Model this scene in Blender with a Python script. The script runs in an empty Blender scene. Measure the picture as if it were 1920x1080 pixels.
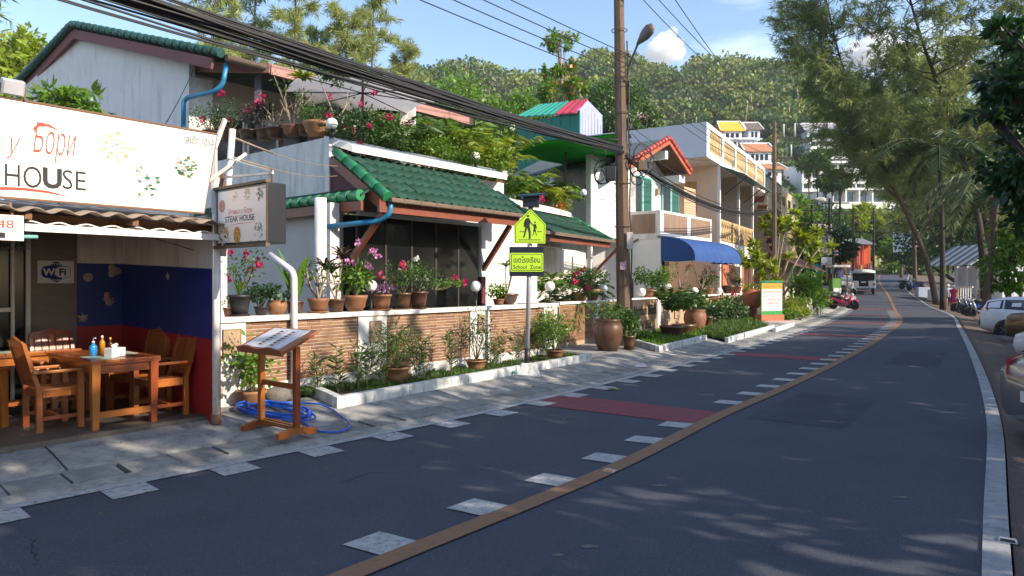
import bpy,bmesh,math,random
import numpy as np
from mathutils import Vector,Matrix,noise
R_=math.radians
scene=bpy.context.scene
COL=scene.collection
random.seed(7);RNG=np.random.default_rng(7)
# ------------------------------------------------ camera, sky, sun, exposure
H,F,HX,HY=1.8,1280.0,960.0,528.0
cam_d=bpy.data.cameras.new('camera');cam=bpy.data.objects.new('camera',cam_d);COL.objects.link(cam)
cam.location=(0,0,H);cam.rotation_euler=(R_(90),0,0)
cam_d.sensor_width=36;cam_d.lens=36*F/1920;cam_d.shift_y=-12/1920
cam_d.clip_end=9000;cam_d.clip_start=0.05
scene.camera=cam
SUN_DIR=Vector((0.88,-0.47,0)).normalized();SUN_EL=R_(29)
SUN_V=Vector((SUN_DIR.x*math.cos(SUN_EL),SUN_DIR.y*math.cos(SUN_EL),math.sin(SUN_EL)))
w=bpy.data.worlds.new('World');scene.world=w;w.use_nodes=True
nt=w.node_tree;nt.nodes.clear()
sky=nt.nodes.new('ShaderNodeTexSky');sky.sky_type='NISHITA';sky.sun_disc=False
sky.sun_elevation=SUN_EL;sky.sun_rotation=math.atan2(SUN_DIR.x,SUN_DIR.y)
sky.air_density=1.0;sky.dust_density=0.6;sky.ozone_density=2.2
bg=nt.nodes.new('ShaderNodeBackground');bg.inputs['Strength'].default_value=0.15
wo=nt.nodes.new('ShaderNodeOutputWorld')
# thin veils of cloud over the whole sky
tc=nt.nodes.new('ShaderNodeTexCoord');mp=nt.nodes.new('ShaderNodeMapping');mp.inputs['Scale'].default_value=(1.2,1.2,4.5)
nz=nt.nodes.new('ShaderNodeTexNoise');nz.inputs['Scale'].default_value=2.2;nz.inputs['Detail'].default_value=7;nz.inputs['Roughness'].default_value=.55
cr=nt.nodes.new('ShaderNodeValToRGB');cr.color_ramp.elements[0].position=.53;cr.color_ramp.elements[1].position=.78
cr.color_ramp.elements[1].color=(.55,.55,.55,1)
mx=nt.nodes.new('ShaderNodeMixRGB');mx.inputs[2].default_value=(7.5,8.2,9.4,1)
nt.links.new(tc.outputs['Generated'],mp.inputs[0]);nt.links.new(mp.outputs[0],nz.inputs[0]);nt.links.new(nz.outputs[0],cr.inputs[0])
nt.links.new(cr.outputs[0],mx.inputs[0]);nt.links.new(sky.outputs[0],mx.inputs[1]);nt.links.new(mx.outputs[0],bg.inputs[0]);nt.links.new(bg.outputs[0],wo.inputs[0])
sl=bpy.data.lights.new('sun','SUN');sl.energy=4.3;sl.angle=R_(0.5);sl.color=(1.0,.86,.68)
sun=bpy.data.objects.new('sun',sl);COL.objects.link(sun);sun.rotation_euler=(-SUN_V).to_track_quat('-Z','Y').to_euler();sun.location=(20,-10,30)
vs=scene.view_settings;vs.view_transform='Standard';vs.look='None';vs.exposure=0.95;vs.gamma=1;vs.use_curve_mapping=False
scene.cycles.max_bounces=6;scene.cycles.transparent_max_bounces=6;scene.cycles.diffuse_bounces=3
scene.cycles.caustics_reflective=False;scene.cycles.caustics_refractive=False
try:
 scene.cycles.use_denoising=True
except Exception:pass

# ------------------------------------------------ geometry helpers
def P(px,py,Y):return Vector(((px-HX)/F*Y,Y,H-(py-HY)/F*Y))
def G(px,py,z=0.0):
 Y=(H-z)*F/(py-HY);return Vector(((px-HX)/F*Y,Y,z))
GZ=[(-100,0),(41,0),(47,.05),(53,.32),(60,.67),(76,1.55),(96,2.4),(111,3.3),(126,4.4),(158,6.2),(220,9),(400,14)]
def gz(y):return float(np.interp(y,[a for a,b in GZ],[b for a,b in GZ]))

MATS={}
def mat(name,c1,c2=None,scale=3.0,rough=.8,bump=0.0,bscale=40.0,metal=0.0,detail=6,trans=0.0,island=0.0,emit=None,emits=1.0,stretch=None,coat=0.0,spec=.5,grime=None,contrast=.22,gs=2.6,gz_=.35,gt=.52):
 """procedural material: two colours mixed by noise, fine bump, optional shift per mesh island, optional light through leaves"""
 m=bpy.data.materials.new(name);m.use_nodes=True;n=m.node_tree.nodes;l=m.node_tree.links
 b=n['Principled BSDF'];b.inputs['Roughness'].default_value=rough;b.inputs['Metallic'].default_value=metal
 b.inputs['Specular IOR Level'].default_value=spec
 if coat:b.inputs['Coat Weight'].default_value=coat;b.inputs['Coat Roughness'].default_value=.08
 c2=c2 or tuple(x*.72 for x in c1)
 t=n.new('ShaderNodeTexCoord');src=t.outputs['Object']
 if stretch:
  mpn=n.new('ShaderNodeMapping');mpn.inputs['Scale'].default_value=stretch;l.new(src,mpn.inputs[0]);src=mpn.outputs[0]
 nn=n.new('ShaderNodeTexNoise');nn.inputs['Scale'].default_value=scale;nn.inputs['Detail'].default_value=detail;nn.inputs['Roughness'].default_value=.65
 l.new(src,nn.inputs['Vector'])
 r=n.new('ShaderNodeMapRange');r.inputs[1].default_value=.5-contrast;r.inputs[2].default_value=.5+contrast;l.new(nn.outputs[0],r.inputs[0])
 mix=n.new('ShaderNodeMixRGB');mix.inputs[1].default_value=(*c1,1);mix.inputs[2].default_value=(*c2,1);l.new(r.outputs[0],mix.inputs[0])
 col=mix.outputs[0]
 if grime:
  mg=n.new('ShaderNodeMapping');mg.inputs['Scale'].default_value=(2.2,2.2,gz_);l.new(t.outputs['Object'],mg.inputs[0])
  g=n.new('ShaderNodeTexNoise');g.inputs['Scale'].default_value=gs;g.inputs['Detail'].default_value=9;g.inputs['Roughness'].default_value=.7;l.new(mg.outputs[0],g.inputs['Vector'])
  rg=n.new('ShaderNodeMapRange');rg.inputs[1].default_value=gt;rg.inputs[2].default_value=gt+.2;rg.inputs[4].default_value=.75;l.new(g.outputs[0],rg.inputs[0])
  mg2=n.new('ShaderNodeMixRGB');mg2.inputs[2].default_value=(*grime,1);l.new(rg.outputs[0],mg2.inputs[0]);l.new(col,mg2.inputs[1]);col=mg2.outputs[0]
 if island:
  geo=n.new('ShaderNodeNewGeometry');oi=n.new('ShaderNodeObjectInfo')
  ad=n.new('ShaderNodeMath');ad.operation='ADD';l.new(geo.outputs['Random Per Island'],ad.inputs[0]);l.new(oi.outputs['Random'],ad.inputs[1])
  fr=n.new('ShaderNodeMath');fr.operation='FRACT';l.new(ad.outputs[0],fr.inputs[0])
  mr=n.new('ShaderNodeMapRange');mr.inputs[3].default_value=1-island;mr.inputs[4].default_value=1+island;l.new(fr.outputs[0],mr.inputs[0])
  hs=n.new('ShaderNodeHueSaturation');l.new(mr.outputs[0],hs.inputs['Value']);l.new(col,hs.inputs['Color']);col=hs.outputs[0]
  mh=n.new('ShaderNodeMapRange');mh.inputs[3].default_value=.5-island*.05;mh.inputs[4].default_value=.5+island*.05;l.new(fr.outputs[0],mh.inputs[0]);l.new(mh.outputs[0],hs.inputs['Hue'])
 l.new(col,b.inputs['Base Color'])
 if bump:
  nb=n.new('ShaderNodeTexNoise');nb.inputs['Scale'].default_value=bscale;nb.inputs['Detail'].default_value=5;l.new(src,nb.inputs['Vector'])
  bp=n.new('ShaderNodeBump');bp.inputs['Strength'].default_value=bump;bp.inputs['Distance'].default_value=.02;l.new(nb.outputs[0],bp.inputs['Height']);l.new(bp.outputs[0],b.inputs['Normal'])
 if trans:
  tr=n.new('ShaderNodeBsdfTranslucent');ms=n.new('ShaderNodeMixShader');ms.inputs[0].default_value=trans
  hs2=n.new('ShaderNodeHueSaturation');hs2.inputs['Value'].default_value=1.5;hs2.inputs['Saturation'].default_value=1.15;hs2.inputs['Hue'].default_value=.485;l.new(col,hs2.inputs['Color'])
  l.new(hs2.outputs[0],tr.inputs['Color']);l.new(b.outputs[0],ms.inputs[1]);l.new(tr.outputs[0],ms.inputs[2]);l.new(ms.outputs[0],n['Material Output'].inputs['Surface'])
 if emit:b.inputs['Emission Color'].default_value=(*emit,1);b.inputs['Emission Strength'].default_value=emits
 MATS[name]=m;return m

ORG={}
def org(o):
 while o is not None:
  if o.name in ORG:return ORG[o.name]
  o=o.parent
 return Vector((0,0,0))
def props(o,label=None,cat=None,group=None,kind=None):
 if label:o['label']=label
 if cat:o['category']=cat
 if group:o['group']=group
 if kind:o['kind']=kind
 return o
def thing(name,label,cat,loc=(0,0,0),group=None,kind=None):
 o=bpy.data.objects.new(name,None);COL.objects.link(o);o.location=loc;ORG[o.name]=Vector(loc)
 o.empty_display_size=.1
 return props(o,label,cat,group,kind)
def link_mesh(name,me,m,parent=None,loc=None):
 o=bpy.data.objects.new(name,me)
 COL.objects.link(o)
 if m is not None and not me.materials:me.materials.append(m)
 if parent is not None:o.parent=parent
 if loc is not None:o.location=loc
 return o
class MB:
 def __init__(s):s.v=[];s.f=[];s.sm=[]
 def add(s,vs,fs,smooth=False):
  k=len(s.v);s.v.extend([tuple(v)for v in vs]);s.f.extend([tuple(i+k for i in f)for f in fs]);s.sm.extend([smooth]*len(fs));return s
 def hexa(s,p):  # 8 points: bottom 4 (ccw), top 4
  return s.add(p,[(0,3,2,1),(4,5,6,7),(0,1,5,4),(1,2,6,5),(2,3,7,6),(3,0,4,7)])
 def box(s,x0,x1,y0,y1,z0,z1,M=None):
  p=[Vector(q)for q in((x0,y0,z0),(x1,y0,z0),(x1,y1,z0),(x0,y1,z0),(x0,y0,z1),(x1,y0,z1),(x1,y1,z1),(x0,y1,z1))]
  if M is not None:p=[M@q for q in p]
  return s.hexa(p)
 def bar(s,a,b,wx,wz,up=Vector((0,0,1))):
  a=Vector(a);b=Vector(b);d=(b-a).normalized();x=d.cross(up)
  if x.length<1e-3:x=d.cross(Vector((0,1,0)))
  x.normalize();y=x.cross(d).normalized();x=x*wx/2;y=y*wz/2
  return s.hexa([a-x-y,a+x-y,a+x+y,a-x+y,b-x-y,b+x-y,b+x+y,b-x+y])
 def tube(s,pts,r,n=8,cap=True,smooth=True):
  pts=[Vector(p)for p in pts];rs=r if isinstance(r,(list,tuple))else[r]*len(pts);vs=[];fs=[];px=None
  for i,p in enumerate(pts):
   d=(pts[min(i+1,len(pts)-1)]-pts[max(i-1,0)])
   if d.length<1e-7:d=Vector((0,0,1))
   d.normalize()
   if px is None:
    px=d.orthogonal().normalized()
   px=(px-d*px.dot(d))
   if px.length<1e-4:px=d.orthogonal()
   px.normalize();py=d.cross(px)
   for k in range(n):
    a=2*math.pi*k/n;vs.append(p+(px*math.cos(a)+py*math.sin(a))*rs[i])
  for i in range(len(pts)-1):
   for k in range(n):fs.append((i*n+k,i*n+(k+1)%n,(i+1)*n+(k+1)%n,(i+1)*n+k))
  s.add(vs,fs,smooth)
  if cap:
   k0=len(s.v)-len(vs);s.f.append(tuple(k0+i for i in range(n))[::-1]);s.f.append(tuple(k0+len(vs)-n+i for i in range(n)));s.sm.extend([False,False])
  return s
 def lathe(s,c,prof,n=16,smooth=True,M=None):
  c=Vector(c);vs=[];fs=[]
  for r,z in prof:
   for k in range(n):
    a=2*math.pi*k/n;q=Vector((r*math.cos(a),r*math.sin(a),z));vs.append(c+(M@q if M is not None else q))
  for i in range(len(prof)-1):
   for k in range(n):fs.append((i*n+k,i*n+(k+1)%n,(i+1)*n+(k+1)%n,(i+1)*n+k))
  k0=len(s.v);s.add(vs,fs,smooth);s.f.append(tuple(k0+i for i in range(n))[::-1]);s.f.append(tuple(k0+len(vs)-n+i for i in range(n)));s.sm.extend([False,False]);return s
 def prism(s,poly,off,smooth=False):
  n=len(poly);off=Vector(off);a=[Vector(p)for p in poly];b=[p+off for p in a]
  return s.add(a+b,[tuple(range(n))[::-1],tuple(range(n,2*n))]+[(i,(i+1)%n,n+(i+1)%n,n+i)for i in range(n)],smooth)
 def ball(s,c,r,n=12,sc=(1,1,1)):
  prof=[(max(1e-4,r*math.sin(math.pi*i/n)),-r*math.cos(math.pi*i/n))for i in range(n+1)]
  return s.lathe(c,prof,n+4,True,Matrix.Diagonal(sc).to_3x3())
 def disc(s,c,r,nrm,n=16,rx=None):
  c=Vector(c);nrm=Vector(nrm).normalized();x=nrm.cross(Vector((0,0,1)))
  if x.length<.01:x=Vector((1,0,0))
  x.normalize();y=x.cross(nrm);rx=rx or r
  return s.add([c+x*rx*math.cos(2*math.pi*k/n)+y*r*math.sin(2*math.pi*k/n)for k in range(n)],[tuple(range(n))])
 def mesh(s,name,o=Vector((0,0,0))):
  me=bpy.data.meshes.new(name);me.from_pydata([(v[0]-o.x,v[1]-o.y,v[2]-o.z)for v in s.v],[],s.f)
  me.polygons.foreach_set('use_smooth',s.sm);me.update();return me
 def build(s,name,m,parent=None,label=None,cat=None,group=None,kind=None,bevel=0,loc=None):
  """joined geometry in world coordinates -> one object; top-level meshes get their origin at loc"""
  o0=org(parent)if parent is not None else Vector(loc or(0,0,0))
  ob=link_mesh(name,s.mesh(name,o0),m,parent)
  if parent is None:ob.location=o0;ORG[ob.name]=o0
  props(ob,label,cat,group,kind)
  if bevel:
   bv=ob.modifiers.new('bevel','BEVEL');bv.width=bevel;bv.segments=2;bv.limit_method='ANGLE'
  return ob
def fix_normals(o):
 bm=bmesh.new();bm.from_mesh(o.data);bmesh.ops.recalc_face_normals(bm,faces=bm.faces);bm.to_mesh(o.data);bm.free();return o
def np_mesh(name,V,quads,m,parent=None,smooth=False,o0=None,**k):
 """fast mesh from numpy arrays; quads (N,4) or (N,3)"""
 me=bpy.data.meshes.new(name);o0=o0 if o0 is not None else(org(parent)if parent is not None else Vector((0,0,0)))
 V=np.asarray(V,dtype=np.float32).reshape(-1,3)-np.array(o0,dtype=np.float32);Q=np.asarray(quads,dtype=np.int32);n,c=Q.shape
 me.vertices.add(len(V));me.vertices.foreach_set('co',V.ravel());me.loops.add(n*c);me.loops.foreach_set('vertex_index',Q.ravel())
 me.polygons.add(n);me.polygons.foreach_set('loop_start',np.arange(0,n*c,c,dtype=np.int32));me.polygons.foreach_set('loop_total',np.full(n,c,dtype=np.int32))
 if smooth:me.polygons.foreach_set('use_smooth',np.ones(n,dtype=bool))
 me.update(calc_edges=True);me.validate()
 ob=link_mesh(name,me,m,parent)
 if parent is None:ob.location=o0;ORG[ob.name]=Vector(o0)
 return props(ob,**k)
def piece(name,me,m,parent,loc,rot=None,scale=None):
 """one small piece of a surface; alike pieces share a mesh; loc is in world coordinates"""
 o=bpy.data.objects.new(name,me);COL.objects.link(o)
 if m is not None and not me.materials:me.materials.append(m)
 o.parent=parent;o.location=Vector(loc)-org(parent)
 if rot is not None:o.rotation_euler=rot
 if scale is not None:o.scale=scale
 return o
def dup(root,loc,rotz=None,label=None,group=None,scale=None):
 def rec(o,par):
  c=o.copy();COL.objects.link(c)
  if par is not None:c.parent=par
  for ch in CH.get(o.name,[]):rec(ch,c)
  return c
 CH={}
 for ch in root.children_recursive:CH.setdefault(ch.parent.name,[]).append(ch)
 r=rec(root,None);r.location=loc;ORG[r.name]=Vector(loc)
 if rotz is not None:r.rotation_euler=(0,0,rotz)
 if scale:r.scale=(scale,)*3 if not isinstance(scale,tuple)else scale
 if label:r['label']=label
 if group:r['group']=group
 return r
class Fr:
 """a building line on the ground: s along it, t to its right (towards the road), z up"""
 def __init__(s,o,d):s.o=Vector((o[0],o[1]));s.d=Vector((d[0],d[1])).normalized();s.n=Vector((s.d.y,-s.d.x));s.ang=math.atan2(s.d.y,s.d.x)
 def p(s,a,t,z):q=s.o+s.d*a+s.n*t;return Vector((q.x,q.y,z))
 def s_at(s,px,t=0):
  r=(px-HX)/F;o=s.o+s.n*t;return(r*o.y-o.x)/(s.d.x-r*s.d.y)
 def z_at(s,a,t,py):return H-(py-HY)/F*s.p(a,t,0).y
 def box(s,mb,a0,a1,t0,t1,z0,z1):
  return mb.hexa([s.p(a0,t1,z0),s.p(a1,t1,z0),s.p(a1,t0,z0),s.p(a0,t0,z0),s.p(a0,t1,z1),s.p(a1,t1,z1),s.p(a1,t0,z1),s.p(a0,t0,z1)])
 def M(s,a,t,z):  # local x along the line, y away from the road, z up
  q=s.p(a,t,z);return Matrix.Translation(q)@Matrix.Rotation(s.ang,4,'Z')
class Cv:
 """smooth road line through measured points"""
 def __init__(s,pts,step=.25):
  pts=[Vector(p)for p in pts];out=[]
  for i in range(len(pts)-1):
   p0=pts[max(i-1,0)];p1=pts[i];p2=pts[i+1];p3=pts[min(i+2,len(pts)-1)];L=(p2-p1).length;n=max(2,int(L/step))
   m1=(p2-p0)/max((p2-p0).length,1e-6)*L;m2=(p3-p1)/max((p3-p1).length,1e-6)*L
   for k in range(n):
    u=k/n;out.append((2*u**3-3*u**2+1)*p1+(u**3-2*u**2+u)*m1+(-2*u**3+3*u**2)*p2+(u**3-u**2)*m2)
  out.append(pts[-1]);s.a=np.array([(p.x,p.y)for p in out]);s.l=np.concatenate([[0],np.cumsum(np.hypot(*np.diff(s.a,axis=0).T))])
 def at(s,l,off=0.0,dz=0.0):
  x=np.interp(l,s.l,s.a[:,0]);y=np.interp(l,s.l,s.a[:,1]);e=.6
  dx=np.interp(l+e,s.l,s.a[:,0])-np.interp(l-e,s.l,s.a[:,0]);dy=np.interp(l+e,s.l,s.a[:,1])-np.interp(l-e,s.l,s.a[:,1]);h=math.hypot(dx,dy)
  x+=dy/h*off;y-=dx/h*off
  return Vector((x,y,gz(y)+dz))
 def ang(s,l):a=s.at(l-.5);b=s.at(l+.5);return math.atan2(b.y-a.y,b.x-a.x)
 def l_at_y(s,y):return float(np.interp(y,s.a[:,1],s.l))
 def strip(s,mb,l0,l1,offs,step=1.0,dz0=0.0):
  n=max(1,int(math.ceil((l1-l0)/step)));vs=[];fs=[];k=len(offs)
  for i in range(n+1):
   l=l0+(l1-l0)*i/n
   for o,dz in offs:vs.append(s.at(l,o,dz+dz0))
  for i in range(n):
   for j in range(k-1):fs.append((i*k+j,i*k+j+1,(i+1)*k+j+1,(i+1)*k+j))
  return mb.add(vs,fs,True)

def text(body,size,M,m,parent,extrude=.002,shear=0,align='LEFT',name='lettering',sx=1.0,bold=0.0):
 c=bpy.data.curves.new(name,'FONT');c.body=body;c.size=size;c.extrude=extrude;c.shear=shear;c.align_x=align;c.offset=bold;c.resolution_u=3
 t=bpy.data.objects.new(name,c);COL.objects.link(t)
 dg=bpy.context.evaluated_depsgraph_get();me=bpy.data.meshes.new_from_object(t.evaluated_get(dg));bpy.data.objects.remove(t)
 M2=Matrix.Translation(-org(parent))@M@Matrix.Diagonal((sx,1,1,1));me.transform(M2);me.materials.clear()
 return link_mesh(name,me,m,parent)
def facing(pos,right,up=Vector((0,0,1))):
 """matrix whose x runs along right, y up, z towards the reader"""
 r=Vector(right).normalized();u=(up-r*up.dot(r)).normalized();z=r.cross(u);M=Matrix((r,u,z)).transposed().to_4x4();M.translation=Vector(pos);return M

# ------------------------------------------------ foliage
def unit(n):
 v=RNG.normal(size=(n,3));return v/np.linalg.norm(v,axis=1,keepdims=True)
def leaf_arrays(C,D,size,aspect=.45,sv=.35,fold=.18,N=None):
 """diamond leaves: C base points, D direction of the midrib"""
 n=len(C);D=D/np.linalg.norm(D,axis=1,keepdims=True);U=unit(n)if N is None else N
 S=np.cross(D,U);S/=np.linalg.norm(S,axis=1,keepdims=True)+1e-9;Nn=np.cross(S,D);L=size*(1+sv*(RNG.random(n)*2-1))[:,None]
 a=C;b=C+D*L*.45+S*L*aspect*.5+Nn*L*fold*.3;c=C+D*L-Nn*L*fold*.5;d=C+D*L*.45-S*L*aspect*.5+Nn*L*fold*.3
 V=np.stack([a,b,c,d],1).reshape(-1,3);Q=np.arange(4*n).reshape(n,4);return V,Q
def cat_arrays(lst):
 V=[];Q=[];k=0
 for v,q in lst:V.append(v);Q.append(q+k);k+=len(v)
 return np.concatenate(V),np.concatenate(Q)
def leaves_obj(name,C,D,size,m,parent,**k):
 V,Q=leaf_arrays(np.asarray(C),np.asarray(D),size,**k);return np_mesh(name,V,Q,m,parent)
def blob_points(c,r,n,shell=.6,sc=(1,1,1)):
 u=unit(n);rad=(shell+(1-shell)*RNG.random(n))**.6;return np.array(c)+u*rad[:,None]*r*np.array(sc),u
# ------------------------------------------------ materials
asphalt=mat('asphalt',(.072,.080,.108),(.046,.052,.074),.7,.82,.5,160,contrast=.3,spec=.35)
nd=asphalt.node_tree.nodes;lk=asphalt.node_tree.links
_sp=nd.new('ShaderNodeTexVoronoi');_sp.inputs['Scale'].default_value=48;_tc=nd.new('ShaderNodeTexCoord');lk.new(_tc.outputs['Object'],_sp.inputs['Vector'])
_mr=nd.new('ShaderNodeMapRange');_mr.inputs[1].default_value=.05;_mr.inputs[2].default_value=.26;_mr.inputs[3].default_value=.75;_mr.inputs[4].default_value=0;lk.new(_sp.outputs['Distance'],_mr.inputs[0])
_mm=nd.new('ShaderNodeMixRGB');_mm.inputs[2].default_value=(.20,.215,.25,1);lk.new(_mr.outputs[0],_mm.inputs[0]);lk.new(nd['Principled BSDF'].inputs['Base Color'].links[0].from_socket,_mm.inputs[1]);lk.new(_mm.outputs[0],nd['Principled BSDF'].inputs['Base Color'])
patch_m=mat('worn_patch',(.20,.18,.15),(.08,.08,.09),14,.9,.4,90)
concrete=mat('concrete',(.33,.32,.30),(.21,.205,.20),2.2,.9,.35,60,grime=(.11,.105,.1),gt=.47)
concrete_d=mat('slab_concrete',(.30,.295,.28),(.18,.178,.17),4,.9,.45,70,island=.15,grime=(.09,.088,.085))
gap_m=mat('dark_gap',(.03,.028,.025),(.015,.014,.013),9,.95)
kerb_white=mat('kerb_white',(.68,.70,.70),(.48,.50,.50),5,.75,.3,50,grime=(.20,.20,.17),gt=.47,gs=5,gz_=1)
line_white=mat('line_paint',(.50,.50,.50),(.30,.305,.31),7,.75,.3,120,contrast=.3,grime=(.07,.075,.095),gs=9,gz_=2,gt=.49)
edge_strip=mat('edge_strip_paint',(.36,.365,.38),(.22,.225,.235),6,.8,.3,120,grime=(.09,.09,.09))
line_orange=mat('centre_line_paint',(.30,.15,.07),(.17,.10,.065),8,.75,.3,120,contrast=.3,grime=(.06,.06,.07),gs=8,gz_=2,gt=.56)
red_paint=mat('red_band_paint',(.27,.045,.06),(.15,.04,.055),5,.8,.3,120,contrast=.3,grime=(.055,.05,.07),gs=6,gz_=2,gt=.55)
white_wall=mat('white_plaster',(.74,.72,.69),(.64,.62,.60),2.0,.85,.15,60,grime=(.34,.32,.30),gt=.49)
white_wall2=mat('white_plaster_clean',(.78,.77,.75),(.68,.67,.66),2.0,.8,.1,60)
cream_wall=mat('cream_plaster',(.68,.50,.36),(.60,.45,.33),2.0,.85,.1,60)
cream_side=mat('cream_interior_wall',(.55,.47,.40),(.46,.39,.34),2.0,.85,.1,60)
soil=mat('soil',(.07,.05,.035),(.04,.03,.02),8,.95,.6,30)
ground_m=mat('ground',(.16,.14,.10),(.08,.09,.04),.6,.95,.4,10)
green_tile=mat('green_roof_tile',(.009,.060,.038),(.006,.036,.026),2.2,.72,.3,30,grime=(.10,.10,.07),spec=.3,gs=3.2,gz_=1,gt=.55,contrast=.3,island=.18)
green_cap=mat('green_ridge_tile',(.025,.24,.09),(.02,.16,.07),5,.35,.1,30,spec=.6)
brown_wood=mat('brown_beam',(.25,.065,.03),(.15,.04,.022),3,.5,.15,40,stretch=(1,1,1))
pink_beam=mat('dusty_red_beam',(.42,.20,.16),(.32,.15,.13),3,.6,.1,40)
maroon=mat('maroon_paint',(.13,.022,.028),(.08,.018,.024),6,.7,.3,40,stretch=(4,4,.4))
orange_wood=mat('varnished_wood',(.40,.115,.022),(.19,.045,.010),3.2,.32,.12,40,stretch=(1.5,1.5,.35),island=.22,coat=.3,contrast=.3)
brick_m=mat('thin_brick',(.29,.155,.082),(.18,.092,.052),5,.85,.4,60,island=.24,contrast=.3)
mortar=mat('brick_mortar',(.12,.07,.05),(.08,.05,.04),9,.95,.4,60)
tan_tile=mat('carved_tile',(.40,.29,.19),(.27,.19,.12),7,.85,.4,60)
glass_d=mat('dark_glass',(.010,.010,.012),(.006,.007,.008),2,.12,spec=.28)
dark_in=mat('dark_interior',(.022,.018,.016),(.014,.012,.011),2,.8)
terracotta=mat('terracotta',(.33,.15,.07),(.20,.095,.05),6,.6,.2,40,island=.2)
brown_pot=mat('glazed_brown_pot',(.13,.062,.03),(.06,.032,.02),5,.35,.15,30,spec=.6,island=.15)
dark_pot=mat('charcoal_pot',(.035,.035,.04),(.025,.025,.028),4,.5,.1,30)
globe_m=mat('white_globe',(.86,.84,.84),(.78,.77,.78),2,.25,spec=.5)
black_metal=mat('black_metal',(.02,.02,.022),(.012,.012,.014),5,.45)
cable_m=mat('black_cable',(.012,.012,.014),(.02,.02,.022),5,.5)
white_paint=mat('white_metal_paint',(.72,.70,.68),(.60,.56,.52),4,.5,.1,60,grime=(.30,.13,.05))
pvc=mat('white_plastic_pipe',(.74,.73,.76),(.62,.6,.64),5,.4)
blue_pipe=mat('blue_plastic_pipe',(.02,.22,.40),(.02,.15,.30),5,.4)
hose_m=mat('blue_hose',(.01,.12,.62),(.01,.08,.45),5,.35)
rusty=mat('rusty_metal',(.24,.11,.05),(.13,.08,.06),6,.8,.4,60)
grey_sheet=mat('old_roof_sheet',(.30,.24,.19),(.18,.13,.10),4,.75,.3,40,grime=(.12,.08,.05))
gutter_m=mat('weathered_gutter',(.17,.12,.08),(.10,.07,.05),4,.7,.3,40)
board_white=mat('sign_board_white',(.84,.80,.74),(.76,.72,.66),1.3,.5,grime=(.70,.52,.36))
ink=mat('black_lettering',(.03,.03,.035));ink_red=mat('red_lettering',(.60,.07,.035),(.50,.06,.03));ink_green=mat('green_print',(.04,.22,.09),(.02,.10,.05),60)
ink_brown=mat('brown_print',(.30,.12,.08),(.55,.35,.20),50);ink_yellow=mat('yellow_print',(.80,.62,.30),(.85,.75,.5),40);ink_grey=mat('grey_print',(.35,.36,.40));ink_pink=mat('pink_print',(.65,.20,.22),(.6,.15,.15))
blue_paint=mat('blue_wall_paint',(.012,.030,.20),(.009,.020,.14),2.5,.5,.1,50)
red_wall=mat('red_wall_paint',(.36,.014,.016),(.26,.011,.013),2.5,.5,.1,50)
grey_board=mat('grey_board_wall',(.21,.18,.155),(.16,.135,.12),3,.7,.2,40,stretch=(1,1,6))
shell_m=mat('pale_shell',(.42,.33,.25),(.28,.22,.17),20,.7)
pole_m=mat('old_pole_concrete',(.20,.125,.08),(.095,.065,.05),2.4,.9,.5,30,stretch=(3,3,.5),grime=(.05,.04,.035))
lime=mat('fluorescent_lime',(.52,.78,.03),(.48,.72,.03),3,.45)
leafA=mat('leaf_mid_green',(.075,.15,.028),(.04,.09,.02),1.5,.5,trans=.3,island=.35)
leafB=mat('leaf_bright_green',(.15,.27,.03),(.08,.17,.02),1.5,.45,trans=.35,island=.35)
leafC=mat('leaf_dark_green',(.03,.075,.02),(.015,.045,.014),1.5,.4,trans=.25,island=.35)
leafY=mat('leaf_yellow_green',(.28,.34,.04),(.17,.25,.03),1.5,.5,trans=.35,island=.3)
leafP=mat('leaf_dusky_purple',(.10,.045,.05),(.06,.06,.03),3,.5,trans=.25,island=.4)
needle=mat('casuarina_needles',(.22,.27,.085),(.13,.17,.05),.5,.6,trans=.3,island=.3)
needleB=mat('sunlit_casuarina_needles',(.32,.36,.12),(.21,.25,.075),.5,.6,trans=.3,island=.3)
palm_m=mat('palm_leaflets',(.06,.10,.035),(.035,.065,.022),1,.45,trans=.25,island=.35)
palm_pale=mat('pale_palm_leaflets',(.16,.18,.09),(.09,.12,.05),1,.5,trans=.25,island=.35)
bark=mat('bark',(.13,.085,.06),(.07,.05,.04),2.5,.95,.7,18,stretch=(2,2,.6))
bark_d=mat('dark_bark',(.05,.036,.03),(.03,.024,.02),2.5,.95,.7,18)
stem_m=mat('pale_stem',(.34,.27,.19),(.22,.17,.12),5,.8,.2,40)
twig_m=mat('green_stem',(.12,.13,.05),(.08,.07,.03),5,.7)
pinkf=mat('pink_petals',(.55,.015,.12),(.42,.012,.08),4,.5,trans=.3,island=.2)
lilacf=mat('pale_pink_petals',(.62,.28,.50),(.55,.22,.42),4,.5,trans=.3,island=.2)
whitef=mat('white_petals',(.75,.75,.70),(.65,.65,.6),4,.5,trans=.3)
orangef=mat('orange_leaves',(.55,.20,.03),(.40,.12,.03),2,.5,trans=.3,island=.3)
grass_m=mat('grass_blades',(.085,.15,.028),(.05,.10,.018),2,.6,trans=.3,island=.35)

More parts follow.
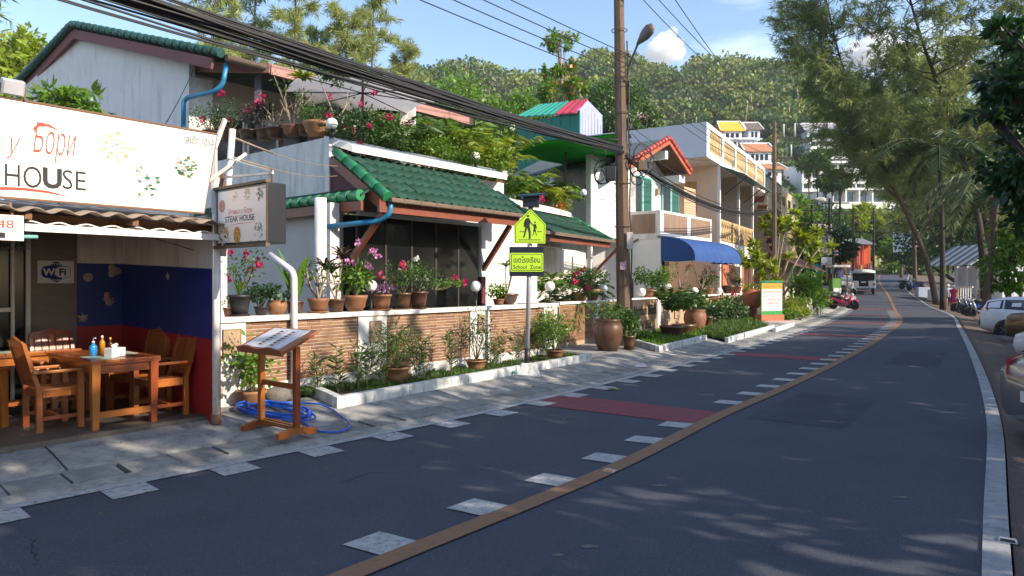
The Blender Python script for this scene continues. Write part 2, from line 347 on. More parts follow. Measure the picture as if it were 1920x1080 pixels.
# ------------------------------------------------ road lines (measured on the ground)
L=Cv([(-19.9,-12.4),(-9.2,-.44),(-3.9,5.53),(0,9.88),(7.71,20.6),(15.4,32.9),(21.4,43.4),(28.4,56.5),(37.7,76),(57,112),(66,128),(84,157),(122,207)])
C=Cv([(-11.2,-8.2),(-6.1,-2.0),(-.99,4.18),(.92,6.49),(2.78,9.14),(4.41,11.29),(7.43,15.46),(11.56,21.5),(17.7,31.1),(22.7,40.4),(26,46.5),(33,60),(41,76),(51.6,96),(60.5,111.5),(70,126),(90,158),(128,205)])
R=Cv([(-7,-10.1),(-1.2,-1.8),(3.38,4.78),(6.3,8.95),(10.33,15.2),(17,25.9),(23.8,37.1),(30,49.5),(39,67.5),(54,93),(68.5,117.5),(75,128),(95,158),(134,204)])
# base terrain
mb=MB();ys=list(range(-60,421,4));xs=[-300,-120,-60,-30,0,30,60,120,200,320,500]
vs=[Vector((x,y,gz(y)-.42))for y in ys for x in xs];nx=len(xs)
mb.add(vs,[(i*nx+j,i*nx+j+1,(i+1)*nx+j+1,(i+1)*nx+j)for i in range(len(ys)-1)for j in range(nx-1)],True)
mb.build('ground',ground_m,kind='structure')
mb=MB().add([(-400,-110,-1.2),(600,-110,-1.2),(600,690,-1.2),(-400,690,-1.2)],[(0,1,2,3)]);mb.build('far_ground',ground_m,kind='structure')
# road: one sheet between the left and the right line
mb=MB();n=520;vs=[];fs=[]
for i in range(n+1):
 u=i/n;a=L.at(L.l[-1]*u,-.02);b=R.at(min(R.l[-1],R.l_at_y(0)+(R.l[-1]-R.l_at_y(0))*0+0)if False else 0,0)if False else None
 # match by road direction: nearest point on R to the perpendicular of L
 l=L.l[-1]*u;q=L.at(l);d=L.at(l+.3)-L.at(l-.3);d=Vector((d.x,d.y)).normalized()
 k=int(np.argmin(np.abs((R.a[:,0]-q.x)*d.x+(R.a[:,1]-q.y)*d.y)));b=Vector((R.a[k,0],R.a[k,1],gz(R.a[k,1])))
 for j in range(7):
  p=a.lerp(b,j/6);p.z=gz(p.y);vs.append(p)
mb.add(vs,[(i*7+j,i*7+j+1,(i+1)*7+j+1,(i+1)*7+j)for i in range(n)for j in range(6)],True)
road=mb.build('road',asphalt,kind='structure')
mb=MB();lc=C.l_at_y(0)-12
C.strip(mb,0.5,C.l[-1],[(-.09,.012),(.09,.012)],.5);mb.build('centre_line',line_orange,road)
mb=MB();L.strip(mb,3,L.l[-1],[(-.06,.010),(.07,.010)],.5);mb.build('edge_line',line_white,road)
mb=MB();R.strip(mb,2,R.l[-1],[(-.07,.014),(.085,.014)],.5);mb.build('edge_line',edge_strip,road)
def quad_at(cv,l,l1,o0,o1,dz,skew=0):
 return[cv.at(l,o0,dz),cv.at(l+skew,o1,dz),cv.at(l1+skew,o1,dz),cv.at(l1,o0,dz)]
l0=C.l_at_y(4.50)
for k in range(-4,46):
 l=l0+k*.98
 if any(abs(l-C.l_at_y(yb))<.62 for yb in(8.95,))or l<1:continue
 mb=MB().add(quad_at(C,l-.16,l+.16,-.43,-.095,.009,skew=.05),[(0,1,2,3)]);mb.build('painted_block',line_white,road)
l0=L.l_at_y(5.33)
for k in range(-5,52):
 l=l0+k*.93
 mb=MB().add(quad_at(L,l-.18,l+.18,.075,.40 if k<12 else .32,.008),[(0,1,2,3)]);mb.build('painted_block',line_white,road)
for yb,wd in((8.95,.95),(15.6,.8),(22.1,.8),(28.7,.8),(36,.8),(43.5,.8),(64,.8),(96,1.4)):
 l=C.l_at_y(yb);q=C.at(l);d=C.at(l+.3)-C.at(l-.3);d=Vector((d.x,d.y)).normalized();vs=[]
 for i in range(9):
  u=i/8
  for e in(-wd/2,wd/2):
   a=C.at(l+e,-.1,.006);k=int(np.argmin(np.abs((L.a[:,0]-a.x)*d.x+(L.a[:,1]-a.y)*d.y)));b=Vector((L.a[k,0],L.a[k,1],gz(L.a[k,1])+.006))
   p=a.lerp(b+(a-b).normalized()*.05*(1 if yb>9 else 1),u);p.z=gz(p.y)+.006;vs.append(p)
 MB().add(vs,[(2*i,2*i+1,2*i+3,2*i+2)for i in range(8)]).build('red_band',red_paint,road)
for k,(px,py,r)in enumerate(((1105,1024,.045),(1236,910,.05),(1045,1040,.03),(1690,932,.04))):
 c=G(px,py,.004);MB().add([c+Vector((math.cos(a)*r*(.8+.4*random.random())*1.5,math.sin(a)*r*(.5+.4*random.random()),0))for a in[i*.698 for i in range(9)]],[tuple(range(9))]).build('worn_patch',patch_m,road)
# road studs
for px,py,lab,c in((1143,883,'orange faced reflective stud on the brown centre line',(.85,.25,.04)),(1889,1014,'dark reflective stud on the pale right edge strip near the photo corner',(.12,.11,.11))):
 q=G(px,py,.014);t=thing('road_stud',lab,'road stud',q);M=Matrix.Translation(q)@Matrix.Rotation(R_(-35),4,'Z')
 body=MB();body.add([M@Vector(v)for v in((-.055,-.045,0),(.055,-.045,0),(.055,.045,0),(-.055,.045,0),(-.045,-.02,.018),(.045,-.02,.018),(.045,.02,.018),(-.045,.02,.018))],[(0,3,2,1),(4,5,6,7),(0,1,5,4),(1,2,6,5),(2,3,7,6),(3,0,4,7)]).build('housing',mat('stud_housing',(.45,.45,.46),rough=.5)if 'stud_housing' not in MATS else MATS['stud_housing'],t)
 f=mat('stud_reflector',c,rough=.3)if c[0]>.5 else black_metal
 MB().add([M@Vector(v)for v in((-.045,-.041,.004),(.045,-.041,.004),(.038,-.022,.0175),(-.038,-.022,.0175))],[(0,1,2,3)]).build('reflector',f,t)

# ------------------------------------------------ left pavement
PZ=.2
prof=[(-.05,.0),(-.26,.03),(-.68,.045),(-1.7,.17),(-3.0,.195),(-6,.2),(-14,.2)]
mb=MB();L.strip(mb,0,L.l[-1],[(-.05,-.1),(-.05,.004),(-.27,.03)],.6);kerbstrip=mb.build('drain_edge',concrete,kind='structure')
mb=MB();L.strip(mb,0,L.l[-1],[(-.68,-.06),(-.68,.05),(-1.2,.125),(-1.75,.18),(-4,.197),(-7,.2),(-16,.2)],.6);pave=mb.build('pavement',concrete,kind='structure')
mb=MB();L.strip(mb,0,L.l[-1],[(-.25,-.03),(-.70,-.03)],1.0);mb.build('drain_channel',gap_m,pave)
la=L.l_at_y(1.0);SL=.46;k=0
while la<L.l_at_y(50):
 a=la+random.uniform(-.01,.01);e=SL-random.choice((.012,.018,.03,.05))
 dz=random.uniform(-.004,.008);sk=random.uniform(-.02,.02)
 p=[L.at(a,-.28,.0),L.at(a,-.675,.0),L.at(a+e,-.675+.01*random.random(),.0),L.at(a+e+sk,-.28,.0)]
 vs=[q+Vector((0,0,-.02))for q in p]+[q+Vector((0,0,(.034 if i in(0,3)else .046)+dz))for i,q in enumerate(p)]
 MB().add(vs,[(4,5,6,7)[::-1],(0,1,5,4)[::-1],(1,2,6,5)[::-1],(2,3,7,6)[::-1],(3,0,4,7)[::-1]]).build('drain_slab',concrete_d,pave);la+=SL
mb=MB();L.strip(mb,L.l_at_y(50),L.l_at_y(120),[(-.28,.034),(-.675,.046)],1.0);mb.build('drain_slab',concrete_d,pave)['kind']='stuff'
la=L.l_at_y(2.0)
while la<L.l_at_y(60):
 mb=MB();L.strip(mb,la,la+.014,[(-.69,.0545),(-1.2,.1295),(-1.75,.1845),(-2.6,.192)],.02);mb.build('joint',gap_m,pave);la+=2.4+.3*random.random()
mb=MB();L.strip(mb,2,L.l_at_y(60),[(-1.72,.1835),(-1.735,.1845)],.5);mb.build('joint',gap_m,pave)
# right side parking strip with thin pavers
paver_m=mat('grey_brown_pavers',(.17,.145,.13),(.10,.088,.082),4,.9,.4,60,island=.25,grime=(.06,.05,.045))
dirt=mat('reddish_dirt',(.14,.09,.07),(.085,.065,.055),5,.95,.5,40)
mb=MB();R.strip(mb,0,R.l_at_y(120),[(.10,-.2),(.10,.010),(.26,-.02),(.9,-.10),(1.6,-.17),(4,-.24),(16,-.26)],.8);rp=mb.build('parking_strip',dirt,kind='structure')
mb=MB();la=4.0
while la<R.l_at_y(38):  # pavers laid in rows; hundreds, none of them ten pixels high
 for j in range(5):
  o=.95+j*.62+(int(la/.32)%2)*.16;z0=np.interp(o,[.9,1.6,4],[-.10,-.17,-.24]);z1=np.interp(o+.6,[.9,1.6,4],[-.10,-.17,-.24])
  q=[R.at(la,o,z0+.012),R.at(la,o+.6,z1+.012),R.at(la+.30,o+.6,z1+.012),R.at(la+.30,o,z0+.012)];mb.add(q,[(0,1,2,3)])
 la+=.32
mb.build('paving_bricks',paver_m,rp)['kind']='stuff'

crack_m=mat('crack_dark',(.02,.022,.03),(.03,.033,.042),20,.95)  # thin dark lines for the cracks worn into the asphalt
for pts in([(60,1010),(66,1040),(70,1062)],[(1500,760),(1600,772),(1690,770),(1785,790)],[(640,905),(700,885),(742,888),(800,868)]):
 mb=MB();pts2=[]
 for i in range(len(pts)-1):
  for k in range(6):u=k/6;q=G(pts[i][0]+(pts[i+1][0]-pts[i][0])*u,pts[i][1]+(pts[i+1][1]-pts[i][1])*u,.0035);pts2.append(q+Vector((random.uniform(-.02,.02),random.uniform(-.02,.02),0)))
 vs=[];fs=[]
 for i,q in enumerate(pts2):
  d=(pts2[min(i+1,len(pts2)-1)]-pts2[max(i-1,0)]).normalized();n_=Vector((-d.y,d.x,0))*random.uniform(.0025,.006);vs+=[q-n_,q+n_]
 fs=[(2*i,2*i+1,2*i+3,2*i+2)for i in range(len(pts2)-1)];mb.add(vs,fs).build('crack',crack_m,road)

patch2=mat('asphalt_patch',(.066,.074,.100),(.042,.048,.068),.9,.85,.5,140,spec=.25)
for lv,o0,o1,ln_ in((9.2,.35,1.5,2.6),(15.4,.9,1.9,3.4)):
 l=C.l_at_y(lv);mb=MB();n=10;vs=[]
 for i in range(n+1):
  for o_ in(o0,o1):vs.append(C.at(l+ln_*i/n,o_+random.uniform(-.03,.03),.003))
 mb.add(vs,[(2*i,2*i+1,2*i+3,2*i+2)for i in range(n)]).build('repair_patch',patch2,road)
# ------------------------------------------------ steak house shed on the left
def lz(x,y):
 """height of the pavement beside the left road line"""
 k=int(np.argmin((L.a[:,0]-x)**2+(L.a[:,1]-y)**2));o=math.hypot(L.a[k,0]-x,L.a[k,1]-y)
 return gz(y)+float(np.interp(o,[0,.05,.27,.68,1.2,1.75,4,7],[0,.004,.03,.05,.125,.18,.197,.2]))
def t_at(fr,s,px,lo=-30,hi=8):
 f=lambda t:(fr.p(s,t,0).x/fr.p(s,t,0).y)*F+HX-px
 a,b=lo,hi
 for _ in range(60):
  m=(a+b)/2
  if f(a)*f(m)<=0:b=m
  else:a=m
 return(a+b)/2
_a=G(405,785,PZ)
S=Fr((_a.x,_a.y),(.63,.776))
tc_=t_at(S,0,228,-8,0)  # back corner of the blue and red wall
BT=tc_
shed=thing('steak_house','open fronted steak house shed with blue and red painted side wall at the left','restaurant',S.p(0,0,PZ))
def wall_band(t0,t1,zs0,zs1,name,m,s=0.0,th=.09):
 mb=MB();p=[S.p(s,t0,zs0[0]),S.p(s+th,t0,zs0[0]),S.p(s+th,t1,zs1[0]),S.p(s,t1,zs1[0]),S.p(s,t0,zs0[1]),S.p(s+th,t0,zs0[1]),S.p(s+th,t1,zs1[1]),S.p(s,t1,zs1[1])]
 mb.hexa(p);return fix_normals(mb.build(name,m,shed))
wall_band(-.06,BT,(PZ-.1,1.115),(PZ-.1,1.19),'red_wall_band',red_wall)
wall_band(-.06,BT,(1.115,1.95),(1.19,2.05),'blue_wall_band',blue_paint)
wall_band(-.06,BT,(1.95,2.46),(2.05,2.75),'upper_wall',white_wall)
s145=S.s_at(145,BT);s57=S.s_at(57,BT);s0_=-6.2
def bw(a0,a1,z0,z1,name,m,th=.1,t=BT,par=shed):mb=MB();S.box(mb,a0,a1,t-th,t,z0,z1);return mb.build(name,m,par)
bw(s145,0,PZ-.1,1.19,'red_wall_band',red_wall);bw(s145,0,1.19,2.05,'blue_wall_band',blue_paint);bw(s145,0,2.05,2.8,'upper_wall',white_wall)
bk=bw(s57,s145-.002,PZ-.1,2.8,'board_wall',grey_board,.1,BT-.02)
nb=17
for i in range(nb):
 z0=PZ+i*2.5/nb;mb=MB();S.box(mb,s57,s145-.004,BT-.02,BT-.004+random.uniform(-.002,.002),z0+.003,z0+2.5/nb-.004);mb.build('board',grey_board,bk)
# glazed door with white frame
gd=bw(s0_,s57-.04,PZ,2.8,'glass_door',glass_d,.02,BT-.05)
for a0,a1,z0,z1 in((S.s_at(49,BT),S.s_at(57,BT),PZ,2.8),(S.s_at(21,BT),S.s_at(27,BT),PZ,2.8),(S.s_at(21,BT)-.9,S.s_at(21,BT)-.84,PZ,2.8)):
 mb=MB();S.box(mb,a0,a1,BT-.04,BT+.01,z0,z1);mb.build('door_frame',white_paint,gd)
mb=MB();S.box(mb,s0_,S.s_at(21,BT)-.003,BT-.04,BT+.005,1.42,1.47);mb.build('door_frame',white_paint,gd)
mb=MB();S.box(mb,s0_-.1,s0_,BT,-.06,PZ,2.6);mb.build('far_side_wall',white_wall,shed)
mb=MB();S.box(mb,s0_,-.0,BT,-.22,PZ-.05,PZ+.008);mb.build('floor',mat('shed_floor',(.13,.105,.085),(.075,.06,.05),3,.55,.3,40,grime=(.03,.026,.022)),shed)
text('seating shelves\nhelp drinks',.075,facing(S.p(S.s_at(2,BT),BT+.012,2.28),S.d.to_3d()),mat('faded_print',(.25,.25,.26)),shed,.001)
# post and roof
mb=MB();mb.tube([S.p(0,0,PZ-.05),S.p(0,0,3.05)],.043,12);mb.build('front_post',white_paint,shed)
mb=MB();mb.tube([S.p(0,0,PZ-.06),S.p(0,0,PZ+.05)],.06,10);mb.build('post_foot',rusty,shed)
def corrugated(fr,a0,a1,t0,t1,z0,z1,amp,wl,name,m,par,th=.012):
 n=int((a1-a0)/wl*8);vs=[];fs=[]
 for i in range(n+1):
  a=a0+(a1-a0)*i/n;h=amp*math.sin(2*math.pi*a/wl)
  vs+=[fr.p(a,t0,z0+h),fr.p(a,t1,z1+h),fr.p(a,t1,z1+h-th),fr.p(a,t0,z0+h-th)]
 for i in range(n):
  for j in range(4):fs.append((i*4+j,i*4+(j+1)%4,i*4+4+(j+1)%4,i*4+4+j))
 return fix_normals(MB().add(vs,fs,True).build(name,m,par))
for k in range(9):  # roof sheets lapped side by side
 a1=.10-k*.72;corrugated(S,a1-.74,a1,BT-.3,.24,2.84+.004*(k%2),2.475+.004*(k%2),.022,.24,'roof_sheet',grey_sheet,shed)
corrugated(S,S.s_at(46,.06),-.03,-.10,.10,2.375,2.365,.014,.24,'eave_sheet',white_wall2,shed)
mb=MB();S.box(mb,S.s_at(46,.12),-.03,.105,.125,2.275,2.345);mb.build('eave_channel',white_wall2,shed)
mb=MB();S.box(mb,s0_,-.0,-.16,-.10,2.39,2.46);mb.build('roof_beam',rusty,shed)
for a in(-.95,-1.9,-2.9):mb=MB();S.box(mb,a-.03,a+.03,-.11,.16,2.385,2.44);mb.build('bracket',rusty,shed)
mb=MB();mb.tube([S.p(-.004,BT+.1,PZ+1.95),S.p(-.004,BT+.1,2.62)],.02,8);mb.build('conduit',white_paint,shed)
mb=MB();mb.tube([S.p(-.02,-.5,2.18),S.p(-.6,-1.0,2.42)],.006,6);mb.build('wire',rusty,shed)
_sh=[(205,566,.13,'spiny'),(156,597,.12,'spiny'),(165,520,.075,'round'),(213,508,.12,'fan'),(200,555,.07,'cone')]
def shell(px,py,r,kind,side=False):
 r*=.82
 if side:s=-.004;t=t_at(S,s,px,-4,0);c=S.p(s,t,0);nrm=-S.d;tt=t
 else:a=S.s_at(px,BT);c=S.p(a,BT+.006,0);nrm=S.n
 c.z=H-(py-HY)/F*c.y;x=Vector((S.d.x,S.d.y,0))if not side else Vector((S.n.x,S.n.y,0));z=Vector((0,0,1));nr=Vector((nrm.x,nrm.y,0));n=26;ring=[]
 for i in range(n):
  a=2*math.pi*i/n;k=1
  if kind=='spiny':k=.42+.58*max(0,math.cos(a*7+.6))**3 if i%2 else .45+.3*random.random()
  elif kind=='fan':k=.8+.2*math.cos(a*3)+.05*(i%2)
  elif kind=='cone':k=.5+.5*abs(math.sin(a))
  ring.append(c+x*math.cos(a)*r*k+z*math.sin(a)*r*k)
 vs=ring+[c+nr*.03];return MB().add(vs,[(i,(i+1)%n,n)for i in range(n)],kind=='round')
for px,py,r,kd in _sh:fix_normals(shell(px,py,r,kd).build('sea_shell',shell_m if kd!='cone' else mat('red_shell',(.55,.25,.18)),shed))
fix_normals(shell(315,519,.085,'spiny',True).build('sea_shell',shell_m,shed))
# wifi board
a0,a1=S.s_at(70,BT),S.s_at(138,BT);zt=S.z_at((a0+a1)/2,BT,489);zb=S.z_at((a0+a1)/2,BT,531)
wf=thing('wifi_sign','white free WiFi board with dark blue badge on the grey board wall','sign',S.p((a0+a1)/2,BT+.02,zb))
mb=MB();S.box(mb,a0,a1,BT+.002,BT+.014,zb,zt);mb.build('board',mat('wifi_white',(.70,.70,.72)),wf)
wblue=mat('wifi_blue',(.02,.03,.18));cx=(a0+a1)/2;cz=(zt+zb)/2;ww=a1-a0;hh=zt-zb;dd=S.d.to_3d()
def oval(mb,u,v,ru,rv,tt,p=2.0):
 n=28;mb.add([S.p(cx+u+ru*math.copysign(abs(math.cos(2*math.pi*k/n))**(2/p),math.cos(2*math.pi*k/n)),tt,cz+v+rv*math.copysign(abs(math.sin(2*math.pi*k/n))**(2/p),math.sin(2*math.pi*k/n)))for k in range(n)],[tuple(range(n))])
mb=MB();oval(mb,0,0,ww*.21,hh*.46,BT+.016);oval(mb,0,0,ww*.41,hh*.29,BT+.0165,3.4);mb.build('badge',wblue,wf)
mb=MB();oval(mb,ww*.19,0,ww*.205,hh*.25,BT+.018,3);mb.build('badge_inset',MATS['wifi_white'],wf)
text('Wi',hh*.42,facing(S.p(cx-ww*.36,BT+.019,cz-hh*.14),dd),MATS['wifi_white'],wf,.001,bold=.004)
text('Fi',hh*.42,facing(S.p(cx+ww*.07,BT+.02,cz-hh*.14),dd),wblue,wf,.001,bold=.004)
text('Free',hh*.2,facing(S.p(cx,BT+.019,cz+hh*.3),dd),MATS['wifi_white'],wf,.001,align='CENTER');text('spot',hh*.18,facing(S.p(cx,BT+.019,cz-hh*.41),dd),MATS['wifi_white'],wf,.001,align='CENTER')
# big sign board
bs=thing('shop_sign','large white steak house sign board with red script above the shed roof','sign',S.p(-1.5,.1,2.58))
p=[S.p(-6.1,.08,2.585),S.p(S.s_at(380,.08),.08,2.585),S.p(S.s_at(404,.08),.08,3.49),S.p(-6.1,.08,3.49)]
MB().prism(p,S.n.to_3d()*.03).build('panel',board_white,bs)
mb=MB();mb.bar(S.p(-6.1,.095,2.575),S.p(S.s_at(380,.08),.095,2.575),.05,.02);mb.bar(S.p(-6.1,.095,3.498),S.p(S.s_at(404,.08),.095,3.498),.05,.018);mb.bar(p[1]+S.n.to_3d()*.015,p[2]+S.n.to_3d()*.015,.03,.02);mb.build('frame',rusty,bs)
mb=MB();mb.bar(S.p(-.02,.0,2.6),S.p(-.02,0,3.42),.05,.05);mb.bar(S.p(-.03,.03,3.36),S.p(.12,-.02,3.72),.03,.05);mb.build('support',white_paint,bs)
def sat(px):return S.s_at(px,.11)
def zat(px,py):return S.z_at(S.s_at(px,.11),.11,py)
def st(body,px0,px1,py,m,shear=0,bold=0.0,name='lettering',tt=.113):
 """lettering that runs from one picture column to the other along the board"""
 a0,a1=sat(px0),sat(px1);zz=zat(px0,py);o=text(body,.2,Matrix.Identity(4),m,bs,.001,shear,bold=bold,name=name)
 vs=np.array([v.co for v in o.data.vertices]);wd=vs[:,0].max()-vs[:,0].min();x0=vs[:,0].min()+org(bs).x*0
 return o,a0,a1,zz
def put_text(body,a0,a1,z0,h,m,par,fr,t,shear=0,bold=0,name='lettering'):
 c=bpy.data.curves.new(name,'FONT');c.body=body;c.size=1;c.shear=shear;c.resolution_u=3;c.offset=bold
 tt=bpy.data.objects.new(name,c);COL.objects.link(tt);dg=bpy.context.evaluated_depsgraph_get();me=bpy.data.meshes.new_from_object(tt.evaluated_get(dg));bpy.data.objects.remove(tt)
 v=np.array([q.co for q in me.vertices]);x0,x1,y0,y1=v[:,0].min(),v[:,0].max(),v[:,1].min(),v[:,1].max();o0=org(par)
 for q in me.vertices:
  u=(q.co.x-x0)/(x1-x0);g=(q.co.y-y0)/(y1-y0);w_=fr.p(a0+(a1-a0)*u,t,z0+h*g)-o0;q.co=w_
 me.materials.clear();return link_mesh(name,me,m,par)
def sign_text(body,px0,px1,yt,yb,m,**k):
 a0,a1=sat(px0),sat(px1);am=(a0+a1)/2;z1=S.z_at(am,.11,yt);z0=S.z_at(am,.11,yb);return put_text(body,a0,a1,z0,z1-z0,m,bs,S,.113,**k)
sign_text('HO',9,78,310,351,ink,bold=-.005);sign_text('U',80,116,315,354,ink,bold=.035);sign_text('SE',117,161,320,356,ink,bold=-.005)
a_st=sat(9)-.05;put_text('STEAK',a_st-1.0,a_st,2.86,.19,ink,bs,S,.113)
sign_text('у',12,38,259,298,ink_red,shear=.35,bold=-.01);sign_text('Бори',62,143,234,306,ink_red,shear=.3,bold=-.012)
put_text('Рюмка',a_st-1.25,a_st-.1,3.08,.26,ink_red,bs,S,.113,shear=.3)
mb=MB();
pl=[(0,350),(45,352),(90,358),(134,370),(90,362),(45,357),(0,356)];mb.add([S.p(sat(x),.114,S.z_at(sat(x),.11,y))for x,y in pl],[tuple(range(7))]);mb.build('underline',ink_red,bs)
mb=MB();pl=[(66,249),(62,240),(72,232),(92,233),(112,246),(90,237),(74,237),(67,242)];mb.add([S.p(sat(x),.1145,S.z_at(sat(x),.11,y))for x,y in pl],[tuple(range(8))]);mb.build('script_flourish',ink_red,bs)
sign_text('สเต็ก เฮ้าส์',348,401,256,272,ink)
def food(fr,t,cs,cz_,rad,cols,par,n=34,squash=1.0,seed=1,name='food_picture',petals=False):
 rr=random.Random(seed)
 for m,k in cols:
  mb=MB()
  for i in range(int(n*k)):
   a=rr.random()*6.283;q=rad*math.sqrt(rr.random());u=q*math.cos(a);v=q*math.sin(a)*squash
   if petals:a=int(rr.random()*9)/9*6.28;q=rad*(.35+.6*rr.random());u=q*math.cos(a);v=q*math.sin(a)*squash
   s_=rad*(.06+.12*rr.random());c=[(math.cos(j*1.047+a)*s_*(.5+rr.random()),math.sin(j*1.047+a)*s_*(.4+rr.random()*.6))for j in range(6)]
   mb.add([fr.p(cs+u+x,t,cz_+v+y)for x,y in c],[tuple(range(6))])
  t+=.0007;mb.build(name,m,par)['kind']='stuff'
cream_p=mat('cream_print',(.86,.70,.45),(.80,.60,.35),30)
def fz(px,py):return sat(px),S.z_at(sat(px),.11,py)
a,z=fz(216,275);food(S,.113,a,z,.17,((cream_p,2.2),(ink_yellow,.6)),bs,seed=2,petals=True);food(S,.116,a,z,.04,((ink_green,.5),),bs,seed=3)
a,z=fz(270,342);food(S,.113,a,z,.15,((ink_grey,.5),(ink_green,.35),(cream_p,.4)),bs,seed=4,squash=1.1)
a,z=fz(238,362);food(S,.113,a,z,.04,((ink_green,.2),),bs,seed=5)
a,z=fz(350,313);food(S,.113,a,z,.13,((ink_grey,.5),(ink_brown,.7),(ink_green,1.0)),bs,seed=6,squash=.9)
# phone number sign under the roof
ns=thing('phone_sign','small white board with red telephone number hung under the shed roof','sign',S.p(S.s_at(20,.2),.2,2.2))
a1=S.s_at(43,.2);z1=S.z_at(a1,.2,405);z0=S.z_at(a1,.2,452);mb=MB();S.box(mb,a1-1.1,a1,.2,.225,z0,z1);mb.build('board',board_white,ns)
put_text('0819791348',a1-.72,S.s_at(24,.2),z0+.11,.075,ink_red,ns,S,.228);mb=MB();S.box(mb,a1-.7,S.s_at(8,.2),.2255,.2275,z0+.02,z0+.07);mb.build('printed_bar',ink,ns)
for a_ in(.6,.08):mb=MB();mb.bar(S.p(a1-a_,.19,z1),S.p(a1-a_,.12,z1+.12),.02,.02);mb.build('hanger',rusty,ns)
mb=MB();mb.tube([S.p(a1,.2,z0+.04),S.p(a1+.12,.18,z0+.045)],.018,8);mb.build('pipe_stub',mat('teal_pipe',(.2,.5,.45)),ns)
# flood light on top of the big sign
fl=thing('flood_light','small square flood light on the top left of the big sign','lamp',S.p(S.s_at(20,.1),.1,3.5));aq=S.s_at(20,.1)
M=Matrix.Translation(S.p(aq,.14,3.60))@Matrix.Rotation(S.ang,4,'Z')@Matrix.Rotation(R_(25),4,'X');mb=MB();mb.box(-.09,.09,-.05,.03,-.07,.07,M);mb.build('housing',mat('lamp_grey',(.45,.45,.47),rough=.4),fl,bevel=.01)
mb=MB();mb.box(-.075,.075,-.057,-.052,-.055,.055,M);mb.build('lens',mat('lamp_lens',(.6,.62,.65),rough=.1),fl);mb=MB();mb.bar(S.p(aq-.1,.12,3.5),S.p(aq-.1,.14,3.62),.015,.03);mb.bar(S.p(aq+.1,.12,3.5),S.p(aq+.1,.14,3.62),.015,.03);mb.build('bracket',rusty,fl)
# sign bracket frame and hanging light box
hb=thing('hanging_sign','square STEAK HOUSE light box with black side hanging out over the pavement','sign',S.p(.05,.1,2.15))
t1=1.13;t0=.07;
N3=S.n.to_3d();D3=S.d.to_3d()
p0=S.p(-.02,t0,0);zt_=2.86;zb_=2.21
mb=MB();S.box(mb,-.02,.2,t0,t1,zb_,zt_);mb.build('light_box',mat('box_black',(.018,.02,.028),rough=.35),hb,bevel=.008)
mb=MB();mb.add([S.p(-.023,t0+.02,zb_+.03),S.p(-.023,t1-.03,zb_+.03),S.p(-.023,t1-.03,zt_-.03),S.p(-.023,t0+.02,zt_-.03)],[(0,1,2,3)]);mb.build('front_panel',mat('lightbox_face',(.80,.72,.68),(.74,.68,.66),1.5,.4),hb)
mb=MB();mb.bar(S.p(-.02,t0-.05,zb_-.015),S.p(-.02,t1,zb_-.015),.05,.035);mb.bar(S.p(-.02,t0-.05,zt_+.012),S.p(-.02,t1,zt_+.012),.05,.03);mb.bar(S.p(-.022,t1-.012,zb_),S.p(-.022,t1-.012,zt_),.02,.012);mb.bar(S.p(-.022,t0+.01,zb_),S.p(-.022,t0+.01,zt_),.02,.012);mb.build('frame',gutter_m,hb)
K=Fr(S.p(-.024,t0,0).xy,(S.n.x,S.n.y))  # along the face of the box
bw_=t1-t0;bh=zt_-zb_
put_text('STEAK HOUSE',bw_*.18,bw_*.76,zb_+bh*.40,bh*.105,ink,hb,K,.002);put_text('Рюмка у Бори',bw_*.24,bw_*.72,zb_+bh*.5,bh*.13,ink_pink,hb,K,.0015,shear=.3,bold=-.01)
mb=MB();mb.add([K.p(bw_*u,.002,zb_+bh*v)for u,v in((.18,.345),(.5,.372),(.78,.362),(.5,.36))],[(0,1,2,3)]);mb.build('underline',ink_pink,hb)
def kd(u,v,r,m,nm='food_picture',t=.002,sq=1.1):
 n=20;MB().add([K.p(bw_*u+r*math.cos(6.283*i/n),t,zb_+bh*v+r*sq*math.sin(6.283*i/n))for i in range(n)],[tuple(range(n))]).build(nm,m,hb)
kd(.11,.70,.065,mat('soup_red',(.55,.18,.12),(.62,.35,.25),20));kd(.42,.17,.075,mat('curry',(.62,.32,.04),(.40,.12,.03),25),sq=1.25);food(K,.003,bw_*.42,zb_+bh*.17,.055,((cream_p,.4),(ink_green,.3)),hb,seed=8)
food(K,.002,bw_*.37,zb_+bh*.84,.06,((cream_p,.9),(ink_pink,.15)),hb,seed=9);food(K,.002,bw_*.62,zb_+bh*.85,.075,((ink_yellow,1),(cream_p,.8)),hb,seed=10,petals=True);food(K,.004,bw_*.62,zb_+bh*.86,.018,((ink_green,.4),),hb,seed=11)
food(K,.002,bw_*.86,zb_+bh*.8,.07,((ink_grey,.6),(ink_green,.5),(ink_brown,.4)),hb,seed=12);food(K,.002,bw_*.84,zb_+bh*.19,.085,((ink_grey,.7),(leafB,.5)),hb,seed=13,squash=1.4)
food(K,.002,bw_*.14,zb_+bh*.16,.13,((mat('orange_print',(.75,.38,.12),(.85,.6,.4),20),1.6),(ink_green,.4)),hb,seed=14,squash=.9);food(K,.002,bw_*.70,zb_+bh*.06,.03,((ink_yellow,.4),(ink_green,.2)),hb,seed=15)
put_text('สเต็ก เฮ้าส์',bw_*.82,bw_*.97,zb_+bh*.9,bh*.05,ink_grey,hb,K,.002)
br=thing('sign_bracket','rusty white steel post and arms that carry the hanging light box','bracket',S.p(.16,-.02,2.2))
mb=MB();mb.tube([S.p(.10,-.03,2.1),S.p(.22,-.03,3.62)],.04,8);mb.build('post',white_paint,br);
mb=MB();mb.bar(S.p(.06,.02,3.02),S.p(.04,t1,zt_+.1),.025,.025);mb.bar(S.p(.16,-.02,3.26),S.p(.04,t1,zt_+.12),.015,.015);mb.bar(S.p(-.1,.0,2.95),S.p(.24,.25,3.3),.03,.04);mb.build('arm',white_paint,br)
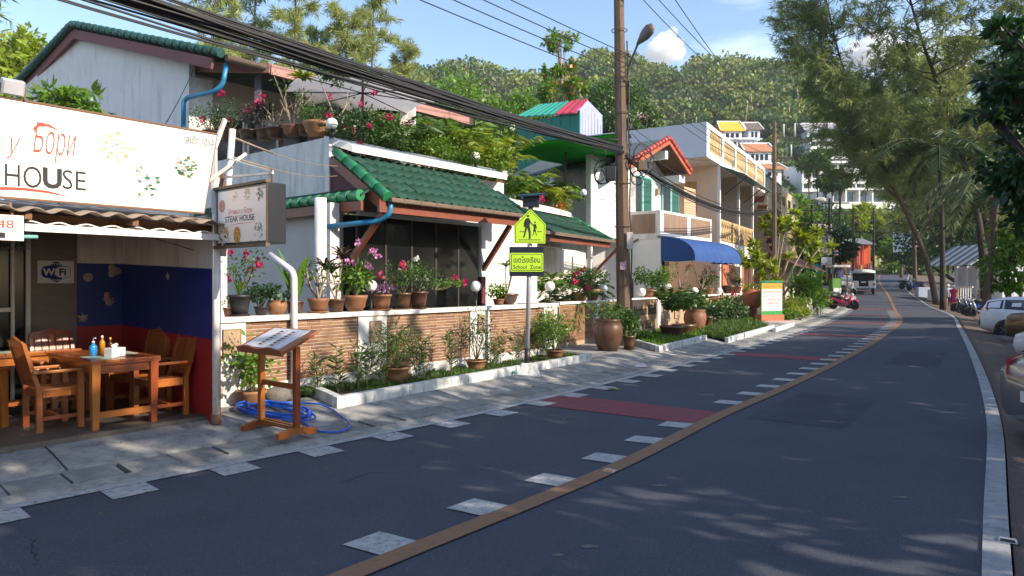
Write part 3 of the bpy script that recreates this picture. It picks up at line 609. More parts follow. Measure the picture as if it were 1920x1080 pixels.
mb=MB();mb.bar(S.p(.04,t1-.02,zt_),S.p(.04,t1-.02,zt_+.14),.02,.02);mb.build('hanger',rusty,br);mb=MB();mb.bar(S.p(.05,.03,zt_-.4),S.p(.05,.03,zt_+.2),.06,.05);mb.build('clamp',rusty,br)
# rope stays from the bracket to the villa parapet
for i,(za,zb2)in enumerate(((3.52,3.9),(3.28,3.75))):
 pts=[S.p(.2,0,za).lerp(Vector((-2.9,12.4,zb2)),k/8)+Vector((0,0,-.12*math.sin(math.pi*k/8)))for k in range(9)]
 mb=MB();mb.tube(pts[:3],.014,6);mb.tube(pts[2:],.005,5);mb.build('tie_rope',stem_m,label=('upper' if i==0 else 'lower')+' frayed rope tied from the rusty sign post to the villa parapet',cat='rope',loc=pts[0])

# ------------------------------------------------ furniture
def MS(a,t,rot=0):return S.M(a,t,PZ+.008)@Matrix.Rotation(R_(rot),4,'Z')
def make_table(name,label,W,D,hgt,loc,rotz,group):
 t=thing(name,label,'table',(0,0,0),group)
 tp=MB();n=5
 top=MB();top.box(-W/2+.01,W/2-.01,-D/2+.01,D/2-.01,hgt-.05,hgt-.03);tt=top.build('table_top',orange_wood,t)
 for i in range(n):
  x0=-W/2+W*i/n;b=MB();b.box(x0+.002,x0+W/n-.002,-D/2,D/2,hgt-.03,hgt-random.uniform(0,.002));b.build('plank',orange_wood,tt,bevel=.003)
 for sx in(-1,1):
  for sy in(-1,1):
   cx,cy=sx*(W/2-.06),sy*(D/2-.06);m=MB();a=.045;b=.032
   m.hexa([(cx-b,cy-b,0),(cx+b,cy-b,0),(cx+b,cy+b,0),(cx-b,cy+b,0),(cx-a,cy-a,hgt-.05),(cx+a,cy-a,hgt-.05),(cx+a,cy+a,hgt-.05),(cx-a,cy+a,hgt-.05)]);m.build('leg',orange_wood,t,bevel=.004)
 for sy in(-1,1):m=MB();m.box(-W/2+.1,W/2-.1,sy*(D/2-.06)-.015,sy*(D/2-.06)+.015,hgt-.15,hgt-.055);m.build('apron',orange_wood,t)
 for sx in(-1,1):m=MB();m.box(sx*(W/2-.06)-.015,sx*(W/2-.06)+.015,-D/2+.1,D/2-.1,hgt-.15,hgt-.055);m.build('apron',orange_wood,t)
 m=MB();m.box(-W/2+.08,W/2-.08,-D/2+.04,-D/2+.075,.12,.19);m.build('foot_rail',orange_wood,t)
 t.location=loc;t.rotation_euler=(0,0,rotz);ORG[t.name]=Vector(loc);return t
zf=PZ+.008
T1c=S.p(-.85,-.98,zf);make_table('dining_table','front wooden dining table with tissue box and green placemats near the pavement',.72,1.35,.75,T1c,S.ang,'wooden dining tables')
T2c=S.p(-1.75,-2.18,zf);make_table('dining_table','rear wooden dining table against the back wall with a condiment basket',2.0,.55,.75,T2c,S.ang,'wooden dining tables')
def make_chair(arms=True):
 t=thing('dining_chair','x','chair',(0,0,0),'wooden dining chairs in the steak house')
 for i in range(5):m=MB();x=-.21+.42*i/5;m.box(x+.003,x+.081,-.2,.2,.42,.445);m.build('seat_slat',orange_wood,t,bevel=.003)
 m=MB();m.box(-.21,.21,.17,.2,.36,.42);m.box(-.21,.21,-.2,-.17,.36,.42);m.box(-.225,-.195,-.17,.17,.36,.42);m.box(.195,.225,-.17,.17,.36,.42);m.build('seat_frame',orange_wood,t)
 for sx in(-1,1):
  m=MB();m.box(sx*.24-.03,sx*.24+.03,.15,.21,0,.62 if arms else .42);m.build('leg',orange_wood,t,bevel=.004)
  m=MB();m.hexa([(sx*.22-.025,-.23,0),(sx*.22+.025,-.23,0),(sx*.22+.025,-.17,0),(sx*.22-.025,-.17,0),(sx*.22-.022,-.23,.45),(sx*.22+.022,-.23,.45),(sx*.22+.022,-.18,.45),(sx*.22-.022,-.18,.45)])
  m.hexa([(sx*.22-.022,-.23,.45),(sx*.22+.022,-.23,.45),(sx*.22+.022,-.185,.45),(sx*.22-.022,-.185,.45),(sx*.22-.02,-.36,.95),(sx*.22+.02,-.36,.95),(sx*.22+.02,-.325,.95),(sx*.22-.02,-.325,.95)]);m.build('leg',orange_wood,t)
  if arms:m=MB();m.box(sx*.245-.04,sx*.245+.04,-.27,.23,.62,.65);m.build('armrest',orange_wood,t,bevel=.006)
  m=MB();m.box(sx*.24-.015,sx*.24+.015,-.18,.16,.12,.16);m.build('stretcher',orange_wood,t)
 m=MB();m.box(-.2,.2,-.03,.0,.12,.16);m.build('stretcher',orange_wood,t)
 for i in range(5):
  x=-.19+.38*i/5;y0,z0,y1,z1=-.225,.5,-.335,.93;m=MB();m.hexa([(x+.006,y0-.01,z0),(x+.07,y0-.01,z0),(x+.07,y0+.008,z0),(x+.006,y0+.008,z0),(x+.006,y1-.01,z1),(x+.07,y1-.01,z1),(x+.07,y1+.008,z1),(x+.006,y1+.008,z1)]);m.build('back_slat',orange_wood,t)
 m=MB();m.hexa([(-.2,-.245,.48),(.2,-.245,.48),(.2,-.215,.48),(-.2,-.215,.48),(-.2,-.26,.53),(.2,-.26,.53),(.2,-.23,.53),(-.2,-.23,.53)]);m.build('back_rail',orange_wood,t)
 m=MB();prof=[(-.22,.90),(.22,.90),(.22,.965),(.12,.975),(0,1.01),(-.12,.975),(-.22,.965)]
 m.prism([(x,-.325-(z-.9)*.25,z)for x,z in prof],(0,-.025,0));fix_normals(m.build('top_rail',orange_wood,t));return t
ch=make_chair();chs=[(-1.36,-.93,-90,'front left armchair of pale slats facing the tissue box table'),(-1.95,-1.5,-75,'second armchair tucked behind the front left armchair, leaning slatted back'),
       (-.32,-.72,90,'wooden chair by the red wall at the near right corner of the front table'),(-.34,-1.35,100,'wooden chair by the red wall at the far right corner of the front table'),(-1.0,-1.86,180+0,'chair with its back to the blue wall shells behind the front table'),(-2.6,-1.45,10,'dark wooden armchair at the left edge by the rear table')]
for i,(a,t,r,lab)in enumerate(chs):
 loc=S.p(a,t,zf);rz=S.ang+R_(r)
 if i==0:ch.location=loc;ch.rotation_euler=(0,0,rz);ch['label']=lab;ORG[ch.name]=loc
 else:dup(ch,loc,rz,lab)
zt1=zf+.75
mat_mat=mat('green_placemat',(.42,.50,.42),(.30,.38,.34),30,.8)
for i,(a,t,lab)in enumerate(((-1.02,-.62,'pale green placemat at the near left of the front table'),(-.68,-.95,'pale green placemat to the right of the tissue box'),(-1.5,-2.12,'pale placemat on the rear table, right one'),(-2.1,-2.12,'pale placemat on the rear table, left one'))):
 M=S.M(a,t,zt1+.001)@Matrix.Rotation(R_(90 if i<2 else 0),4,'Z');mb=MB();mb.box(-.19,.19,-.13,.13,0,.004,M);mb.build('placemat',mat_mat,label=lab,cat='placemat',loc=M.translation,group='placemats on the dining tables')
M=S.M(-.87,-.58,zt1+.002)@Matrix.Rotation(R_(20),4,'Z');tb=thing('tissue_box','white tissue box on the front dining table','tissue box',M.translation)
mb=MB();mb.box(-.09,.09,-.06,.06,0,.10,M);mb.build('box',white_wall2,tb,bevel=.006);mb=MB();mb.add([M@Vector(v)for v in((-.03,0,.10),(.03,.01,.10),(.045,.0,.135),(.0,-.02,.155),(-.04,.015,.13))],[(0,1,2,3,4)]);mb.build('tissue',white_wall2,tb)
def bottle(a,t,h,r,m,cap,label,cat='bottle',zb=zt1,neck=.35,pump=False):
 o=S.p(a,t,zb+.003);b=thing('bottle',label,cat,o);mb=MB();mb.lathe(o,[(r,0),(r,h*.62),(r*.8,h*.72),(r*neck,h*.8),(r*neck,h*.9)],14);mb.build('body',m,b)
 mb=MB();mb.lathe(o,[(r*neck*1.15,h*.88),(r*neck*1.15,h)],10)
 if pump:mb.tube([o+Vector((0,0,h)),o+Vector((0,0,h*1.2)),o+Vector((.035,-.01,h*1.2))],.006,6)
 mb.build('cap',cap,b)
clear_b=mat('blue_gel',(.02,.25,.62),(.02,.2,.5),4,.1,spec=.8)
bottle(-1.02,-.78,.17,.04,clear_b,mat('pale_pump',(.6,.65,.7)),'blue hand gel pump bottle on the front table',pump=True)
bottle(-.90,-.86,.22,.032,mat('fish_sauce',(.45,.20,.02),rough=.15),white_wall2,'amber sauce bottle with white cap left of the tissue box')
bottle(-.80,-.90,.19,.03,mat('dark_sauce',(.06,.02,.012),rough=.15),mat('yellow_cap',(.7,.5,.05)),'dark sauce bottle with yellow cap behind the tissue box')
bk_=S.p(-1.95,-2.1,zt1);cb=thing('condiment_basket','woven condiment basket with hoop handle on the rear table','basket',bk_);mb=MB();mb.lathe(bk_,[(.10,0),(.14,.08),(.135,.085),(.098,.01)],16);mb.build('basket',brown_wood,cb)
mb=MB();mb.tube([bk_+(S.d.to_3d()*math.cos(a)*.14)+Vector((0,0,.08+.17*math.sin(a)))for a in[math.pi*k/12 for k in range(13)]],.009,6);mb.build('handle',stem_m,cb)
for q,c,hgt,lab in((-2.0,(.72,.52,.04),.2,'yellow squeeze bottle standing in the condiment basket'),(-1.93,(.5,.02,.02),.22,'red squeeze bottle standing in the condiment basket'),(-1.88,(.5,.4,.3),.17,'cream coloured shaker standing in the condiment basket')):
 bottle(q,-2.1,hgt,.03,mat('squeeze_'+str(hgt),c,rough=.3),mat('cap_'+str(hgt),tuple(x*.8 for x in c)),lab,zb=zt1+.005)
bottle(-1.72,-2.13,.1,.04,white_wall2,white_wall2,'small white pot beside the condiment basket','jar')

# ------------------------------------------------ menu stand
pa=G(490,797,.12);pb=G(556,813,.12);mo=pa.copy();mo.z=lz(pa.x,pa.y)+.01;xd=Vector((pb.x-pa.x,pb.y-pa.y,0));Wm=xd.length;ms=thing('menu_stand','varnished wooden menu lectern with white printed menu standing on the pavement','menu stand',mo)
M=facing(mo,xd,Vector((0,0,1)));M=Matrix.Translation(mo)@Matrix.Rotation(math.atan2(xd.y,xd.x),4,'Z')
for x in(0,Wm):mb=MB();mb.box(x-.032,x+.032,-.03,.03,.06,.98,M);mb.build('post',orange_wood,ms,bevel=.004)
for x in(0,Wm):
 mb=MB();mb.prism([M@Vector((x-.035,y,z))for y,z in((-.24,-.012),(-.12,-.012),(-.09,.015),(.09,.015),(.12,-.012),(.24,-.012),(.24,.05),(.06,.085),(-.06,.085),(-.24,.05))],M.to_3x3()@Vector((.07,0,0)));fix_normals(mb.build('foot',orange_wood,ms))
mb=MB();mb.box(.033,Wm-.033,-.05,-.015,.06,.10,M);mb.box(.033,Wm-.033,.015,.05,.06,.10,M);mb.build('lower_rail',orange_wood,ms)
mb=MB();mb.box(.033,Wm-.033,-.012,.012,.50,.56,M);mb.build('middle_rail',orange_wood,ms)
Mt=M@Matrix.Translation((Wm/2,0,1.03))@Matrix.Rotation(R_(24),4,'X');hw=Wm/2+.1
mb=MB();mb.box(-hw,hw,-.25,.25,0,.022,Mt);mb.build('desk_board',mat('lectern_board',(.36,.12,.05),(.26,.08,.035),4,.4,.1,40,stretch=(.4,3,1)),ms,bevel=.003)
for x in(-Wm/2,Wm/2):mb=MB();mb.box(x-.02,x+.02,-.22,.22,-.045,-.001,Mt);mb.build('cleat',orange_wood,ms)
mb=MB();n=24;mb.prism([Mt@Vector((-hw+2*hw*k/n,-.252,.05+.014*math.cos(4*math.pi*k/n+3.14)))for k in range(n+1)]+[Mt@Vector((hw,-.252,-.03)),Mt@Vector((-hw,-.252,-.03))],Mt.to_3x3()@Vector((0,-.02,0)));fix_normals(mb.build('ledge',MATS['lectern_board'],ms))
paper=mat('menu_paper',(.72,.74,.80),(.66,.68,.76),8,.3)
mn=thing('menu','open white laminated menu lying on the lectern','menu',Mt@Vector((0,0,.03)));mb=MB();mb.box(-hw+.07,hw-.12,-.22,.22,.023,.028,Mt);mb.build('sheet',paper,mn)
Mk=Matrix.Translation((0,0,.0295));fp=mat('menu_photos',(.25,.08,.03),(.12,.16,.05),60);ftx=mat('menu_print',(.30,.32,.45),(.40,.3,.4),60)
for cx_ in(-.13,.10):
 for k in range(7):mb=MB();y=-.17+k*.05;mb.add([Mt@Vector(v)for v in((cx_-.035,y,.0292),(cx_+.035,y,.0292),(cx_+.035,y+.036,.0292),(cx_-.035,y+.036,.0292))],[(0,1,2,3)]);mb.build('photo',fp,mn)
mb=MB()
for cx_ in(-.045,.185):
 for k in range(20):y=-.19+k*.019;w_=.04*random.uniform(.6,1);mb.add([Mt@Vector(v)for v in((cx_-.05,y,.0292),(cx_-.05+w_*2,y,.0292),(cx_-.05+w_*2,y+.006,.0292),(cx_-.05,y+.006,.0292))],[(0,1,2,3)])
mb.build('printed_line',ftx,mn)['kind']='stuff'
# blue hose
ctr=G(515,772,.17);pts=[];rr=random.Random(4)
base=G(411,700,.2);pts=[base+Vector((0,0,.25)),base+Vector((.02,-.05,.12)),base+Vector((.08,-.1,.02))]
for k in range(6*16):
 a=k/16*6.283+2.6;g=k//16;rx=.50+.09*math.sin(g*2.1)+.04*math.sin(a*2+g);ry=.24+.06*math.sin(g*1.7+1)+.02*math.sin(a*3);c=ctr+Vector((.05*math.sin(g*3),.06*math.cos(g*2),0))
 d1=Vector((.86,-.3,0));d2=Vector((.4,.85,0));q=c+d1*rx*math.cos(a)+d2*ry*math.sin(a);q.z=lz(q.x,q.y)+.018+.012*g+.015*abs(math.sin(a*1.5+g));pts.append(q)
tail=[G(600,757,.18),G(640,772,.16),G(657,786,.14),G(640,797,.13),G(600,797,.14),G(572,785,.15),G(545,770,.16),G(510,756,.18)]
for q in tail:q.z=lz(q.x,q.y)+.03;pts.append(q)
sm=[]
for i in range(len(pts)-1):
 p0,p1,p2,p3=pts[max(i-1,0)],pts[i],pts[i+1],pts[min(i+2,len(pts)-1)]
 for u in(0,.5):sm.append(.5*((2*p1)+(-p0+p2)*u+(2*p0-5*p1+4*p2-p3)*u*u+(-p0+3*p1-3*p2+p3)*u**3))
mb=MB();mb.tube(sm,.0125,7);mb.build('garden_hose',hose_m,label='coil of bright blue garden hose on the pavement behind the menu lectern',cat='hose',loc=ctr)
# ------------------------------------------------ villa with the brick garden wall
_v=G(430,759,PZ)
V=Fr((_v.x,_v.y),(.63,.776))
sx_=V.s_at
gw=thing('garden_wall','low white garden wall with thin brick panels and carved tiles in front of the villa','wall',V.p(0,0,PZ))
WT=1.34;ZB=.42;s_end=sx_(1045);s_st=sx_(413)
mb=MB();V.box(mb,s_st,s_end,-.16,-.03,PZ-.1,WT-.002);mb.build('wall_core',white_wall,gw)
mb=MB();V.box(mb,s_st-.02,s_end+.02,-.19,.03,WT-.075,WT);mb.build('coping',white_wall,gw,bevel=.006)
mb=MB();V.box(mb,s_st,s_end,-.03,.0,PZ-.1,ZB);mb.build('plinth',white_wall,gw)
panels=[(sx_(461),sx_(672)),(sx_(725),sx_(882)),(sx_(918),sx_(1020))]
piers=[(s_st,panels[0][0]),(panels[0][1],panels[1][0]),(panels[1][1],panels[2][0]),(panels[2][1],s_end)]
for a,b in piers:mb=MB();V.box(mb,a,b,-.03,.0,ZB,WT-.075);mb.build('pier',white_wall,gw)
def brick_mesh(w,h,d,seed):
 r=random.Random(seed);mb=MB();j=lambda k:r.uniform(-k,k)
 mb.hexa([(-w/2,0,-h/2),(w/2,0,-h/2),(w/2,d,-h/2),(-w/2,d,-h/2),(-w/2+j(.003),-.002+j(.003),h/2),(w/2+j(.003),-.002+j(.003),h/2),(w/2,d,h/2),(-w/2,d,h/2)]);me=mb.mesh('brick');me.materials.append(brick_m);return me
BH=.0475;BW=.215;bms=[brick_mesh(BW-.006,BH-.007,.03,i)for i in range(4)];bcount=0;rest=MB()
def brick_panel(fr,par,a0,a1,z0,z1,limit=300,t=-.026):
 global bcount
 rows=int((z1-z0)/BH);hh=(z1-z0)/rows
 mb=MB();fr.box(mb,a0,a1,t-.02,t-.012,z0,z1);mb.build('mortar_bed',mortar,par)
 for r in range(rows):
  x=a0-random.uniform(0,BW*.8)
  while x<a1:
   b0=max(x,a0);b1=min(x+BW,a1);x+=BW
   if b1-b0<.03:continue
   q=fr.p((b0+b1)/2,t+random.uniform(.0,.004),z0+(r+.5)*hh)
   if bcount<limit:
    piece('brick',random.choice(bms),None,par,q,(0,0,fr.ang),((b1-b0)/BW,1,hh/BH));bcount+=1
   else:
    M=Matrix.Translation(q)@Matrix.Rotation(fr.ang,4,'Z');rest.box(-(b1-b0)/2+.003,(b1-b0)/2-.003,0,.03,-hh/2+.0035,hh/2-.0035,M)
for a,b in panels:brick_panel(V,gw,a,b,ZB,WT-.08)
rest.build('brick_courses',brick_m,gw)['kind']='stuff'
def carved(fr,par,s,t,z,w,h,label=None):
 o=fr.p(s,t,z);M=Matrix.Translation(o)@Matrix.Rotation(fr.ang,4,'Z')
 mb=MB();mb.box(-w/2,w/2,-.012,.01,-h/2,h/2,M);tile=mb.build('carved_tile',tan_tile,par)
 mb=MB()
 for k in range(4):
  a=k*math.pi/2+.785;u=Vector((math.cos(a)*w*.3,0,math.sin(a)*h*.3));v=Vector((-math.sin(a),0,math.cos(a)))*w*.09
  pts=[u*.15,u*.6+v,u*1.15,u*.6-v];vs=[M@(p+Vector((0,-.013,0)))for p in pts]+[M@(u*.6+Vector((0,-.03,0)))];mb.add(vs,[(i,(i+1)%4,4)for i in range(4)])
 for k in range(4):
  a=k*math.pi/2;c=M@Vector((math.cos(a)*w*.34,-.014,math.sin(a)*h*.34));mb.ball(c,w*.07,6)
 mb.ball(M@Vector((0,-.014,0)),w*.09,6);o2=fix_normals(mb.build('relief',tan_tile,tile));o2['kind']='stuff'
 mb=MB();e=.012
 for x0,x1,z0,z1 in((-w/2,w/2,h/2-e,h/2),(-w/2,w/2,-h/2,-h/2+e),(-w/2,-w/2+e,-h/2,h/2),(w/2-e,w/2,-h/2,h/2)):mb.box(x0,x1,-.02,-.013,z0,z1,M)
 mb.build('rim',tan_tile,tile)
for px,wpx in((434,.25),(703,.22),(902,.2),(1032,.18)):carved(V,gw,sx_(px),.012,1.02,wpx,.33)
mb=MB();V.box(mb,s_end-.16,s_end-.002,-2.6,-.16,PZ-.1,WT-.003);mb.build('return_wall',white_wall,gw)
# blue spouts and wall-top lamps --------------------------------
def globe(o,r,label,h=.16,base=.05):
 g=thing('globe_lamp',label,'lamp',o,'white globe lamps');mb=MB();mb.lathe(o,[(base,0),(base,.015),(base*.45,.03),(base*.4,h*.75),(base*.9,h*.85),(base*.9,h)],12);mb.build('stand',black_metal,g)
 mb=MB();mb.ball(o+Vector((0,0,h+r*.92)),r,16);mb.build('globe',globe_m,g);return g
def globe_px(px,py,rpx,Y,label,h=.14,z=None):
 c=P(px,py,Y);r=rpx/F*Y;globe(Vector((c.x,c.y,c.z-r*.92-h)),r,label,h)
def gl_wall(px,py,rpx,label):
 s=sx_(px,-.08);Y=V.p(s,-.08,0).y;r=rpx/F*Y;z=H-(py-HY)/F*Y;globe(V.p(s,-.08,WT),r,label,max(.05,z-WT-r*.92))
gl_wall(696,536,11,'white globe lamp on the garden wall between wide terracotta pot and purple plant');gl_wall(892,537,10.5,'white globe lamp on the garden wall below the brown brace');gl_wall(1031,537,9.5,'white globe lamp at the far right end of the first brick garden wall')
# ------------------------------------------------ villa building
BW_T=-.95  # plane of the ground floor front
EV_T=-.08;EZ=3.12;PT=-1.62;PZ_=4.12
vl=thing('villa','white villa restaurant with green tiled lean-to roofs behind the brick garden wall','building',V.p(2.7,BW_T,PZ))
sL=2.72;sR=V.s_at(977,EV_T)
def vb(a0,a1,t0,t1,z0,z1,name,m,par=None,bevel=0):mb=MB();V.box(mb,a0,a1,t0,t1,z0,z1);return mb.build(name,m,par or vl,bevel=bevel)
sw=V.s_at(905,BW_T)
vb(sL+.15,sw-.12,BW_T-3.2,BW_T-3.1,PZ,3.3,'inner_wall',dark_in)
gw0=V.s_at(700,BW_T)
for i in range(5):  # dark sliding glass
 a0=sL+.1+(sw-.2-sL)*i/5;a1=sL+.1+(sw-.2-sL)*(i+1)/5;p_=vb(a0+.02,a1-.02,BW_T-.03,BW_T-.01,PZ,2.93,'glass_panel',glass_d);vb(a0-.02,a0+.02,BW_T-.035,BW_T,PZ,2.93,'frame',mat('dark_frame',(.05,.04,.035))if 'dark_frame' not in MATS else MATS['dark_frame'],p_)
vb(sL+.1,sw+.02,BW_T-.05,BW_T+.03,2.93,3.0,'lintel',white_wall2)
vb(sw-.08,sw+.05,BW_T-.05,BW_T+.04,1.9,3.1,'column',white_wall2);vb(sw-.08,sw+.05,BW_T-.05,BW_T+.04,PZ,1.9,'column',maroon)
vb(sw+.05,sw+1.9,BW_T-.12,BW_T-.02,PZ,3.3,'front_wall',white_wall)
# side face towards the steak house with white column
col=V.p(V.s_at(601,-.9),-.9,0);mb=MB();mb.tube([Vector((col.x,col.y,PZ)),Vector((col.x,col.y,3.15))],.095,14);mb.build('round_column',white_wall,vl)
mb=MB();c2=V.p(V.s_at(626,-.95),-.95,0);V.box(mb,V.s_at(617,-.95),V.s_at(634,-.95),-1.03,-.92,PZ,3.1);mb.build('column',white_wall,vl)
sl0=2.45
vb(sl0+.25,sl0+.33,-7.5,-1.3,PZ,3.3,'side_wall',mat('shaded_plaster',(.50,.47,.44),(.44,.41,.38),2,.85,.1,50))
# terrace parapet (upper white wall) 
ZT=V.z_at(V.s_at(617,PT),PT,254);sPL=V.s_at(617,PT);sPR=V.s_at(930,PT)
ZP=V.z_at(sPR,PT,337)
vb(sPL,sPL+.15,-7.6,PT+.0,3.05,ZT-.02,'terrace_side_wall',white_wall)
vb(sPL+.15,sPR+.3,PT-.14,PT-.02,3.05,ZT-.3,'terrace_front_wall',white_wall)
# sloping coping slab
mb=MB();q=[(sPL-.02,PT-.12,ZT+.01),(sPL+.25,PT+.34,ZT-.17),(sPR-.02,PT+.34,ZT-.17),(sPR+.18,PT-.0,ZT-.05),(sPR+.1,PT-.12,ZT+.01)]
mb.prism([V.p(a,t,z)for a,t,z in q],(0,0,-.12));fix_normals(mb.build('parapet_coping',white_wall2,vl))
vb(sPL+.15,sPR+.3,-7.6,PT-.15,3.78,3.84,'terrace_floor',concrete)
# main lean-to roof
rz0=EZ+.03;rz1=ZT-.34;tr0=EV_T;tr1=PT+.2
def roof_tiles(fr,a0,a1,t0,z0,t1,z1,par,rows=5,colw=.205,m=green_tile,skew0=0,skew1=0,amp=.022,limit=400):
 """rows of wavy tiles climbing from the eave (t0,z0) to the top (t1,z1)"""
 dv=Vector((0,t1-t0,z1-z0));Ls=dv.length;n=8;rl=Ls/rows*1.12;ncol=max(1,int((a1-a0)/colw));cw=(a1-a0)/ncol
 pitch=math.atan2(z1-z0,-(t1-t0));mb=MB();vs=[];fs=[]
 for i in range(n+1):
  x=-cw/2+cw*i/n;h=amp*math.cos(2*math.pi*i/n);vs+=[(x,0,h+.03),(x,rl,h+.004),(x,0,h+.012)]
 for i in range(n):fs+=[(3*i,3*i+3,3*i+4,3*i+1),(3*i+2,3*i+5,3*i+3,3*i)]
 mb.add(vs,fs,True);me=mb.mesh('roof_tile');me.materials.append(m)
 for r in range(rows):
  for c in range(ncol):
   u=r/rows;a=a0+cw*(c+.5)
   lo=a0+skew0*u;hi=a1+skew1*u
   if a<lo-cw*.3 or a>hi+cw*.3:continue
   o=piece('roof_tile',me,None,par,fr.p(a,t0+(t1-t0)*u,z0+(z1-z0)*u+.01));o.rotation_euler=Matrix((Vector((fr.d.x,fr.d.y,0)),Vector((-fr.n.x*math.cos(pitch),-fr.n.y*math.cos(pitch),math.sin(pitch))),Vector((fr.n.x*math.sin(pitch),fr.n.y*math.sin(pitch),math.cos(pitch))))).transposed().to_euler();o.location+=Vector((random.uniform(-.006,.006),random.uniform(-.006,.006),random.uniform(-.003,.006)));o.rotation_euler.z+=random.uniform(-.025,.025)
mb=MB();mb.hexa([V.p(sL,tr0,rz0-.05),V.p(sR+.1,tr0,rz0-.05),V.p(sR-.1,tr1,rz1-.05),V.p(sL,tr1,rz1-.05),V.p(sL,tr0,rz0),V.p(sR+.1,tr0,rz0),V.p(sR-.1,tr1,rz1),V.p(sL,tr1,rz1)])
roof1=fix_normals(mb.build('lean_to_roof',green_tile,vl));roof_tiles(V,sL+.02,sR+.25,tr0,rz0,tr1,rz1,roof1,5,.20,skew1=-.3)
def ridge(fr,p0,p1,n,par,r=.075,m=green_cap):
 p0=Vector(p0);p1=Vector(p1);L_=(p1-p0).length/n;d=(p1-p0).normalized();mb=MB();mb.tube([(0,0,0),(L_*.12,0,0),(L_*1.08,0,0)],[r*1.12,r*1.05,r*.9],10);me=mb.mesh('ridge_tile');me.materials.append(m)
 for i in range(n):o=piece('ridge_tile',me,None,par,p0+d*L_*i);o.rotation_euler=d.to_track_quat('X','Z').to_euler()
ridge(V,V.p(sL,tr0+.02,rz0+.02),V.p(sL,tr1,rz1+.02),5,roof1,.085)
ridge(V,V.p(sR+.25,tr0,rz0+.02),V.p(sR-.05,tr1-.1,rz1+.03),6,roof1,.06,green_tile)
# maroon gable under the verge
mb=MB();mb.prism([V.p(sL+.06,tr0-.45,rz0+.1),V.p(sL+.06,PT-.1,rz0+.1),V.p(sL+.06,PT-.1,rz1),V.p(sL+.06,tr1,rz1-.05)],(-.03*V.d.x,-.03*V.d.y,0));fix_normals(mb.build('maroon_gable',maroon,vl))
vb(sL-.12,sR+.02,tr0-.10,tr0-.04,EZ-.20,EZ+.0,'fascia_beam',brown_wood)
g=vb(sL+.03,sR,tr0-.03,tr0+.09,EZ-.04,EZ+.04,'gutter',gutter_m,bevel=.02)
for i in range(9):a=sL+.3+(sR-sL-.5)*i/8;vb(a,a+.015,tr0-.033,tr0+.095,EZ-.045,EZ+.045,'gutter_clip',gutter_m,g)
mb=MB();mb.bar(V.p(sL-.06,tr0-.06,rz0-.1),V.p(sL-.06,tr1-.05,rz1-.12),.05,.16);mb.build('verge_board',brown_wood,vl)
for a,t in((sw-.02,BW_T+.03),(sL+.02,-1.0)):mb=MB();mb.bar(V.p(a,t,2.05 if t>-.99 else 2.2),V.p(a+.0,tr0-.12,EZ-.2),.075,.09);mb.build('brace',brown_wood,vl)
for k in range(7):a=sL+.4+(sR-sL-.6)*k/6;mb=MB();mb.bar(V.p(a,tr0-.1,EZ-.08),V.p(a,BW_T,EZ+.28),.05,.09);mb.build('rafter',brown_wood,vl)
# small eave along the side
ez2=3.2;ridge(V,V.p(sl0,-.42,ez2),V.p(sl0,-5.0,ez2),17,vl,.085)
mb=MB();mb.hexa([V.p(sl0,-.4,ez2-.02),V.p(sPL,-.4,ez2+.14),V.p(sPL,-6,ez2+.14),V.p(sl0,-6,ez2-.02),V.p(sl0,-.4,ez2+.02),V.p(sPL,-.4,ez2+.18),V.p(sPL,-6,ez2+.18),V.p(sl0,-6,ez2+.02)]);fix_normals(mb.build('side_eave',green_tile,vl))
mb=MB();mb.bar(V.p(sl0+.02,-.4,ez2-.17),V.p(sl0+.02,-6,ez2-.17),.05,.16);mb.build('side_beam',brown_wood,vl)
# second, set back lean-to
qa=P(1023,435,1);zE2=3.12
_p0=Vector((.88*1.0,17.9));Y0=(zE2-H)*F/(HY-435);Y1=(zE2-H)*F/(HY-452.5)
W0=Vector(((1023-HX)/F*Y0,Y0));W1=Vector(((1149-HX)/F*Y1,Y1));V2=Fr(W0,W1-W0);LV2=(W1-W0).length
def v2b(a0,a1,t0,t1,z0,z1,name,m,par=None):mb=MB();V2.box(mb,a0,a1,t0,t1,z0,z1);return mb.build(name,m,par or vl)
z2t=4.02
mb=MB();A=[V2.p(-1.6,0,zE2),V2.p(LV2,0,zE2),V2.p(LV2-.5,-1.5,z2t),V2.p(-1.6,-1.5,z2t)];mb.prism(A,(0,0,-.05));roof2=fix_normals(mb.build('lean_to_roof',green_tile,vl));roof_tiles(V2,-1.6,LV2,0,zE2,-1.5,z2t,roof2,5,.23,skew1=-.6)
ridge(V2,V2.p(LV2,0,zE2+.02),V2.p(LV2-.5,-1.5,z2t+.03),6,roof2,.07)
v2b(-1.5,LV2-.1,-.12,-.05,zE2-.22,zE2-.03,'fascia_beam',brown_wood);v2b(-1.5,LV2,-.02,.1,zE2-.06,zE2+.03,'gutter',gutter_m)
mb=MB();mb.prism([V2.p(-1.9,-1.45,z2t+.16),V2.p(-1.7,-1.15,z2t+.02),V2.p(LV2-.75,-1.15,z2t+.02),V2.p(LV2-.55,-1.5,z2t+.16)],(0,0,-.13));fix_normals(mb.build('parapet_coping',white_wall2,vl))
v2b(-2,LV2-.6,-1.7,-1.45,2.9,z2t+.1,'terrace_front_wall',white_wall)
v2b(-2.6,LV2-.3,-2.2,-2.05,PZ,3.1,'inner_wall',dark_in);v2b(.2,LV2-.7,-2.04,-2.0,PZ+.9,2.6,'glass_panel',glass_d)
ac=V2.s_at(1106,-1.1);v2b(ac-.07,ac+.07,-1.17,-1.03,1.9,3.0,'column',white_wall2);v2b(ac-.07,ac+.07,-1.17,-1.03,PZ,1.9,'column',maroon)
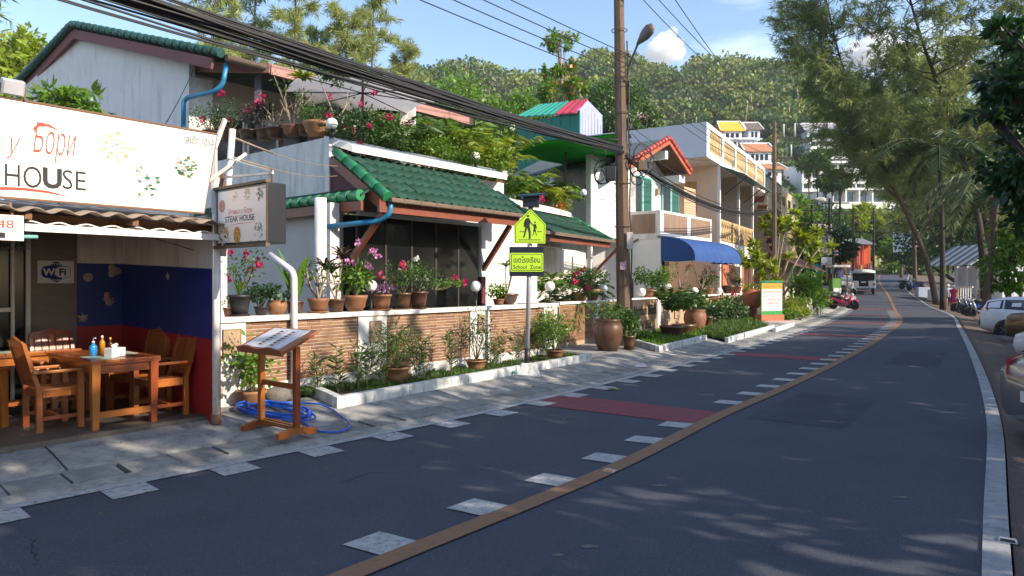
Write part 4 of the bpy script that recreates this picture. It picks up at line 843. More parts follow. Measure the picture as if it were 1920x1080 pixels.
mb=MB();mb.bar(V2.p(ac,-1.05,2.0),V2.p(ac+.1,-.1,2.95),.08,.09);mb.build('brace',brown_wood,vl)
v2b(-2.4,LV2+1.8,-1.9,-1.75,PZ,2.9,'inner_wall',white_wall)
# second low wall (brick courses) from the first wall's return to the carved name board
W2a=G(1062,640,.2);y2=17.2;W2=Fr(P(1050,528,16.6).xy,P(1390,528,30.2).xy-P(1050,528,16.6).xy);LW2=(P(1390,528,30.2).xy-P(1050,528,16.6).xy).length
g2=thing('garden_wall','lower garden wall with white coping and globe lamps running past the jars to the blue awning','wall',W2.p(0,0,PZ))
W2T=1.30
mb=MB();W2.box(mb,0,LW2,-.18,-.02,PZ-.1,W2T-.06);mb.build('wall_core',mat('tan_render',(.42,.30,.20),(.34,.24,.16),3,.85,.3,30),g2)
mb=MB();W2.box(mb,-.05,LW2+.05,-.22,.03,W2T-.06,W2T);mb.build('coping',white_wall,g2)
for px in(1120,1235,1300,1386):a=W2.s_at(px);mb=MB();W2.box(mb,a-.12,a+.12,-.2,.02,PZ-.1,W2T-.062);mb.build('pier',white_wall2,g2)
bcount=0;rest=MB();brick_panel(W2,g2,.05,W2.s_at(1112),PZ+.1,W2T-.1,200,t=-.012)
if rest.v:rest.build('brick_courses',brick_m,g2)['kind']='stuff'
for a,b in((1310,1376),(1245,1294)):carved(W2,g2,W2.s_at((a+b)/2),.0,.85,.5,.6)
# ------------------------------------------------ upper house
UC=Vector((-6.97,15.0))*1.0
zc=6.64;ap=P(155,65,17.2);lf=P(40,165,18.8)
gx=Vector((-.866,.5));dfr=Vector((.65,.76)).normalized()
uh=thing('upper_house','two storey white house with long gable wall and green tiled roof behind the steak house','building',(UC.x,UC.y,PZ))
z_c=H-(118-HY)/F*UC.y
cN=Vector((UC.x,UC.y,z_c));apN=Vector((ap.x,ap.y,ap.z-.12));lfN=Vector((lf.x-.5,lf.y+.25,lf.z-.45))
mb=MB();off=Vector((dfr.x,dfr.y,0))*9;polyw=[Vector((cN.x,cN.y,PZ)),cN,apN,lfN,Vector((lfN.x,lfN.y,PZ))]
mb.prism(polyw,Vector((-gx.y,gx.x,0))*-.14*-1);gab=fix_normals(mb.build('gable_wall',mat('weathered_white_wall',(.70,.68,.68),(.60,.58,.58),1.2,.85,.25,30,grime=(.40,.35,.34)),uh))
def P3(v,dz=0):return Vector((v.x,v.y,v.z+dz))
# roof planes
e1=P(428,112,14.0);e2=P(835,214,18.6);e1=Vector((e1.x,e1.y,6.3));bk1=ap+off*1.0
gutL=P(428,110,14.0);gutR=P(835,213,18.9)
ridR=ap+(gutR-gutL)+Vector((1,1.5,0));lfo=P(38,160,18.6)
mb=MB();mb.prism([gutL,gutR,ridR,ap+Vector((0,-.35,.05))],(0,0,.07));mb.prism([ap+Vector((0,-.35,.05)),ridR,ridR+(lfo-ap),lfo],(0,0,.07));fix_normals(mb.build('roof',green_tile,uh))
vt=mat('verge_green_tile',(.018,.085,.07),(.012,.05,.045),5,.5,.2,30,island=.2)
for p0,p1,n in((ap+Vector((0,-.4,.12)),gutL+Vector((-.1,-.12,.08)),22),(ap+Vector((0,-.4,.12)),lfo+Vector((0,-.1,.08)),15)):
 d=(p1-p0);st_=d/n;me=MB();me.tube([(0,0,0),(st_.length*1.15,0,-.0)],[.10,.075],8);mm=me.mesh('verge_tile');mm.materials.append(vt)
 for i in range(n):o=piece('verge_tile',mm,None,uh,p0+st_*(n-1-i)+Vector((0,0,.02)));o.rotation_euler=(-st_).to_track_quat('X','Z').to_euler();o.location=p0+st_*(i+1)-org(uh)
for p0,p1 in((ap+Vector((0,-.33,-.1)),gutL+Vector((-.3,-.05,-.12))),(ap+Vector((0,-.33,-.1)),lfo+Vector((.1,0,-.1)))):mb=MB();mb.bar(p0,p1,.06,.22);mb.build('barge_board',maroon if False else mat('dark_red_board',(.20,.065,.06),(.14,.05,.05),3,.7)if 'dark_red_board' not in MATS else MATS['dark_red_board'],uh)
mb=MB();mb.tube([gutL+Vector((-.02,-.05,0)),gutR],.075,8);mb.build('gutter',gutter_m,uh)
# front face with windows, set back under a porch roof
UF=Fr((UC.x,UC.y),(.65,.76))
def ub(a0,a1,t0,t1,z0,z1,name,m,par=None):mb=MB();UF.box(mb,a0,a1,t0,t1,z0,z1);return mb.build(name,m,par or uh)
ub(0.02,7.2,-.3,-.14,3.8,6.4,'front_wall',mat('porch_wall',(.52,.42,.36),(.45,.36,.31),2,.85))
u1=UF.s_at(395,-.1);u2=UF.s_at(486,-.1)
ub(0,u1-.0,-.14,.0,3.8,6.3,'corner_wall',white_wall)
for k in range(7):
 a=u1+k*.86;f=ub(a,a+.8,-.13,-.09,3.9,5.62,'window_frame',white_wall2 if k<2 else brown_wood);ub(a+.06,a+.74,-.088,-.075,3.95,5.55,'pane',glass_d,f)
mb=MB();fL=P(368,138,15.6);fC=P(507,140,14.4);fR=P(812,222,18.2)
mb.bar(P(368,126,15.2),P(507,128,14.6),.08,.2);mb.build('porch_beam',pink_beam,uh);mb=MB();mb.bar(P(507,130,14.6),P(885,228,19.5),.08,.22);mb.build('porch_beam',pink_beam,uh)
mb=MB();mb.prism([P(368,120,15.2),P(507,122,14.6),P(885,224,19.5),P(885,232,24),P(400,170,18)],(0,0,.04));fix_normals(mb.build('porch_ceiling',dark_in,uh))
pc=P(484,200,14.9);mb=MB();mb.bar(Vector((pc.x,pc.y,3.8)),Vector((pc.x,pc.y,6.5)),.12,.12);mb.build('porch_post',mat('grey_post',(.10,.10,.12)),uh)
wp=thing('terrace_pillar','square white pillar standing among the terrace plants','pillar',P(765,250,16.8));pl0=P(765,250,16.8);mb=MB();mb.box(pl0.x-.17,pl0.x+.17,pl0.y-.17,pl0.y+.17,3.84,P(765,183,16.8).z);mb.build('shaft',white_wall,wp);mb=MB();mb.box(pl0.x-.2,pl0.x+.2,pl0.y-.2,pl0.y+.2,P(765,183,16.8).z,P(765,178,16.8).z);mb.build('cap',white_wall,wp);wp.location=wp.location
# blue downpipes
def pipe(pts,r,m,name,label,cat,sub=3):
 pp=[Vector(p)for p in pts];out=[pp[0]]
 for i in range(1,len(pp)-1):
  a=(pp[i-1]-pp[i]);b=(pp[i+1]-pp[i]);k=min(r*2.2,a.length*.4,b.length*.4);a=a.normalized()*k;b=b.normalized()*k
  for u in(0,.25,.5,.75,1):out.append(pp[i]+a*(1-u)**2+b*u**2)
 out.append(pp[-1]);mb=MB();mb.tube(out,r,10);mb.build(name,m,label=label,cat=cat,loc=pp[-1])
pipe([P(425,118,14.1),P(418,158,14.1),P(402,172,14.1),P(352,183,14.6),P(344,190,14.6),P(344,250,14.6)],.05,blue_pipe,'downpipe','blue downpipe bending from the upper house gutter to its white gable wall','pipe')
pipe([V.p(sL+.1,tr0-.02,EZ-.02),V.p(sL+.08,tr0-.03,EZ-.22),V.p(sL-.0,-.3,EZ-.33),V.p(2.2,-.95,EZ-.42)],.045,blue_pipe,'downpipe','blue downpipe under the green roof corner of the villa','pipe')
q0=V.p(V.s_at(512,-.3),-.3,0);ysx=V.p(V.s_at(552,.06),.06,0)
pipe([P(505,478,q0.y),P(547,508,ysx.y),P(551,520,ysx.y),Vector((ysx.x,ysx.y,.2))],.05,pvc,'drain_pipe','white plastic pipe bending over the garden wall down to the pavement','pipe')
mb=MB();V.box(mb,V.s_at(414,-.1),V.s_at(426,-.1),-.22,-.1,WT,2.6);mb.build('white_post',white_paint,label='short white post on the left end of the garden wall by the pink flowers',cat='post',loc=V.p(V.s_at(420,-.1),-.16,WT))
# terrace umbrella
uo=P(680,240,15.2);um=thing('patio_umbrella','large pale grey patio umbrella open on the villa terrace','umbrella',(uo.x,uo.y,3.84))
mb=MB();mb.tube([(uo.x,uo.y,3.84),(uo.x,uo.y,P(680,150,15.2).z)],.028,8);mb.build('pole',brown_wood,um)
zr=P(680,183,15.2).z;za_=P(680,152,15.2).z;mb=MB();ring=[];nn_=8
for k in range(nn_*4):
 a=k/(nn_*4)*6.283+.3;sag=.07*(1-abs(math.cos(a*4-1.2)));rr_=1.62*(1-.05*abs(math.sin((a-.3)*4)));ring.append(Vector((uo.x+rr_*math.cos(a),uo.y+rr_*math.sin(a),zr+.12*abs(math.sin((a-.3)*4)))))
mid=[Vector((uo.x,uo.y,0)).lerp(Vector((q.x,q.y,0)),.5)+Vector((0,0,(zr+za_)/2+.05))for q in ring];m_=len(ring)
vs=ring+mid+[Vector((uo.x,uo.y,za_))];fs=[(i,(i+1)%m_,m_+(i+1)%m_,m_+i)for i in range(m_)]+[(m_+i,m_+(i+1)%m_,2*m_)for i in range(m_)]
fix_normals(MB().add(vs,fs,True).build('canopy',mat('umbrella_cloth',(.66,.65,.66),(.58,.57,.58),2,.85,trans=.3),um))
mb=MB();[mb.tube([Vector((uo.x,uo.y,zr+.1)),ring[k*4]+Vector((0,0,-.01))],.012,5)for k in range(nn_)];r_=mb.build('ribs',black_metal,um);r_['kind']='stuff'
for px,py,rp,Y,lab in((622,232,11,12.0,'white globe lamp at the corner of the villa terrace parapet'),(891,293,8.5,14.9,'white globe lamp on the right part of the villa terrace parapet'),(945,327,8,16.5,'white globe lamp in the gap between the two white parapets'),(1094,361,6.5,21.5,'white globe lamp above the second green roof'),(788,262,6,17.5,'small white globe lamp hidden among terrace leaves behind the white pillar')):globe_px(px,py,rp,Y,lab)
# ------------------------------------------------ planter kerbs along the pavement
def gl(px,py,z=.15):
 q=G(px,py,z)
 for _ in range(4):q=G(px,py,lz(q.x,q.y))
 return q
def kerb(pts,label,w=.11,h=.15,soil_poly=None):
 ws=[gl(*p)for p in pts];k=MB()
 o=thing('planter_kerb',label,'kerb',ws[0],'white planter kerbs')
 for i in range(len(ws)-1):
  a,b=ws[i],ws[i+1];d=(b-a);d.z=0;L_=d.length;d.normalize();nrm=Vector((-d.y,d.x,0))*w;n=max(1,int(round(L_/1.4)))
  for j in range(n):
   p=a.lerp(b,j/n)+d*.004;q=a.lerp(b,(j+1)/n)-d*.004;mb=MB()
   mb.hexa([p-Vector((0,0,.12)),q-Vector((0,0,.12)),q+nrm-Vector((0,0,.12)),p+nrm-Vector((0,0,.12)),p+Vector((0,0,h)),q+Vector((0,0,h)),q+nrm+Vector((0,0,h)),p+nrm+Vector((0,0,h))]);mb.build('kerb_stone',kerb_white,o,bevel=.008)
 return ws,o
k1,ko=kerb([(578,741),(632,766),(1110,676)],'long white kerb of the weedy strip along the brick garden wall')
for px,py in((659,748),(966,697)):q=gl(px,py+8);mb=MB();mb.tube([q+Vector((-.06,.06,.06)),q+Vector((.03,-.03,.06))],.025,8);mb.build('spout',MATS['teal_pipe']if 'teal_pipe' in MATS else blue_pipe,ko)
k2,_=kerb([(1190,648),(1236,661),(1326,638)],'short white kerb in front of the carved name board')
k3,_=kerb([(1366,643),(1452,617)],'white kerb in front of the grass below the blue awning')
k4,_=kerb([(1455,623),(1490,611)],'small white kerb piece by the rent sign');k5,_=kerb([(1470,600),(1495,588)],'far white kerb beyond the rent sign',h=.25)
def soil_bed(pts,z,name,lab):
 vs=[Vector((p.x,p.y,lz(p.x,p.y)+z))for p in pts];MB().add(vs,[tuple(range(len(vs)))]).build(name,soil,kind='structure')
_n=V.n.to_3d()
soil_bed([k1[0]+Vector((-.05,.2,0)),k1[1]+Vector((0,.12,0)),k1[2],V.p(s_end,.0,0),V.p(.9,0,0)],.05,'flower_bed','')
soil_bed([k2[0],k2[1],k2[2],W2.p(W2.s_at(1325),.02,0),W2.p(W2.s_at(1180),.02,0)],.06,'flower_bed','');soil_bed([k3[0]+Vector((-.5,.8,0)),k3[0],k3[1],W2.p(W2.s_at(1388),.05,0),W2.p(W2.s_at(1300),.05,0)],.06,'flower_bed','')
# ------------------------------------------------ blue awning house
B=Fr(P(1239,0,24.5).xy,P(1335,0,28.4).xy-P(1239,0,24.5).xy);LB=(P(1335,0,28.4).xy-P(1239,0,24.5).xy).length
bh_=thing('awning_house','white two storey house with red tiled gable, brown panelled balcony and blue awning','building',B.p(0,0,PZ))
def bb(a0,a1,t0,t1,z0,z1,name,m,par=None,fr=None,bevel=0):mb=MB();(fr or B).box(mb,a0,a1,t0,t1,z0,z1);return mb.build(name,m,par or bh_,bevel=bevel)
tb_=t_at(B,0,1180,-8,0);zb0,zb1=3.46,4.38
rend=mat('brown_render',(.30,.20,.14),(.20,.135,.10),2.2,.9,.5,25,stretch=(3,3,.6))
bb(0,LB,-.15,-.02,zb0,zb1-.002,'balcony_front',white_wall2);bb(.02,.13,-3.4,-.15,zb0,zb1-.002,'balcony_side',white_wall);bb(0,LB,-3.4,-.15,zb0-.12,zb0,'balcony_floor',white_wall)
for px0,px1 in((1246,1289),(1296,1332)):a0,a1=B.s_at(px0),B.s_at(px1);p_=bb(a0,a1,-.02,.0,zb0+.13,zb1-.09,'balcony_panel',rend)
tpa,tpb=t_at(B,.02,1228,-8,0),t_at(B,.02,1184,-8,0);mb=MB();mb.hexa([B.p(-.0,tpa,zb0+.1),B.p(.018,tpa,zb0+.1),B.p(.018,tpb,zb0+.1),B.p(0,tpb,zb0+.1),B.p(0,tpa,zb1-.12),B.p(.018,tpa,zb1-.12),B.p(.018,tpb,zb1-.12),B.p(0,tpb,zb1-.12)]);fix_normals(mb.build('balcony_panel',rend,bh_))
tw=-1.35
bb(-2.6,3.6,tw-.2,tw,zb0-.1,6.35,'upper_wall',white_wall2);
gf=mat('green_window_frame',(.10,.42,.33),(.08,.34,.27));curt=mat('teal_curtain',(.015,.12,.10),(.01,.07,.06),5,.8,stretch=(9,9,.3))
for px0,px1,z0,z1 in((1183,1220,4.32,5.85),(1239,1271,4.38,5.75)):
 a0,a1=B.s_at(px0,tw),B.s_at(px1,tw);f=bb(a0,a1,tw,tw+.05,z0,z1,'window_frame',gf)
 for j in range(2):u0=a0+(a1-a0)*j/2+.05;u1=a0+(a1-a0)*(j+1)/2-.04;bb(u0,u1,tw+.05,tw+.056,z0+.06,z1-.06,'pane',glass_d if j==0 else curt,f);bb(u0,u0+.03,tw+.052,tw+.066,z0+.05,z1-.05,'sash',white_wall2,f)
a0,a1=B.s_at(1281,tw),B.s_at(1303,tw);lf_=bb(a0,a1,tw,tw+.03,4.3,5.9,'shutter',mat('shutter_tan',(.50,.38,.24),(.42,.3,.2)))
for k in range(14):z=4.36+k*.108;bb(a0+.02,a1-.02,tw+.03,tw+.045,z,z+.07,'shutter_slat',MATS['shutter_tan'],lf_)
bb(B.s_at(1230,tw)-.08,B.s_at(1230,tw)+.08,tw,tw+.12,5.25,5.5,'wall_lamp',tan_tile)
# red gable
za,zl,zr_=7.12,5.75,6.15;ga=1.25;gl_,gr_=-1.95,3.25;tf,tk=-.25,-5.5
redt=mat('red_roof_tile',(.42,.06,.045),(.28,.04,.035),3,.55,.2,30,island=.2);dkt=mat('grey_green_roof_tile',(.11,.13,.12),(.07,.085,.08),3,.6,.3,20)
mb=MB();mb.prism([B.p(gl_,tf,zl),B.p(ga,tf,za),B.p(ga,tk,za),B.p(gl_,tk,zl)],(0,0,.07));mb.prism([B.p(gr_,tf,zr_),B.p(ga,tf,za),B.p(ga,tk,za),B.p(gr_,tk,zr_)],(0,0,.07));fix_normals(mb.build('roof',dkt,bh_))
for p0,p1,n in((B.p(gl_,tf,zl),B.p(ga,tf,za),13),(B.p(gr_,tf,zr_),B.p(ga,tf,za),9)):
 d=(p1-p0)/n;mb=MB();mb.tube([(0,0,0),(d.length*1.15,0,0)],[.11,.085],8);me=mb.mesh('verge_tile');me.materials.append(redt)
 for i in range(n):o=piece('verge_tile',me,None,bh_,p0+d*i+Vector((0,0,.09)));o.rotation_euler=d.to_track_quat('X','Z').to_euler()
 mb=MB();mb.bar(p0+Vector((0,0,-.06)),p1+Vector((0,0,-.06)),.05,.17);mb.build('barge_board',mat('orange_red_board',(.50,.11,.05))if 'orange_red_board' not in MATS else MATS['orange_red_board'],bh_)
mb=MB();mb.prism([B.p(gr_,tf-.05,zr_-.02),B.p(ga,tf-.05,za-.03),B.p(ga,tw,za-.03),B.p(gr_,tw,zr_-.02)],(0,0,-.03));fix_normals(mb.build('soffit',mat('soffit_wood',(.16,.075,.04),(.10,.05,.03),3),bh_))
mb=MB();mb.prism([B.p(gl_,tw-.02,6.3),B.p(gl_,tw-.02,zl),B.p(ga,tw-.02,za-.06),B.p(gr_,tw-.02,zr_-.05),B.p(gr_,tw-.02,6.3)][1:4]+[B.p(gr_,tw-.02,5.7),B.p(gl_,tw-.02,5.7)],B.n.to_3d()*.03);fix_normals(mb.build('gable_wall',white_wall2,bh_))
bb(ga-.12,ga+.12,tw,tf-.1,6.42,6.72,'ridge_beam',white_wall2);bb(gr_-.5,gr_+.05,tw,tf-.25,5.75,6.02,'eave_beam',white_wall2)
# ground floor
bb(.02,.13,-3.4,-.02,PZ,zb0-.12,'side_wall',white_wall2);bb(.13,LB+2.2,-3.0,-2.9,PZ,zb0-.12,'inner_wall',mat('brown_inner',(.10,.045,.03),(.06,.03,.02),3,.8));bb(.2,1.4,-.6,-.5,PZ+.6,2.9,'glass_panel',glass_d)
sR3=B.s_at(1388,.2);bb(sR3-.12,sR3+.06,.1,.25,PZ,2.55,'column',white_wall2);mb=MB();mb.bar(B.p(.9,.2,2.95),B.p(sR3,.2,2.5),.12,.14);mb.build('arch_beam',white_wall,bh_)
mb=MB();mb.bar(B.p(-.02,-2.6,2.5),B.p(-.02,-.9,3.35),.06,.05);mb.build('stair_rail',gutter_m,bh_)
bb(-.01,.02,-1.9,-1.1,PZ+.8,1.9,'side_window',maroon)
bb(-2.6,0,-3.4,-3.3,PZ,zb0,'rear_wall',white_wall);bb(-1.4,-.6,-3.3,-3.25,PZ,2.3,'door',maroon)
aw=thing('awning','blue fabric awning with scalloped edge over the villa entrance','awning',B.p(1.5,0,2.6));n=9;blue_cloth=mat('blue_awning_cloth',(.022,.085,.29),(.015,.055,.20),2.5,.8,.15,20,trans=.08,stretch=(3,3,.4));LA=B.s_at(1378,1.0)-.0
vs=[];fs=[];m_=60
for i in range(m_+1):
 a=.04+(LA)*i/m_;bul=.0+.02*math.sin(a*9)
 for j in range(n):u=j/(n-1)*math.pi/2;vs.append(B.p(a,.01+1.25*math.sin(u)+bul*math.sin(u),3.42-(1-math.cos(u))*.72-.03*math.sin(a*3)*math.sin(u)))
 vs.append(B.p(a,1.27+bul,2.70-.16-.05*abs(math.sin(a*5.2))))
k=n+1
fs=[(i*k+j,i*k+j+1,(i+1)*k+j+1,(i+1)*k+j)for i in range(m_)for j in range(k-1)];MB().add(vs,fs,True).build('canopy',blue_cloth,aw)
for a in(.04,LA):mb=MB();q=[B.p(a,.01,3.42)]+[B.p(a,.01+1.25*math.sin(j/8*math.pi/2),3.42-(1-math.cos(j/8*math.pi/2))*.72)for j in range(1,9)]+[B.p(a,1.27,2.54),B.p(a,.6,2.5),B.p(a,.01,2.54)];mb.add(q,[tuple(range(len(q)))]);mb.build('end_panel',blue_cloth,aw)
mb=MB();mb.bar(B.p(.06,.03,2.72),B.p(LA,.03,2.72),.03,.03);mb.bar(B.p(.3,.03,2.72),B.p(.3,1.2,2.72),.03,.03);mb.bar(B.p(LA-.3,.03,2.72),B.p(LA-.3,1.2,2.72),.03,.03);mb.build('frame',black_metal,aw)
# ------------------------------------------------ terrace left of it: umbrella, rooftop hut, back building
bt=thing('terrace_block','low white flat roofed block with dark red door behind the second green roof','building',P(1100,0,24.5)*1.0);bt.location.z=PZ;ORG[bt.name]=Vector(bt.location)
x0=P(985,0,25.5);x1=P(1182,0,25.5);T=Fr(x0.xy,x1.xy-x0.xy);LT=(x1-x0).length
def tt_(a0,a1,t0,t1,z0,z1,name,m,par=bt):mb=MB();T.box(mb,a0,a1,t0,t1,z0,z1);return mb.build(name,m,par)
tt_(1.1,LT+.2,-6,0,PZ,6.1,'wall',white_wall);tt_(T.s_at(1118),T.s_at(1142),0,.03,4.2,5.75,'door',maroon);tt_(T.s_at(1096),T.s_at(1106),0,.04,5.2,5.45,'wall_light',tan_tile)
um2=thing('canopy','bright green canopy with pale edge stretched over the terrace','canopy',P(1060,0,23.0));um2.location.z=4;ORG[um2.name]=Vector(um2.location)
gcl=mat('green_canvas',(.03,.62,.05),(.02,.52,.04),2,.8,trans=.65);pts=[P(955,284,22.0),P(1015,268,20.3),P(1165,252,19.4),P(1180,300,25),P(1140,305,25.6),P(1060,309,26),P(1010,300,25)]
mid=P(1085,284,22.6);vs=pts+[mid];MB().add(vs,[(i,(i+1)%7,7)for i in range(7)],True).build('cloth',gcl,um2)
vs2=[p+Vector((0,.0,.05))for p in pts]+[mid+Vector((0,0,.06))];MB().add(vs2,[(i,(i+1)%7,7)for i in range(7)],True).build('top_sheet',mat('pale_canvas',(.42,.50,.46),(.35,.4,.38)),um2)
q=P(1060,320,22.6);mb=MB();mb.tube([Vector((q.x,q.y,3.6)),Vector((q.x,q.y,P(1060,270,22.6).z))],.04,8);mb.build('pole',gutter_m,um2)
hut=thing('rooftop_hut','teal rooftop hut with corrugated teal and red roof and lavender gable','hut',P(1080,250,34));Hf=Fr(P(970,0,36.5).xy,P(1082,0,33.5).xy-P(970,0,36.5).xy);teal=mat('teal_sheet',(.012,.20,.15),(.01,.15,.115),2,.6,.2,20,stretch=(8,8,.2))
hz0,hz1=P(1080,252,33.5).z,P(1080,206,33.5).z;LH=(P(1082,0,33.5)-P(970,0,36.5)).length;E=Fr(P(1082,0,33.5).xy,P(1127,0,35.5).xy-P(1082,0,33.5).xy);LE=(P(1127,0,35.5)-P(1082,0,33.5)).length
for i in range(14):mb=MB();Hf.box(mb,LH*i/14+.01,LH*(i+1)/14-.01,-.06,.0+.015*(i%2),hz0-2,hz1-.05);mb.build('wall_sheet',teal,hut)
lav=mat('lavender_sheet',(.30,.33,.72),(.26,.29,.62),2,.6);ag=P(1102,188,34.3)
mb=MB();mb.prism([E.p(0,0,hz0-2),E.p(LE,0,hz0-2),E.p(LE,0,P(1127,215,35.5).z),Vector((ag.x,ag.y,ag.z)),E.p(0,0,hz1-.02)],(-E.n.x*.06,-E.n.y*.06,0));fix_normals(mb.build('gable',lav,hut))
for k in range(8):a=LE*(k+.5)/8;mb=MB();E.box(mb,a-.03,a+.03,.002,.03,hz0,hz0+.9+.25*min(k,7-k));mb.build('gable_rib',lav,hut)
bkd=(Hf.p(0,0,0)-Hf.p(LH,0,0)).normalized()
r0,r1=P(1080,213,33.3),P(966,221,36.6);t0_,t1_=P(1102,188,34.3),P(1012,198,38)
for k in range(18):
 u0,u1=k/18,(k+.94)/18;mb=MB();q=[r0.lerp(r1,u0),r0.lerp(r1,u1),t0_.lerp(t1_,u1),t0_.lerp(t1_,u0)];mb.prism(q,(0,0,.05+.03*(k%2)));fix_normals(mb.build('roof_sheet',mat('teal_roof',(.03,.36,.27),(.02,.28,.2),3,.5)if 'teal_roof' not in MATS and k>5 else(MATS['teal_roof']if k>5 else(MATS.get('hot_red_roof')or mat('hot_red_roof',(.62,.05,.09),(.5,.04,.07),3,.5))),hut))
# ------------------------------------------------ yellow balustrade building
Y3=Fr(P(1325,0,30).xy,(.5,.866));yb=thing('balustrade_building','white and cream building with yellow balustrades and a blue glass canopy','building',Y3.p(0,0,PZ));LY=14.3
def yy(a0,a1,t0,t1,z0,z1,name,m,par=None):mb=MB();Y3.box(mb,a0,a1,t0,t1,z0,z1);return mb.build(name,m,par or yb)
shaded_side=mat('shaded_lavender_wall',(.56,.56,.60),(.50,.50,.55),1.5,.85,.1,20);yel=mat('ochre_baluster',(.60,.42,.20),(.50,.33,.15),3,.7,island=.1)  # parapet side: bluish shade of the unlit face is put into its colour
tL=t_at(Y3,0,1160,-12,0)
yy(0,.2,tL-2,0,7.3,8.83,'parapet_side',shaded_side);yy(.2,LY,-.2,0,7.3,7.6,'parapet_base',white_wall2);yy(.2,LY,-.2,0,8.62,8.83,'parapet_cap',white_wall2);yy(.2,LY,tL-2,-.2,7.3,7.42,'roof_slab',white_wall)
nb_=5
for b in range(nb_+1):a=.2+(LY-.5)*b/nb_;yy(a,a+.28,-.2,.01,7.6,8.62,'parapet_pier',white_wall2)
bal=MB().lathe((0,0,0),[(.035,0),(.06,.08),(.03,.2),(.075,.45),(.05,.7),(.03,.8),(.06,.93),(.06,1.02)],8).mesh('baluster');bal.materials.append(yel)
for b in range(nb_):
 a0=.2+(LY-.5)*b/nb_+.28;a1=.2+(LY-.5)*(b+1)/nb_;k=int((a1-a0)/.26)
 for i in range(k):piece('baluster',bal,None,yb,Y3.p(a0+(i+.5)*(a1-a0)/k,-.1,7.6))
yy(.2,LY,-.05,0.004,7.62,7.7,'ochre_rail',yel)
s35,s86,s13=Y3.s_at(1350),Y3.s_at(1386),Y3.s_at(1412)
for s_ in(s35,s86,s13):
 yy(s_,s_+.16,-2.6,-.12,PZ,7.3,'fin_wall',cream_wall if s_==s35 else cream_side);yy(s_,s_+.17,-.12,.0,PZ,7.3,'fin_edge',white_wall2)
 for z in(4.25,5.15,6.05):mb=MB();t=-1.1;mb.hexa([Y3.p(s_-.03,t,z),Y3.p(s_-.001,t,z),Y3.p(s_-.001,t-.55,z),Y3.p(s_-.03,t-.55,z),Y3.p(s_-.03,t,z+.55),Y3.p(s_-.001,t,z+.55),Y3.p(s_-.001,t-.55,z+.55),Y3.p(s_-.03,t-.55,z+.55)]);fix_normals(mb.build('vent_tile',mat('ochre_tile',(.50,.29,.10),(.28,.15,.05),9)if 'ochre_tile' not in MATS else MATS['ochre_tile'],yb))
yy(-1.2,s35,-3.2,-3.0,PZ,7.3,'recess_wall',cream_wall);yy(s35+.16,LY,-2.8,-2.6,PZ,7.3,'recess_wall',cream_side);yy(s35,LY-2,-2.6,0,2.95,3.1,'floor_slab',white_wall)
for k,(c0,c1)in enumerate(((s35+.3,s86-.3),(s86+.3,s13-.3))):w_=yy(c0+.5,c1-.2,-2.6,-2.57,3.3,5.6,'balcony_door',glass_d);yy(c0+.44,c0+.5,-2.6,-2.55,3.3,5.66,'door_frame',brown_wood,w_)
yy(s35+.16,s13+.1,-.12,-.01,3.0,3.72,'balcony_base',white_wall2);yy(s35+.16,s13+.1,-.14,.01,4.66,4.76,'balcony_rail',yel)
for i in range(20):a=s35+.35+(s13-s35-.3)*i/20;piece('baluster',bal,None,yb,Y3.p(a,-.06,3.72),scale=(1.25,1.25,.93))
gcan=thing('glass_canopy','blue green corrugated canopy sheet under the yellow balustrade','canopy',Y3.p(3,.3,7));cblue=mat('blue_green_sheet',(.10,.27,.33),(.06,.18,.23),3,.3);LC=Y3.s_at(1440,.8)
for k in range(12):a0=s35+(LC-s35)*k/12;a1=s35+(LC-s35)*(k+.95)/12;mb=MB();mb.prism([Y3.p(a0,.0,7.25),Y3.p(a1,0,7.25),Y3.p(a1,1.15,6.75),Y3.p(a0,1.15,6.75)],(0,0,.03));fix_normals(mb.build('sheet',cblue,gcan))
for a in(s35+1,s86+1,LC-1):mb=MB();mb.bar(Y3.p(a,0,6.0),Y3.p(a,1.0,6.78),.04,.04);mb.build('strut',black_metal,gcan)
yy(s35+.2,s13,-.6,-.5,PZ,2.9,'ground_wall',mat('terracotta_wall',(.42,.14,.07),(.34,.11,.06),3,.8));yy(s35+.4,s35+1.2,-.5,-.46,PZ,2.3,'door',maroon);yy(s13+.2,LY-3,-.4,-.25,PZ,3.3,'ground_wall',cream_wall)
# ------------------------------------------------ green and brown house further on
G4=Fr(P(1412,0,44).xy,(.5,.866));gh=thing('brown_house','stepped brown and beige house with green top room beyond the balustrades','building',G4.p(0,0,PZ));
def g4(a0,a1,t0,t1,z0,z1,name,m,par=None):mb=MB();G4.box(mb,a0,a1,t0,t1,z0,z1);return mb.build(name,m,par or gh)
beige=mat('beige_wall',(.46,.40,.29),(.38,.33,.24),2,.85,.2,20);planks=mat('tan_planks',(.40,.31,.20),(.28,.20,.13),2,.8,.2,30,stretch=(9,9,.3));greenp=mat('green_paint',(.02,.28,.04),(.015,.2,.03),3,.6);mroof=mat('maroon_roof',(.19,.075,.065),(.13,.055,.05),3,.7,.3,20,stretch=(6,6,.5))
g4(0,20,-6,-1.0,PZ,7.2,'lower_block',mat('brown_wood_wall',(.30,.14,.07),(.2,.09,.05),3,.8,stretch=(6,6,.4)));g4(5.0,21,-.9,.0,6.9,9.2,'parapet',beige);g4(0,17,-7,-1.0,7.2,9.3,'top_room',greenp);g4(-.5,17.5,-7.5,-.2,9.35,9.6,'top_roof',mat('slate_roof',(.16,.17,.20),(.12,.13,.15)))
for k in range(4):a=9+k*3;g4(a,a+1.3,0,.03,7.9,8.6,'window',glass_d)
g4(6,21,-3,-.05,PZ,6.9,'plank_wall',planks)
